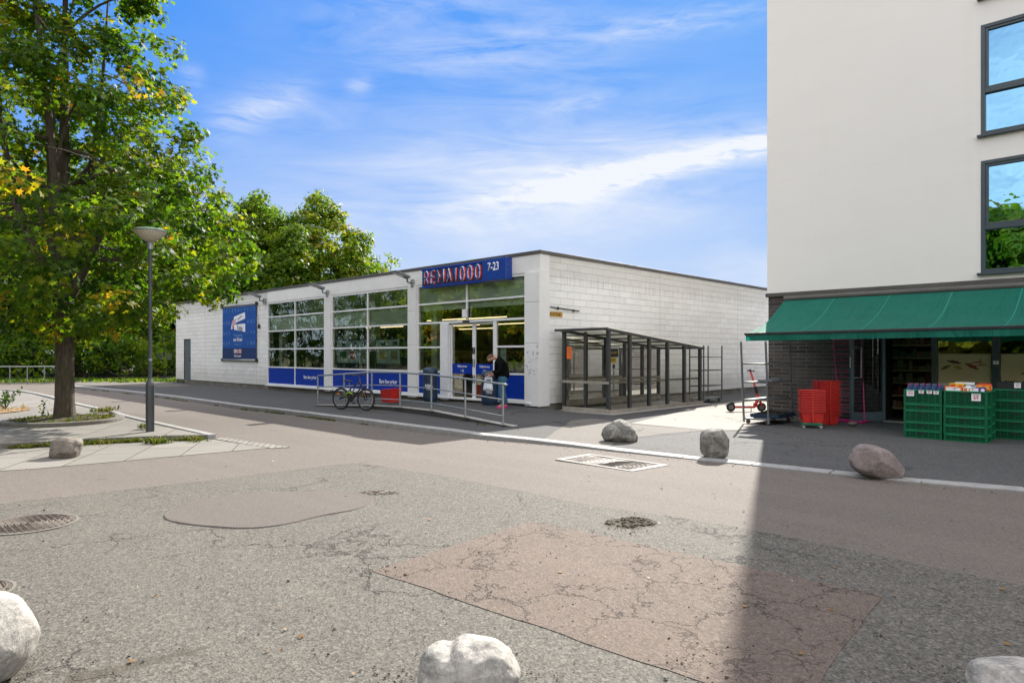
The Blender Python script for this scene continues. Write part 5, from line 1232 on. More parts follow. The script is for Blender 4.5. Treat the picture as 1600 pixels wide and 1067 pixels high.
for (x0,x1,lab,k) in ((-3.53,-2.56,'tan window poster with spice leaves and red chillies, left of the dark mullion',0),(-2.39,-.95,'tan window poster with a bowl of nuts, right of the dark mullion',1)):
    t=thing('spice_poster',lab,'poster',((x0+x1)/2,YT+.05,1.1)); y=YT+.076
    mb=MB(); mb.box(x0,x1,y,y+.008,.95,1.60); mb.build('sheet',M['tan'] if False else mat('kraft',(.50,.38,.22),.7,.08,3,0,0),t)
    if k==0:
        for cx,cz,s,an,c,wd in ((x0+.14,1.30,.12,.5,(.12,.09,.01),.3),(x0+.30,1.42,.15,-.2,(.09,.03,.012),.25),(x0+.37,1.30,.10,-.4,(.35,.22,.01),.4),(x0+.62,1.33,.16,-.5,(.25,.04,.02),.28),(x0+.72,1.42,.13,.1,(.30,.05,.02),.12),(x0+.80,1.36,.12,.2,(.28,.05,.02),.12),(x0+.78,1.44,.08,1.4,(.30,.05,.02),.15)):
            mb=MB(); leafdec(mb,cx,cz,y-.003-random.random()*.002,s,an,9,wd); mb.build('spice_picture',mat('spice',c,.7,.3,20,0,0),t)
    else:
        mb=MB(); leafdec(mb,x0+.75,1.22,y-.003,.42,.08,14,.28); mb.build('bowl_picture',mat('bowl',(.16,.09,.06),.7,.3,20,0,0),t)
        for q in range(14):
            mb=MB(); leafdec(mb,x0+.45+.045*q,1.24+.03*math.sin(q*2.1),y-.006-.0005*q,.045,q*1.3,6,.5); mb.build('nut_picture',mat('nut',((.45,.33,.12),(.3,.17,.1),(.35,.3,.2))[q%3],.7,.2,20,0,0),t)
# roller blinds / notices behind upper glass
mb=MB(); mb.box(-3.53,-3.0,YT+.3,YT+.32,1.80,2.6); mb.build('inside_board',mat('board_green',(.09,.12,.05),.7,.1,3,0,0),apt)
mb=MB(); mb.box(-2.99,-2.75,YT+.3,YT+.32,1.80,2.6); mb.build('inside_board',mat('board_red',(.14,.03,.025),.7,.1,3,0,0),apt)
# open glass door leaf
hg=Vector((-4.60,YT-.0,0)); fe=Vector((-5.12,YT-.74,0)); dv=(fe-hg); L=dv.length; an=math.atan2(dv.y,dv.x)
t=thing('shop_door','open glass door leaf with long steel pull handle folded out from the shop front','door',(hg.x,hg.y,.03),an)
mb=MB(); s=.075; mb.box(0,s,-.03,.03,0,2.52); mb.box(L-s,L,-.03,.03,0,2.52); mb.box(s,L-s,-.03,.03,2.42,2.52); mb.box(s,L-s,-.03,.03,0,.22); mb.build('leaf_frame',mat('teal_grey_metal',(.045,.085,.10),.4,.12,3,0,0),t,bevel=.004)
mb=MB(); mb.quad((s,0,.22),(L-s,0,.22),(L-s,0,2.42),(s,0,2.42)); mb.build('door_glass',M['doorglass'],t)
for yy in (.08,):
    mb=MB(); x=L-.22; mb.tube([(L-.04,.03,1.02),(L-.04,yy,1.02),(x,yy,1.02),(x,yy,1.72),(L-.04,yy,1.72),(L-.04,.03,1.72)],.013,8); mb.build('pull_handle',M['galv'],t,smooth=True)
mb=MB(); mb.box(L+.0005,L+.003,-.012,.012,1.25,1.5); mb.build('strike_plate',M['paper'],t)
# stone that wedges the door
def boulder(name, c, rx, ry, rz_, m, label, seed, rot=0, amp=.22, flat=.25, shape=None, sink=.0, sub=5, sq=2.0, cat='boulder', yaw=0, facet=0.0):
    bm=bmesh.new(); bmesh.ops.create_icosphere(bm, subdivisions=sub, radius=1)
    rp=random.Random(int(seed*10)); planes=[(Vector((rp.uniform(-1,1),rp.uniform(-1,1),rp.uniform(-.3,1))).normalized(),rp.uniform(.78,.93)+(.09 if m.name=='rock_pale' else 0)) for k in range(9)]
    for v in bm.verts:
        d=v.co.normalized()
        # superellipsoid for squarer stones
        k=(abs(d.x)**sq+abs(d.y)**sq+abs(d.z)**sq)**(-1/sq)
        q=d*k
        n=mnoise.noise(d*1.1+Vector((seed,0,0)))*amp+mnoise.noise(d*2.6+Vector((0,seed,0)))*amp*.40+mnoise.noise(d*6+Vector((0,0,seed)))*amp*.16-abs(mnoise.noise(d*3.4+Vector((seed,2,7))))*amp*.30+mnoise.noise(d*17+Vector((0,0,seed)))*amp*.06
        q*= 1+n
        for pd,ph in planes:
            e=q.dot(pd)-ph
            if e>0: q-=pd*e*.82
        if shape: q=shape(q)
        q=Vector((q.x*rx,q.y*ry,q.z*rz_))
        q=Matrix.Rotation(rot,3,'Y')@q
        v.co=q
    zmin=min(v.co.z for v in bm.verts); zmax=max(v.co.z for v in bm.verts); cut=zmin+(zmax-zmin)*flat*.35
    for v in bm.verts:
        if v.co.z<cut: v.co.z=cut+(v.co.z-cut)*.15
    zmin=min(v.co.z for v in bm.verts)
    for v in bm.verts: v.co.z-=zmin+sink; v.co=Matrix.Rotation(yaw,3,'Z')@v.co
    me=bpy.data.meshes.new(name); bm.to_mesh(me); bm.free(); me.polygons.foreach_set('use_smooth',[True]*len(me.polygons))
    o=link(name,me,m); o.location=c; return tag(o,label,cat,group='boulders keeping cars off the paving' if cat=='boulder' else None)
# local x of each stone is turned to the camera's right
YAW=HEAD
def bat(cx,by,z,dy=0.0):
    p=G(cx,by,z); return p+Vector((FW[0],FW[1],0))*dy
boulder('boulder',bat(971,690.5,.02,.2),.29,.26,.222,M['rock_grey'],'rounded grey veined boulder with a humped top, left of the two by the kerb',3.1,R(6),.15,.3,lambda q:Vector((q.x*(1.06-.28*q.z),q.y,q.z)),.01,5,2.2,yaw=YAW)
boulder('boulder',bat(1123,716,.02,.18),.232,.22,.222,M['rock_grey'],'squarish grey boulder with a pale flat top standing on the kerb',8.4,0,.11,.1,None,.01,5,3.6,yaw=YAW)
boulder('boulder',bat(1388,749,.02,.22),.37,.26,.20,M['rock_pink'],'smooth pinkish egg shaped boulder lying in the shade by the kerb',5.2,R(20),.08,.3,lambda q:Vector((q.x,q.y*(1-.2*q.x),q.z*(1-.22*q.x))),.01,5,2.2,yaw=YAW)
boulder('boulder',GR(90,717)+Vector((FW[0],FW[1],0))*.2+Vector((0,0,.005)),.275,.24,.185,M['rock_brown'],'flat brown boulder on the pale slabs near the tree',11.7,R(-4),.17,.3,None,.02,5,2.6,yaw=YAW)
boulder('boulder',G(-66,1092,.0)+Vector((FW[0],FW[1],0))*.18,.20,.22,.215,M['rock_pale'],'smooth white boulder cut off by the lower left corner',2.3,R(10),.10,.1,None,.01,5,2.3,yaw=YAW)
boulder('boulder',G(726,1142,.0)+Vector((FW[0],FW[1],0))*.17,.238,.21,.175,M['rock_pale'],'pale two-lobed boulder in the middle of the bottom edge',6.6,R(-8),.15,.1,lambda q:q*(1-.16*math.exp(-((q.x+.28)/.16)**2)*max(0,q.z)),.01,6,2.2,yaw=YAW)
boulder('boulder',G(1636,1156,.0)+Vector((FW[0],FW[1],0))*.12,.225,.19,.142,M['rock_pale'],'pale speckled boulder cut off by the lower right corner',9.9,R(6),.12,.1,None,.01,5,2.2,yaw=YAW)
boulder('door_stone',G(1332,665,.016),.10,.08,.05,M['rock_brown'],'small round stone wedging the open shop door',1.2,0,.12,.1,None,.0,3,2,cat='stone',yaw=YAW)
# ------------------------------------------------------------------ awning
def awning():
    xa,xb=-6.87,1.2; yb,yf=YT-.16,14.92; zb,zf=2.97,2.075
    t=thing('awning','long green canvas awning with short valance over the small shop front','awning',((xa+xb)/2,YT,zb))
    ns,nx=24,120
    def prof(s,x):
        sag=-.13*math.sin(PI*s)**1.2*(1+.15*math.sin(x*1.7))
        wr=.016*math.sin(x*9+s*6)*math.exp(-(x-xa)/1.1)*math.sin(PI*s)
        return (yb+(yf-yb)*s, zb+(zf-zb)*s+sag+wr+ (x-xa)*.005*s)
    mb=MB(); vs=[];fs=[]
    for j in range(ns+1):
        for i in range(nx+1):
            x=xa+(xb-xa)*i/nx; y,z=prof(j/ns,x); vs.append((x,y,z))
    for j in range(ns):
        for i in range(nx):
            a=j*(nx+1)+i; fs.append((a,a+nx+1,a+nx+2,a+1))
    mb.add(vs,fs); c=mb.build('canopy',M['canvas'],t,smooth=True)
    x=xa+1.22
    while x<xb:
        mb=MB(); vs=[]
        for j in range(ns+1):
            y,z=prof(j/ns,x); vs+=[(x-.007,y,z+.004),(x+.007,y,z+.004)]
        mb.add(vs,[(2*j,2*j+2,2*j+3,2*j+1) for j in range(ns)]); mb.build('seam',mat('seam_green',(.02,.27,.19),.7,.1,3,0,0),c); x+=1.22
    mb=MB(); mb.box(xa-.03,xb,yf-.045,yf+.03,zf-.045,zf+.015)
    o=mb.build('front_bar',M['black'],t,bevel=.01)
    for v in o.data.vertices: v.co.z+= (v.co.x+ORG[o.name].x-xa)*.005
    mb=MB(); vs=[];fs=[]
    for i in range(nx+1):
        x=xa+(xb-xa)*i/nx; w=.012*math.sin(x*7)
        for k,zz in enumerate((0,-.06,-.13)): vs.append((x,yf-.03+w*k*.5,zf-.046+zz+(x-xa)*.005))
    for i in range(nx):
        for k in range(2): a=i*3+k; fs.append((a,a+3,a+4,a+1))
    mb.add(vs,fs); mb.build('valance',M['canvas'],t,smooth=True)
    mb=MB(); mb.tube([(xa-.02,YT-.13,zb+.04),(xb,YT-.13,zb+.04)],.075,14); mb.build('roller_box',M['fascia'],t)
    for x in (xa+.9,xa+4.6):
        mb=MB(); mb.tube([(x,YT-.1,zb-.25),(x+.9,YT-1.2,zb-.85),(x+.2,yf+.05,zf-.03)],.022,8); mb.build('folding_arm',M['dgalv'],t)
awning()
# ------------------------------------------------------------------ pink wire display
t=thing('wire_display','magenta wire display rack leaning on the dark brick wall behind the red baskets','display rack',(-5.2,16.75,0))
xl0,xr=-5.42,-4.86
mb=MB()
for z in [.25+.135*k for k in range(13)]:
    f=z/2.0; mb.tube([(xl0+.02-.22*f,16.85+.18*f,z),(xr-.15*f,16.85+.18*f,z)],.006,5); mb.tube([(xl0+.02-.22*f,16.72+.3*f,z-.03),(xr-.15*f,16.72+.3*f,z-.03)],.004,4)
mb.build('wire_shelf',M['magenta'],t)
for x in (xl0,xr):
    k=-.22 if x==xl0 else -.15
    mb=MB(); mb.tube([(x,16.7,.05),(x+k,17.03,2.0)],.014,6); mb.build('side_post',M['magenta'],t)
mb=MB(); mb.box(xl0-.05,xr+.05,16.45,16.95,.02,.06); mb.build('foot',M['magenta'],t,bevel=.01)
mb=MB(); mb.box(xl0-.2,xr-.1,16.99,17.01,1.93,2.12); hd=mb.build('header',M['magenta'],t)
text('lettering','TILBUD',M['wtx'],hd,((xl0+xr)/2-.15,16.985,2.0),.12,ext=0,off=.01)
# ------------------------------------------------------------------ red shopping baskets
def basket_mesh():
    mb=MB(); w,d,h=.225,.155,.24
    o=[(-w,-d),(w,-d),(w,d),(-w,d)]; b=[(x*.82,y*.82) for x,y in o]
    mb.add([(x,y,0) for x,y in b]+[(x,y,h) for x,y in o],[(3,2,1,0),(0,1,5,4),(1,2,6,5),(2,3,7,6),(3,0,4,7)])
    R1=1.13
    mb.add([(x*R1,y*R1*1.02,h-.016) for x,y in o]+[(x*R1,y*R1*1.02,h) for x,y in o]+[(x*.97,y*.96,h) for x,y in o]+[(x*.985,y*.98,h-.016) for x,y in o],
       [(i,(i+1)%4,(i+1)%4+4,i+4) for i in range(4)]+[(4+i,4+(i+1)%4,8+(i+1)%4,8+i) for i in range(4)]+[(i,(i+1)%4,12+(i+1)%4,12+i)[::-1] for i in range(4)])
    for s in (-1,1):
        mb.box(s*w*1.0-.012,s*w*1.0+.012,-.03,.03,h*.1,h*.96); mb.box(-.018,.018,s*d-.012*1,s*d+.012,h*.1,h*.96)
    return mb.mesh('basket_shell')
BM=basket_mesh(); BM.materials.append(M['red'])
def basket(loc, rz, label, grp):
    o=bpy.data.objects.new('shopping_basket',BM); COL.objects.link(o); o.location=loc; o.rotation_euler=(0,0,rz)
    tag(o,label,'shopping basket',grp)
    b=o.modifiers.new('bevel','BEVEL'); b.width=.005; b.segments=1
    return o
ga=G(1268,668,.016); sp=(.86-.16-.24)/13
dl_=thing('basket_dolly','low green wheeled dolly under the front stack of red baskets','dolly',(ga.x,ga.y,.016),R(30))
mb=MB(); mb.box(-.20,.20,-.14,.14,.07,.11); mb.build('deck',M['dgreen'],dl_,bevel=.008)
for x in (-.17,.17):
    for y in (-.11,.11):
        mb=MB(); mb.lathe([(.028,-.012),(.028,.012)],14,(0,0,0),Matrix.Translation((x,y,.028))@Matrix.Rotation(R(90),4,'X')); mb.tube([(x,y,.03),(x,y,.07)],.008,6); mb.build('caster',M['galv'],dl_)
mb=MB()
for x in (-.2,.2): mb.box(x-.008,x+.008,-.02,.02,.11,.28)
mb.build('stay',M['dgalv'],dl_)
for k in range(14):
    pos=('bottom basket' if k==0 else 'topmost basket' if k==13 else 'basket %d up from the bottom'%(k+1))
    basket((ga.x+random.uniform(-.002,.002),ga.y,.13+k*sp),R(30)+random.uniform(-.012,.012),'red shopping %s of the front stack on the dolly'%pos,'red baskets in the front stack')
gb=G(1291,663,.016)
for k in range(16):
    pos=('bottom basket' if k==0 else 'topmost basket' if k==15 else 'basket %d up from the bottom'%(k+1))
    basket((gb.x+random.uniform(-.004,.004),gb.y,.02+k*(1.0-.26)/15),R(52)+random.uniform(-.02,.02),'red shopping %s of the taller rear stack'%pos,'red baskets in the rear stack')
# ------------------------------------------------------------------ green crates
_cm={}
def crate_mesh(w,d,h):
    k=(round(w,3),round(d,3),round(h,3))
    if k in _cm: return _cm[k]
    mb=MB(); t=.012; z1=h-.004
    mb.box(-w/2+t,w/2-t,-d/2+t,d/2-t,.006,.018)
    # corner posts and rims, ribbed walls between them
    for x in (-w/2,w/2-.035):
        for y in (-d/2,d/2-.03): mb.box(x,x+.035,y,y+.03,.0,z1)
    for y0,y1 in ((-d/2,-d/2+.02),(d/2-.02,d/2)):
        mb.box(-w/2+.036,w/2-.036,y0-(.006 if y0<0 else 0),y1+(.006 if y0>0 else 0),z1-.024,z1,None,2); mb.box(-w/2+.036,w/2-.036,y0,y1,0,.02)
        ym=(y0+y1)/2; mb.box(-w/2+.036,w/2-.036,ym-.003,ym+.003,.02,z1-.03,None,1)
        nr=max(2,int((h-.06)/.03)); 
        for i in range(nr):
            z=.028+i*(h-.066)/nr; mb.box(-w/2+.037,w/2-.037,y0+.004,y1-.004,z,z+.008)
        for i in range(1,6): x=-w/2+i*w/6; mb.box(x-.005,x+.005,y0+.001,y1-.001,.021,z1-.031)
    for x0,x1 in ((-w/2,-w/2+.02),(w/2-.02,w/2)):
        mb.box(x0-(.006 if x0<0 else 0),x1+(.006 if x0>0 else 0),-d/2+.031,d/2-.031,z1-.024,z1,None,2); mb.box(x0,x1,-d/2+.031,d/2-.031,0,.02)
        xm_=(x0+x1)/2; mb.box(xm_-.003,xm_+.003,-d/2+.031,d/2-.031,.02,z1-.03,None,1)
        for i in range(1,5): y=-d/2+i*d/5; mb.box(x0+.001,x1-.001,y-.005,y+.005,.021,z1-.031)
    me=mb.mesh('crate_shell'); me.materials.append(M['green']); me.materials.append(M['green_rib_shade']); me.materials.append(M['greenl'])
    hb=MB(); hb.box(-.06,.06,-d/2-.002,-d/2+.003,h-.062,h-.036); hm=hb.mesh('hand_slot'); hm.materials.append(M['btx'])
    _cm[k]=(me,hm); return _cm[k]
def crate(x,y,z,w,d,h,label,grp,cm=None,rz=0):
    me,hm=crate_mesh(w,d,h); o=bpy.data.objects.new('crate',me); COL.objects.link(o); o.location=(x,y,z); o.rotation_euler=(0,0,rz); tag(o,label,'crate',grp)
    c=bpy.data.objects.new('hand_slot',hm); COL.objects.link(c); c.parent=o
    return o
ordn=['bottom','second','third','fourth','top']
def stack(xc,yc,w,d,hs,desc,grp,z0=.016,rz=0):
    z=z0
    for i,h in enumerate(hs):
        crate(xc+random.uniform(-.004,.004),yc+random.uniform(-.004,.004),z,w,d,h,'green slatted crate, %s of the stack %s'%(ordn[i] if i<len(hs)-1 else 'topmost',desc),grp,rz=rz+random.uniform(-.006,.006)); z+=h
    return z
x1c=-3.165; yc=14.53
zt1=stack(x1c,yc,.62,.42,(.155,.155,.22,.12,.27),'topped with dark bottles','crates stacked outside the small shop')
zt2=stack(-2.50,14.53,.66,.42,(.13,.16,.16,.19,.28),'topped with boxed snacks','crates stacked outside the small shop')
stack(-2.50,14.97,.66,.42,(.16,.16,.16,.19,.25),'behind the snack boxes','crates stacked outside the small shop')
stack(x1c,14.97,.62,.42,(.16,.16,.16,.19,.25),'behind the bottles','crates stacked outside the small shop')
zt3=stack(-1.90,15.55,.66,.42,(.17,.18,.19,.19,.2),'set back at the right edge under black trays','crates stacked outside the small shop')
zt4=stack(-1.22,15.55,.66,.42,(.17,.18,.19,.19,.2),'beyond the right edge beside the black trays','crates stacked outside the small shop')
# bottles
def bottle_mesh():
    mb=MB(); mb.lathe([(.038,0),(.042,.01),(.042,.15),(.036,.19),(.016,.225),(.014,.25)],14); me=mb.mesh('bottle_glass',True); me.materials.append(M['navy'])
    mb=MB(); mb.lathe([(.017,.245),(.017,.275),(.001,.276)],12); cp=mb.mesh('cap'); cp.materials.append(mat('violet_cap',(.10,.10,.22),.5,.1,5,0,0))
    cr=mb.mesh('cap'); cr.materials.append(M['redtx'])
    mb=MB(); mb.lathe([(.0428,.05),(.0428,.13)],14); lb=mb.mesh('bottle_label'); lb.materials.append(M['bin'])
    return me,cp,cr,lb
bm_=bottle_mesh()
for j in range(3):
    for i in range(6):
        o=bpy.data.objects.new('bottle',bm_[0]); COL.objects.link(o); o.location=(x1c-.25+i*.1,14.40+j*.12,zt1-.17)
        tag(o,'dark blue drink bottle standing in the top crate of the left stack','bottle','bottles in the left crate stack')
        c=bpy.data.objects.new('cap',bm_[2] if (i*7+j*3)%5==0 else bm_[1]); COL.objects.link(c); c.parent=o
        c=bpy.data.objects.new('bottle_label',bm_[3]); COL.objects.link(c); c.parent=o
def pack(x,y,z,w,d,h,m,m2,label,rz=0):
    t=thing('food_carton',label,'food box',(x,y,z),rz,'cartons on the middle crate stack',True)
    mb=MB(); mb.box(-w/2,w/2,-d/2,d/2,0,h); mb.build('carton',m,t,bevel=.003)
    mb=MB(); mb.box(-w*.42,-w*.08,-d/2-.002,-d/2-.0003,h*.15,h*.85); mb.lathe([(h*.3,0),(h*.3,.0022)],16,(0,0,0),Matrix.Translation((w*.3,-d/2-.0002,h*.5))@Matrix.Rotation(R(90),4,'X')); mb.build('print',m2,t)
zz=zt2-.03
pack(-2.68,14.42,zz,.27,.16,.10,M['orange'],M['wtx'],'orange snack box with white print at the front left of the middle stack')
pack(-2.46,14.42,zz,.14,.16,.095,M['paper'],M['orange'],'white food box with orange picture, front middle of the middle stack')
pack(-2.29,14.42,zz,.17,.16,.095,M['purple'],M['wtx'],'purple sweet box at the front right of the middle stack',R(2))
pack(-2.66,14.62,zz+.03,.22,.16,.12,M['yellow'],M['redtx'],'yellow box in the second row of the middle stack',R(-8))
pack(-2.45,14.64,zz+.03,.2,.16,.10,M['galv'],M['wtx'],'silver grey pack lying in the second row of the middle stack',R(10))
pack(-2.26,14.62,zz+.03,.2,.16,.11,M['orange'],M['yellow'],'orange and yellow bag at the right of the second row',R(-4))
pack(-2.6,14.9,zz+.0,.3,.2,.16,M['paper'],M['paleblue'],'white pack standing behind the front snack boxes',R(6))
pack(-2.3,14.92,zz+.0,.2,.2,.15,M['red'],M['wtx'],'red pack at the back right of the middle stack',R(16))
for k,(x,w) in enumerate(((-2.02,.3),(-1.68,.3),(-1.3,.4))):
    t=thing('black_tray',('left','middle','right')[k]+' black produce tray with green leaves on the set back crates','tray',(x,15.5,zt3),0,'black trays at the right edge')
    mb=MB(); z=zt3
    mb.box(x-w/2,x+w/2,15.36,15.72,z,z+.012)
    for q in ((x-w/2,x+w/2,15.36,15.37),(x-w/2,x+w/2,15.71,15.72),(x-w/2,x-w/2+.01,15.37,15.71),(x+w/2-.01,x+w/2,15.37,15.71)): mb.box(*q,z+.012,z+.13)
    mb.build('tray_shell',M['black'],t)
    mb=MB(); rnd=random.Random(k)
    for q in range(50):
        cx,cy,cz=x+rnd.uniform(-w*.42,w*.42),rnd.uniform(15.40,15.68),z+rnd.uniform(.08,.15); s=.03
        d=Vector((rnd.uniform(-1,1),rnd.uniform(-1,1),rnd.uniform(-.2,.8))).normalized()*s; e=Vector((-d.y,d.x,.01)).normalized()*s*.6; c=Vector((cx,cy,cz))
        mb.add([tuple(c-d),tuple(c+e),tuple(c+d),tuple(c-e)],[(0,1,2,3)])
    mb.build('produce',M['leaf_dark'],t)
def ptag(x,y,z,w,h,s,label,size,yy=None):
    t=thing('price_tag',label,'price tag',(x,y,z))
    mb=MB(); mb.box(x-w/2,x+w/2,y-.003,y,z-h/2,z+h/2); mb.build('card',M['paper'],t)
    text('lettering',s,M['redtx'],t,(x,y-.0035,z-h*.06),size,ext=0,off=.02,sx=.85)
    mb=MB(); mb.box(x-w*.38,x+w*.38,y-.0042,y-.0035,z+h*.3,z+h*.38); mb.build('print_line',M['btx'],t)
yf=14.53-.21-.006
ptag(x1c-.20,yf,zt1-.075,.125,.11,'34,90','white price card 34,90 at the left of the bottle crate',.048)
ptag(x1c-.02,yf,zt1-.045,.085,.06,'49','small price card second from left on the bottle crate',.045)
ptag(x1c+.11,yf,zt1-.045,.085,.06,'59','small price card third from left on the bottle crate',.045)
ptag(x1c+.22,yf,zt1-.05,.085,.06,'59','small price card at the right end of the bottle crate',.045)
ptag(-2.33,yf,zt2-.11,.14,.13,'69','large white price card 69 on the middle crate stack',.09)
ptag(-2.66,14.335,zz+.055,.08,.07,'9','price card stuck on the orange snack box',.05)
ptag(-2.385,14.335,zz+.055,.08,.07,'7','price card between the white and purple boxes',.05)
ptag(-1.86,15.335,zt3+.075,.10,.10,'25','square grey price card on the left black trays',.05)
ptag(-1.45,15.335,zt3+.085,.11,.09,'5','price card with red figure at the right edge trays',.06)
ptag(-2.47,YT+.03,1.42,.1,.08,'9','tiny price card hung on the dark shop front mullion',.05)
# ------------------------------------------------------------------ street lamp, signs, guard rail
g=G(234.5,674,PZ)
t=thing('street_lamp','slim grey street lamp with a wide dish shaped head beside the tree','street lamp',g,0,None,True)
mb=MB(); mb.lathe([(.085,0),(.085,.95),(.075,1.0),(.040,1.09)],8); mb.build('pole_foot',M['lamp'],t)
mb=MB(); mb.lathe([(.036,1.05),(.034,3.78)],14); auto_smooth(mb.build('pole',M['lamp'],t))
mb=MB(); mb.lathe([(.038,1.46),(.038,1.50)],14); mb.build('band',M['galv'],t)
mb=MB(); mb.lathe([(.055,3.76),(.06,3.86),(.075,3.90),(.06,3.905)],16); mb.build('collar',M['galv'],t)
def diffmat():
    m,tt,p=newmat('lamp_diffuser'); p.inputs['Base Color'].default_value=(.62,.56,.46,1); p.inputs['Roughness'].default_value=.35; p.inputs['Subsurface Weight'].default_value=0
    c=tt.coord(); gr=tt.new('ShaderNodeTexGradient',gradient_type='RADIAL'); tt.put(gr.inputs[0],c)
    w=tt.math('SINE',tt.math('MULTIPLY',gr.outputs[0],2*PI*36)); tt.put(p.inputs['Normal'],tt.bump(w,.006)); return m
mb=MB(); mb.lathe([(.06,3.90),(.10,3.93),(.20,4.00),(.30,4.10),(.315,4.125)],48); auto_smooth(mb.build('diffuser',diffmat(),t),60)
mb=MB(); mb.lathe([(.325,4.12),(.33,4.14),(.26,4.175),(.12,4.20),(.001,4.21)],40); auto_smooth(mb.build('lamp_cap',mat('cap_green',(.17,.24,.20),.5,.1,3,0,0),t),50)
g=G(256.5,590,0); t=thing('sign_post','grey post with two blank sign backs at the edge of the woods','sign post',g)
mb=MB(); mb.tube([(g.x,g.y,-.1),(g.x,g.y,2.9)],.045,8); mb.build('post',M['lamp'],t)
for s in (-1,1):
    Mx=Matrix.Translation((g.x,g.y,1.42))@Matrix.Rotation(HEAD+s*R(8),4,'Z'); mb=MB(); mb.box(.06 if s>0 else -.50,.50 if s>0 else -.06,-.06,-.045,-.22,.24,Mx); mb.build('sign_back',M['galv'] if s<0 else M['dgalv'],t)
t=thing('guard_rail','pale horizontal pipe rail on thin posts before the woods','guard rail',G(50,600,-.05))
a=G(-40,600,-.05); b=G(96,599,-.05); n=5
P=[a.lerp(b,k/n)+Vector((0,0,.95)) for k in range(n+1)]
mb=MB(); mb.tube(P,.028,8); mb.build('rail',M['galv'],t)
for p in P:
    mb=MB(); mb.tube([(p.x,p.y,-.1),(p.x,p.y,p.z)],.03,6); mb.build('post',M['dgalv'],t)
# ------------------------------------------------------------------ trees
MAPLE=[(0,-.5),(.10,-.22),(.46,-.30),(.30,-.04),(.52,.16),(.20,.14),(.0,.52),(-.20,.14),(-.52,.16),(-.30,-.04),(-.46,-.30),(-.10,-.22)]
LEAF4=[(0,-.5),(.3,.0),(0,.5),(-.3,.0)]
LEAF6=[(0,-.5),(.34,-.22),(.26,.22),(0,.5),(-.30,.18),(-.30,-.26)]
def leaves_mesh(name, P, N, S, tint, shape, rs):
    n=len(P); k=len(shape); sh=np.array(shape)
    N=N/np.linalg.norm(N,axis=1,keepdims=True)
    ref=rs.normal(size=(n,3)); U=np.cross(N,ref); U/=np.linalg.norm(U,axis=1,keepdims=True)+1e-9; V=np.cross(N,U)
    co=P[:,None,:]+U[:,None,:]*(sh[None,:,0,None]*S[:,None,None])+V[:,None,:]*(sh[None,:,1,None]*S[:,None,None])
    co+=N[:,None,:]*((np.abs(sh[None,:,0,None])-.2)*S[:,None,None]*.35*rs.uniform(-1,1,size=(n,1,1)))
    me=bpy.data.meshes.new(name); me.vertices.add(n*k); me.vertices.foreach_set('co',co.reshape(-1).astype('f'))
    me.loops.add(n*k); me.loops.foreach_set('vertex_index',np.arange(n*k,dtype='i'))
    me.polygons.add(n); me.polygons.foreach_set('loop_start',np.arange(0,n*k,k,dtype='i')); me.polygons.foreach_set('loop_total',np.full(n,k,dtype='i'))
    me.update(calc_edges=True)
    at=me.attributes.new('tint','FLOAT','FACE'); at.data.foreach_set('value',tint.astype('f'))
    return me
def branch_path(a, b, rs, wob=.12, n=5, up=.15):
    a=np.array(a);b=np.array(b);L=np.linalg.norm(b-a); pts=[]
    off=rs.normal(size=3)*wob*L
    for i in range(n+1):
        t=i/n; p=a+(b-a)*t+off*math.sin(PI*t)*.6+np.array([0,0,up*L*math.sin(PI*t)*.6]); pts.append(p)
    return pts
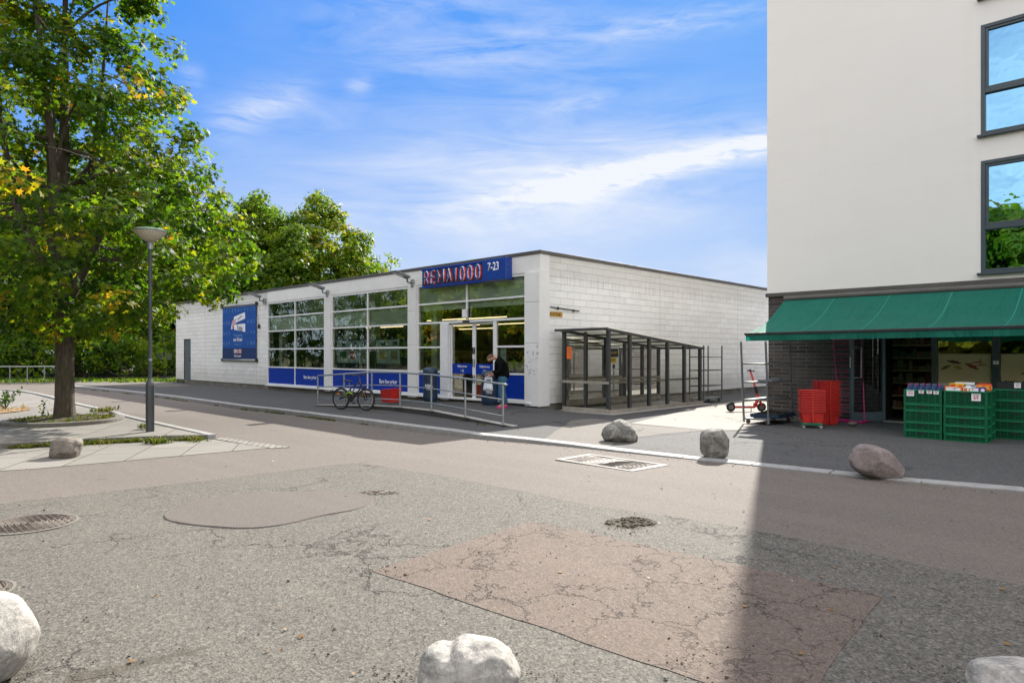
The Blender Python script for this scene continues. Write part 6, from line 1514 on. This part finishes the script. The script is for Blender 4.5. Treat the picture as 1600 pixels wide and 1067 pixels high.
def make_tree(name, label, cat, loc, H0, trunk_r, fork, env, nclump, nleaf, lsize, lm, seed, shape=LEAF6, group=None, csize=.5, tint0=.35, limbs=5, gaps=.0, hang=.35):
    """env(z) -> radius of the crown (0 outside); clumps of leaves sit at the ends of twigs that grow from the limbs"""
    rs=np.random.RandomState(seed); t=thing(name,label,cat,tuple(loc),0,group,True)
    wood=MB(); nodes=[]
    zs=np.linspace(0,fork,7)
    lean=rs.normal(size=2)*.03
    tp=[(lean[0]*z,lean[1]*z,z) for z in zs]
    tr=[trunk_r*(1.25 if i==0 else 1.05-.03*i) for i in range(7)]
    wood.tube([(0,0,-.1)]+tp,[trunk_r*1.4]+tr,14)
    topz=H0*.93
    limbpts=[]
    for k in range(limbs):
        a=2*PI*k/limbs+rs.uniform(-.4,.4); el=rs.uniform(.35,1.0) if k else 1.3
        zt=fork+(topz-fork)*(.95 if k==0 else rs.uniform(.3,.9)); r=env(zt)*rs.uniform(.45,.75) if k else .3
        s0=tp[-1] if k%2==0 else tp[-2]
        pts=branch_path(s0,(math.cos(a)*r,math.sin(a)*r,zt),rs,.08,9,-.05 if k else 0)
        rr=[trunk_r*(.62 if k else .75)*(1-.88*i/9) +.006 for i in range(10)]
        wood.tube(pts,rr,8); limbpts+= [(p,rr[i]) for i,p in enumerate(pts) if i>=2]
        # secondary limbs
        for q in range(5):
            i=rs.randint(2,8); p=pts[i]; aa=a+rs.uniform(-1.3,1.3); zz=min(topz,max(fork*.75,p[2]+rs.uniform(-.9,1.8))); r2=env(zz)*rs.uniform(.55,.9)
            sp=branch_path(p,(math.cos(aa)*r2,math.sin(aa)*r2,zz),rs,.1,6,.1); r0=rr[i]*.55
            rr2=[r0*(1-.85*j/6)+.005 for j in range(7)]; wood.tube(sp,rr2,6); limbpts+=[(x,rr2[j]) for j,x in enumerate(sp) if j>=1]
    LP=np.array([p for p,_ in limbpts]+[p for p,_ in limbpts if False])
    C=[]
    tries=0
    while len(C)<nclump and tries<nclump*60:
        tries+=1; z=rs.uniform(0,H0); r=env(z)
        if r<=0: continue
        a=rs.uniform(0,2*PI); q=rs.uniform(0,1)**.42; 
        nn=mnoise.noise(Vector((math.cos(a)*r*.35+seed,math.sin(a)*r*.35,z*.35)))
        rr=r*q*(1+.28*nn)
        if rs.uniform()>(r/ max(env(zz2) for zz2 in (H0*.3,H0*.4,H0*.5)))**1.2+.05: continue
        if gaps and mnoise.noise(Vector((math.cos(a)*rr*.6,math.sin(a)*rr*.6+seed,z*.6)))>.28-gaps*.3: continue
        C.append((math.cos(a)*rr,math.sin(a)*rr,z))
    C=np.array(C)
    P=[];N=[];S=[];T=[]
    C=np.array(sorted(C.tolist(),key=lambda c:float(np.min(np.linalg.norm(LP-np.array(c),axis=1)))))
    used=np.zeros(len(LP))
    for c in C:
        d=np.linalg.norm(LP-c,axis=1); i=int(np.argmin(d*(1+.45*used)+.15*np.abs(LP[:,2]-c[2]))); used[i]+=1
        pts=branch_path(LP[i],c,rs,.08,3,.06); LP=np.vstack([LP,[pts[2],pts[3]]]); used=np.append(used,[0.,0.]); wood.tube(pts,[min(.025,.006+.010*d[i]),.010,.007,.004],4,cap=False)
        m=max(3,int(nleaf*rs.uniform(.6,1.4))); sc=csize*rs.uniform(.7,1.25)
        # leaves sit on a ragged shell of the clump, mostly on its upper and outer side
        dirs=rs.normal(size=(m,3)); dirs/=np.linalg.norm(dirs,axis=1,keepdims=True); rad=sc*rs.uniform(.25,1.0,size=(m,1))**.6
        p=c+dirs*rad*np.array([1.1,1.1,.72]); 
        out=c*np.array([1,1,.0]); out=out/(np.linalg.norm(out)+1e-6)
        nrm=dirs*.8+np.array([0,0,.75])+out*.35+rs.normal(size=(m,3))*.45
        P.append(p);N.append(nrm);S.append(lsize*rs.uniform(.6,1.3,size=m))
        ct=tint0+rs.normal()*.10+(.36 if rs.uniform()<.075 else 0)
        T.append(np.clip(ct+rs.normal(size=m)*.13,0,1))
    P=np.concatenate(P);N=np.concatenate(N);S=np.concatenate(S);T=np.concatenate(T)
    keep=P[:,2]>.05; P,N,S,T=P[keep],N[keep],S[keep],T[keep]
    tk=wood.build('trunk',M['bark'],t,smooth=True)
    cr=link('crown',leaves_mesh('crown',P,N,S,T,shape,rs),lm,t)
    return t
def env_pts(pts):
    zs=[p[0] for p in pts]; rs_=[p[1] for p in pts]
    return lambda z: float(np.interp(z,zs,rs_,left=0,right=0))
# the maple on the left
tl=G(101,659,PZ)
make_tree('maple_tree','big maple with yellowing leaves in the round stone ring on the left square','tree',(tl.x,tl.y,PZ),13.0,.20,3.3,
    env_pts([(2.0,0),(2.3,2.0),(2.8,3.5),(3.6,4.15),(4.8,4.15),(5.8,3.6),(6.6,3.0),(7.6,2.4),(9,2.05),(11,1.8),(12.5,1.0),(13,0)]),
    860,46,.15,M['leaf_maple'],11,MAPLE,None,.40,.30,7,.45)
# planter ring and growth
c=Vector((tl.x,tl.y,PZ)); mb=MB(); mb.lathe([(1.22,-.01),(1.22,.085),(1.02,.085),(1.02,0)],48,(c.x,c.y,PZ)); 
o=mb.build('planter_ring',M['kerbd'],None,org=(c.x,c.y,PZ),bevel=.012); tag(o,'low round granite ring around the foot of the maple','planter ring')
mb=MB(); mb.lathe([(1.01,0),(1.01,.06),(.5,.10),(.25,.12),(.001,.12)],32,(c.x,c.y,PZ)); o=mb.build('planting_soil',M['soil']); o['kind']='stuff'; tag(o,'dark earth inside the stone ring')
def tuft_mesh(spots, h, n, rs, spread=.06, wid=.008):
    vs=[];fs=[];tint=[]
    for (x,y,z,s) in spots:
        for k in range(n):
            a=rs.uniform(0,2*PI); r=rs.uniform(0,spread)*s; bx,by=x+math.cos(a)*r,y+math.sin(a)*r; hh=h*s*rs.uniform(.4,1.2); ln=rs.uniform(.2,.9)*hh; w=wid*s*rs.uniform(.7,1.5)
            px_,py_=-math.sin(a)*w,math.cos(a)*w; dx,dy=math.cos(a)*ln,math.sin(a)*ln
            i=len(vs); vs+=[(bx-px_,by-py_,z),(bx+px_,by+py_,z),(bx+dx*.4+px_*.8,by+dy*.4+py_*.8,z+hh*.6),(bx+dx*.4-px_*.8,by+dy*.4-py_*.8,z+hh*.6),(bx+dx,by+dy,z+hh*.85)]
            fs+=[(i,i+1,i+2,i+3),(i+3,i+2,i+4)]; q=rs.uniform(); tint+=[q,q]
    me=bpy.data.meshes.new('blades'); me.from_pydata(vs,[],fs); at=me.attributes.new('tint','FLOAT','FACE'); at.data.foreach_set('value',np.array(tint,'f')); return me
def stuff(name,label,me,m): o=link(name,me,m); return tag(o,label,None,None,'stuff')
rs=np.random.RandomState(3)
sp=[]
for k in range(260):
    a=rs.uniform(0,2*PI); r=math.sqrt(rs.uniform())*1.0; sp.append((c.x+math.cos(a)*r,c.y+math.sin(a)*r,PZ+.06,rs.uniform(.5,1.2)))
stuff('planter_grass','short green and dry grass growing inside the stone ring at the maple foot',tuft_mesh(sp,.10,9,rs,.08),M['grass'])
sp=[]
def along(a,b,n,dens,z,jit=.04,sc=(.4,1.1)):
    for k in range(n):
        t=rs.uniform(); p=a.lerp(b,t)
        if mnoise.noise(Vector((p.x*1.3,p.y*1.3,4)))<dens: continue
        sp.append((p.x+rs.normal()*jit,p.y+rs.normal()*jit,z,rs.uniform(*sc)))
fr=[GR(a,b) for a,b in ((-60,706),(0,702.5),(134,694.5),(231,690),(330,687.5))]
for a,b in zip(fr,fr[1:]): along(a,b,170,.06,a.z+.008,.05,(.35,1.2))
for a,b in zip(KL[1:9],KL[2:10]): along(a+Vector((0,-.06,0)),b+Vector((0,-.06,0)),70,-.0,roadz(a.x)+.002,.03,(.3,.8))
sb=[GR(a,b) for a,b in ((56,616.5),(118,633),(172,645.5),(236,662.5),(325,684))]
for a,b in zip(sb,sb[1:]): along(a,b,60,.05,a.z,.03,(.4,1.0))
rf=[G(a,b,0.015) for a,b in ((560,637.5),(625,642),(690,651),(770,667))]
for a,b in zip(rf,rf[1:]): along(a,b,60,-.2,.014,.05,(.3,.6))
for (x,y,s,n_) in ((225,677,1.5,12),(252,692,2.0,16),(310,688,1.6,10),(160,650,2.2,8),(172,648,2,7),(142,695,1.6,8),(150,692,1.5,10)):
    p=GR(x,y)
    for k in range(n_): sp.append((p.x+rs.normal()*.10,p.y+rs.normal()*.10,p.z+(.0 if y>684 else .12),s*rs.uniform(.6,1)))
stuff('weeds','tufts of weeds and dry grass along the kerb edges',tuft_mesh(sp,.085,12,rs,.06,.006),M['grass'])
# fallen leaves and crumbs scattered on the ground
n=150; P=[];
for k in range(n):
    u=rs.uniform()
    if u<.45: q=(rs.uniform(-50,420),rs.uniform(650,735))
    elif u<.6: q=(rs.uniform(540,800),rs.uniform(640,660))
    else: q=(rs.uniform(-50,1650),rs.uniform(640,1060))
    p=GR(*q); P.append((p.x,p.y,p.z+.016+(PZ+.09 if (q[0]<330 and q[1]<680) else 0)*.9))
P=np.array(P); N_=np.tile(np.array([0,0,1.]),(n,1))+rs.normal(size=(n,3))*.25
stuff('leaf_litter','scattered dry leaves lying on the asphalt and slabs',leaves_mesh('litter',P,N_,rs.uniform(.015,.045,size=n),rs.uniform(.55,1,size=n),LEAF6,rs),leafmat('dry_leaves',[(0,(.16,.10,.04)),(.6,(.24,.12,.03)),(1,(.12,.06,.025))],.05))
# loose grit
def grit(n):
    mb=MB(); rg=random.Random(11)
    for k in range(n):
        u=rg.random()
        if u<.35:
            i=rg.randrange(3,len(KL)-2); p=KL[i].lerp(KL[i+1],rg.random()); x,y=p.x+rg.gauss(0,.05)*(1 if u<.2 else 3),p.y-.10-abs(rg.gauss(0,.12)); 
            z=roadz(x)+.004
        else:
            p=GR(rg.uniform(-20,1620),700+360*rg.random()**.8); x,y,z=p.x,p.y,p.z+.009
            if rg.random()<.35:
                q=GR(*rg.choice(((0,1062),(650,1062),(820,1062),(1520,1062),(590,893),(1090,1060),(985,830)))); x,y,z=q.x+rg.gauss(0,.12),q.y+rg.gauss(0,.12),q.z+.009
        s=rg.uniform(.002,.0065)*(1.7 if rg.random()<.06 else 1); vs=[]
        for (dx,dy,dz) in ((-1,-1,0),(1,-1,0),(1,1,0),(-1,1,0),(-.6,-.5,1),(.6,-.6,1),(.5,.6,1),(-.5,.6,1)): vs.append((x+dx*s*rg.uniform(.6,1.2),y+dy*s*rg.uniform(.6,1.2),z+dz*s*rg.uniform(.7,1.3)))
        mb.add(vs,[(3,2,1,0),(4,5,6,7),(0,1,5,4),(1,2,6,5),(2,3,7,6),(3,0,4,7)],None,rg.randrange(3))
    o=mb.build('grit',[M['rock_brown'],M['rock_grey'],M['soil']]); tag(o,'fine loose grit lying on the asphalt',None,None,'stuff')
grit(1500)
# young shrub and mulch at the left edge
g=G(8,640,PZ); t=thing('young_shrub','sparse young shrub in dry mulch at the left edge of the square','shrub',g,0,None,True)
mb=MB(); PP=[];
for k in range(9):
    a=rs.uniform(0,2*PI); e=Vector((math.cos(a)*.5*rs.uniform(.3,1),math.sin(a)*.5*rs.uniform(.3,1),rs.uniform(.25,.6))); mb.tube([(0,0,0),tuple(e*.5+Vector((0,0,.06))),tuple(e)],[.008,.006,.003],4)
    for j in range(26): q=e*rs.uniform(.35,1.05); PP.append((q.x+rs.normal()*.04,q.y+rs.normal()*.04,q.z+rs.normal()*.04+.03))
mb.build('stem',M['bark'],t); PP=np.array(PP); link('foliage',leaves_mesh('foliage',PP,rs.normal(size=(len(PP),3))+[0,0,.5],rs.uniform(.04,.09,size=len(PP)),rs.uniform(0,.6,size=len(PP)),LEAF6,rs),M['leaf_dark'],t)
ml=[G(a,b,PZ+.01).xy for a,b in ((-80,650),(0,642),(40,637),(48,639.5),(30,643),(-20,648),(-80,657))]
o=flat('mulch',ml,PZ+.02,mat('mulch',(.28,.17,.08),.95,.4,8,30,.02)); 
sp=[(g.x+rs.normal()*.8,g.y+rs.normal()*.5,PZ+.02,rs.uniform(.5,1)) for k in range(60)]
stuff('dry_grass','dry orange grass round the young shrub',tuft_mesh(sp,.09,8,rs,.08),leafmat('straw',[(0,(.30,.19,.07)),(1,(.42,.27,.10))],.2))
g2=G(68,656,PZ); t=thing('seedling','thin upright weed growing beside the stone ring','weed',g2,0,None,True)
mb=MB(); mb.tube([(0,0,0),(.01,0,.25),(0,.01,.48)],[.006,.005,.003],4); mb.build('stem',M['leaf_dark'],t)
PP=np.array([(rs.normal()*.05,rs.normal()*.05,rs.uniform(.1,.5)) for k in range(40)]); link('foliage',leaves_mesh('foliage',PP,rs.normal(size=(40,3))+[0,0,.5],rs.uniform(.05,.08,size=40),rs.uniform(0,.3,size=40),LEAF4,rs),M['leaf_dark'],t)
# woodland
def bush(loc, r, h, label, seed, lm, n=1500):
    rs=np.random.RandomState(seed); t=thing('bush',label,'bush',loc,0,'bushes at the edge of the woods',True)
    k=26; C=np.stack([rs.normal(size=k)*r*.5,rs.normal(size=k)*r*.5,rs.uniform(.15,1,size=k)**.8*h*.85],1)
    idx=rs.randint(0,k,size=n); d=rs.normal(size=(n,3)); d/=np.linalg.norm(d,axis=1,keepdims=True); P=C[idx]+d*rs.uniform(.3,1,size=(n,1))**.5*np.array([r*.38,r*.38,h*.22]); P[:,2]=np.abs(P[:,2])
    mb=MB()
    for c_ in C[:10]: mb.tube([(0,0,0),tuple(c_*.5),tuple(c_)],[.03,.02,.008],4)
    mb.build('stem',M['bark'],t)
    link('foliage',leaves_mesh('foliage',P,d+[0,0,.6]+rs.normal(size=(n,3))*.4,rs.uniform(.12,.3,size=n),np.clip(rs.normal(size=n)*.2+.3+rs.normal(size=k)[idx]*.15,0,1),LEAF6,rs),lm,t)
    return t
dome=lambda Hh,r,z0: env_pts([(z0,0),(z0+.06*Hh,r*.75),(Hh*.45,r),(Hh*.7,r*.85),(Hh*.88,r*.5),(Hh,0)])
def far_tree(pxx, depth, top_px, r, label, seed, lm, nc=230, nl=34, tr=.25, z0=.18, ls=.30, cs=.95, lb=5, gp=0.3, t0=.4, name='tree'):
    d=ray(pxx); x,y=d[0]*depth,d[1]*depth; Hh=H+(HZ-top_px)*depth/F
    return make_tree(name,label,'tree',(x,y,0),Hh,tr,Hh*.28,dome(Hh,r,Hh*z0),nc,int(nl*1.4),ls,lm,seed,LEAF6,'trees of the woods behind the shop',cs,t0-.08,lb,gp)
if not globals().get('QUICK'):
    far_tree(405,60,305,5.2,'bright green tree directly behind the left part of the shop roof',21,M['leaf_far'],620,38,gp=.05,cs=.8)
    far_tree(498,62,303,5.4,'round tree with reddish brown top, tallest crown behind the shop roof',22,M['leaf_far'],560,36,gp=.25,t0=.5,cs=.8)
    far_tree(560,66,378,3.4,'lower yellowish tree at the right shoulder of the crown line',23,M['leaf_far'],330,36,t0=.52,gp=.05,cs=.8)
    far_tree(608,70,388,1.9,'small wispy thin-leaved tree at the right end of the tree line',24,M['leaf_far'],42,16,ls=.3,tr=.12,cs=.8,t0=.45)
    far_tree(455,56,352,3.6,'mid green tree filling the dip between the two big crowns',25,M['leaf_far'],360,36,z0=.1,gp=0,cs=.8)
    far_tree(330,58,330,4.6,'dark green tree behind the far left end of the shop roof',26,M['leaf_dark'],360,36,z0=.1,gp=0)
    for k,(p_,dp,tp_,r,lab,lm) in enumerate([(250,52,300,4.4,'tree of the woods seen right behind the street lamp','leaf_far'),(185,56,250,4.8,'tall dark tree of the woods between lamp and maple trunk','leaf_dark'),
        (120,50,230,4.6,'dense tree of the woods hidden mostly by the maple crown','leaf_dark'),(55,53,260,4.6,'tree of the woods left of the maple trunk, over the pale rail','leaf_far'),(0,50,240,4.6,'tree of the woods at the left picture edge','leaf_dark'),
        (-70,52,260,4.8,'tree of the woods just outside the left picture edge','leaf_dark'),(285,66,300,4.6,'tree of the woods peeping over the corner of the shop roof','leaf_dark'),(150,68,210,5,'tall tree deep in the woods behind the maple','leaf_far'),(30,70,220,5,'tall tree deep in the woods at the far left','leaf_dark')]):
        far_tree(p_,dp,tp_,r,lab,40+k,M[lm],170,34,z0=.14,cs=1.15,ls=.42)
    bl=[('dark bush at the left end of the pale guard rail',-8),('round bush behind the left half of the guard rail',28),('tall bush behind the middle of the guard rail',62),('bush half hidden by the maple trunk',98),('bush just right of the maple trunk',134),('sunlit yellowish bush between trunk and lamp',165),('broad bush left of the street lamp pole',196),('dark bush right of the street lamp pole',228),('bush behind the two sign backs',258),('bush touching the far left corner of the shop',282),('bush beyond the left picture edge',-60)]
    for k,(lab,p_) in enumerate(bl):
        d=ray(p_); dp=43.5+2.5*((k*7)%3)+(3 if p_>220 else 0); bush((d[0]*dp,d[1]*dp,.0),1.9,3.4+.5*((k*5)%3),lab,60+k,M['leaf_dark'] if k%3 else M['leaf_far'])
    # a second dense row deep in the wood closes the view between the trunks
    rs2=np.random.RandomState(9); n=14000; P=[]
    a=np.array([-62,-35]); b=np.array([-62,75])
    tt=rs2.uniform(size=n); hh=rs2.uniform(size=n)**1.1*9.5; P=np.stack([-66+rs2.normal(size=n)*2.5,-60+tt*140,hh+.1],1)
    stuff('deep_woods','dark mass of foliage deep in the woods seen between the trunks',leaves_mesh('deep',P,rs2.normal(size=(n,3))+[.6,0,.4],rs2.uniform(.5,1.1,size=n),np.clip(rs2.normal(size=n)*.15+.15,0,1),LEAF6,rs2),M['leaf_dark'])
    n=11000; P=np.stack([-85+rs2.uniform(size=n)*125,-31+rs2.normal(size=n)*2.0,rs2.uniform(size=n)**.9*10.0+.1],1); P[:,2]*=1+.18*np.sin(P[:,0]*.5)
    stuff('far_street_woods','mass of trees across the street mirrored in the shop panes',leaves_mesh('deep',P,rs2.normal(size=(n,3))+[0,.9,.4],rs2.uniform(.5,1.2,size=n),np.clip(rs2.normal(size=n)*.18+.5+.25*np.sin(P[:,0]*.35),0,1),LEAF6,rs2),M['leaf_far'])
    # verge growth
    sp=[]
    for k in range(520):
        q=(rs.uniform(-80,300),598.5-rs.uniform(0,5)); p=G(q[0],q[1],.0); sp.append((p.x-rs.uniform(0,1.5),p.y,.02,rs.uniform(.6,1.6)))
    stuff('verge_growth','low grass and herbs at the foot of the woods',tuft_mesh(sp,.15,8,rs,.25,.025),M['leaf_dark'])
    # trees on the street side behind the camera; the shop panes mirror them
    for k,(x,y,r,h) in enumerate(((-46,-16,6,13),(-34,-20,6.5,12),(-22,-21,6.5,14),(-10,-22,6,12),(2,-23,6.5,13),(15,-24,6.5,13))):
        make_tree('street_tree','leafy tree across the street mirrored in the shop panes','tree',(x,y,roadz(x)),h,.25,h*.25,dome(h*1.1,r*1.15,h*.08),330,44,.62,M['leaf_far'],80+k,LEAF6,'trees mirrored in the shop panes',1.2,.5,5,.1)
# ------------------------------------------------------------------ sky, sun, camera
SUN_AZ=R(22.4); SUN_EL=R(34.3)       # azimuth measured from +Y towards -X
w=bpy.data.worlds.new('World'); SC.world=w; w.use_nodes=True; t=NT(w.node_tree)
bg=t.n['Background']; 
sky=t.new('ShaderNodeTexSky', sky_type='NISHITA'); sky.sun_disc=False; sky.sun_elevation=SUN_EL; sky.sun_rotation=-SUN_AZ
sky.air_density=1.0; sky.dust_density=.35; sky.ozone_density=3.0; sky.altitude=50
tc=t.new('ShaderNodeTexCoord'); v=tc.outputs['Generated']
s=t.new('ShaderNodeSeparateXYZ'); t.put(s.inputs[0],v)
az=t.math('ARCTAN2',t.math('MULTIPLY',s.outputs[0],-1),s.outputs[1])           # bearing from +Y towards -X, radians
el=t.math('ARCSINE',s.outputs[2])
def azel(px_,py_):
    a=math.atan((px_-CX)/F); e=math.atan((HZ-py_)/F*math.cos(a)); return HEAD-a, e
cb=t.new('ShaderNodeCombineXYZ'); t.put(cb.inputs[0],az); t.put(cb.inputs[1],el)
fib=t.noise(t.mapping(cb.outputs[0],rot=(0,0,R(18)),scale=(2.2,14,1)),1.6,8,.62,1.2)
fine=t.noise(t.mapping(cb.outputs[0],rot=(0,0,R(22)),scale=(5,22,1)),3.0,7,.6,.8)
soft=t.noise(t.mapping(cb.outputs[0],scale=(1.6,4,1)),2.0,5,.55,.5)
cl=None
def streak(p0,p1,wid,strength,tex,lo=.30,hi=.75):
    global cl
    a0,e0=azel(*p0); a1,e1=azel(*p1); ca,ce=(a0+a1)/2,(e0+e1)/2; L=math.hypot(a1-a0,e1-e0)/2; an=math.atan2(e1-e0,a1-a0); 
    dx=t.math('SUBTRACT',az,ca); dy=t.math('SUBTRACT',el,ce)
    u=t.math('ADD',t.math('MULTIPLY',dx,math.cos(an)/L),t.math('MULTIPLY',dy,math.sin(an)/L))
    vv=t.math('ADD',t.math('MULTIPLY',dx,-math.sin(an)/wid),t.math('MULTIPLY',dy,math.cos(an)/wid))
    d=t.math('ADD',t.math('POWER',t.math('ABSOLUTE',u),2.6),t.math('MULTIPLY',vv,vv))
    g=t.math('MULTIPLY',t.math('EXPONENT',t.math('MULTIPLY',d,-1)),strength)
    q=t.math('MULTIPLY',g,t.ramp(tex,[(lo,0),(hi,1)]))
    cl=q if cl is None else t.math('ADD',cl,q)
streak((690,330),(1230,208),.022,1.0,fine,.32,.78)
streak((880,285),(1300,200),.012,1.1,fine,.2,.65)
streak((520,300),(1200,235),.075,.75,fib,.28,.75)
streak((330,200),(480,140),.022,.5,fine,.3,.7)
streak((300,185),(560,165),.04,.3,fib,.3,.8)
streak((480,5),(1000,50),.10,.5,fib,.35,.8)
streak((620,95),(900,70),.03,.22,fine,.3,.75)
streak((900,55),(1210,10),.018,.4,fine,.3,.7)
streak((540,140),(580,128),.012,.3,fine,.2,.6)
streak((840,170),(960,150),.012,.35,fine,.3,.7)
streak((280,115),(320,120),.012,.3,fine,.3,.7)
streak((1100,425),(1230,415),.03,.7,soft,.3,.7)
streak((350,340),(1250,330),.12,.6,soft,.25,.8)
cl=t.math('MINIMUM',cl,.92)
# clear autumn blue, paling to a thin veil near the horizon; an added cloud-like glow, overhead and behind the camera, brightens the shaded fronts
ch=t.new('ShaderNodeSeparateColor'); t.put(ch.inputs[0],sky.outputs[0]); cc=t.new('ShaderNodeCombineColor')
t.put(cc.inputs[0],t.math('MULTIPLY',t.math('POWER',ch.outputs[0],.30),.33)); t.put(cc.inputs[1],t.math('MULTIPLY',t.math('POWER',ch.outputs[1],.20),1.32)); t.put(cc.inputs[2],t.math('MULTIPLY',t.math('POWER',ch.outputs[2],.02),4.65))
veil=t.math('ADD',t.ramp(s.outputs[2],[(0,1),(.11,.88),(.19,.50),(.236,.30),(.32,.13),(.43,.07)]),t.math('MULTIPLY',t.math('SUBTRACT',soft,.5),.25),clamp=True)
col=t.mix(veil,cc.outputs[0],(2.8,3.5,4.75))
col=t.mix(cl,col,(4.75,4.85,5.0))
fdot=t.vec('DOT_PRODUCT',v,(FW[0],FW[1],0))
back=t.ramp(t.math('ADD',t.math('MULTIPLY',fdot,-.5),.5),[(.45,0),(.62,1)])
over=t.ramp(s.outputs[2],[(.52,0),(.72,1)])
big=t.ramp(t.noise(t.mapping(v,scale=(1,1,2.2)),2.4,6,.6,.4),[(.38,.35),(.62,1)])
fill_glow=t.math('MULTIPLY',t.math('MAXIMUM',back,over),big,clamp=True)
col=t.mix(fill_glow,col,(12.6,12.0,11.2))
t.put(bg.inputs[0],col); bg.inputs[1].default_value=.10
sd=bpy.data.lights.new('sun','SUN'); sd.energy=5.0; sd.angle=R(.53); sd.color=(1,.95,.87); so=bpy.data.objects.new('sun',sd); COL.objects.link(so)
dirv=Vector((-math.sin(SUN_AZ)*math.cos(SUN_EL),math.cos(SUN_AZ)*math.cos(SUN_EL),math.sin(SUN_EL)))
so.rotation_euler=dirv.to_track_quat('Z','Y').to_euler(); so.location=dirv*60
cam=bpy.data.cameras.new('camera'); co=bpy.data.objects.new('camera',cam); COL.objects.link(co); SC.camera=co
co.location=(0,0,H); co.rotation_euler=(R(90),0,HEAD); cam.sensor_width=36; cam.lens=F/1600*36; cam.shift_y=(HZ-533.5)/1600; cam.clip_end=2000; cam.clip_start=.05
SC.view_settings.view_transform='Standard'; SC.view_settings.look='None'; SC.view_settings.gamma=1; SC.view_settings.exposure=1.0
SC.cycles.max_bounces=7; SC.cycles.transparent_max_bounces=24; SC.cycles.caustics_reflective=False; SC.cycles.caustics_refractive=False
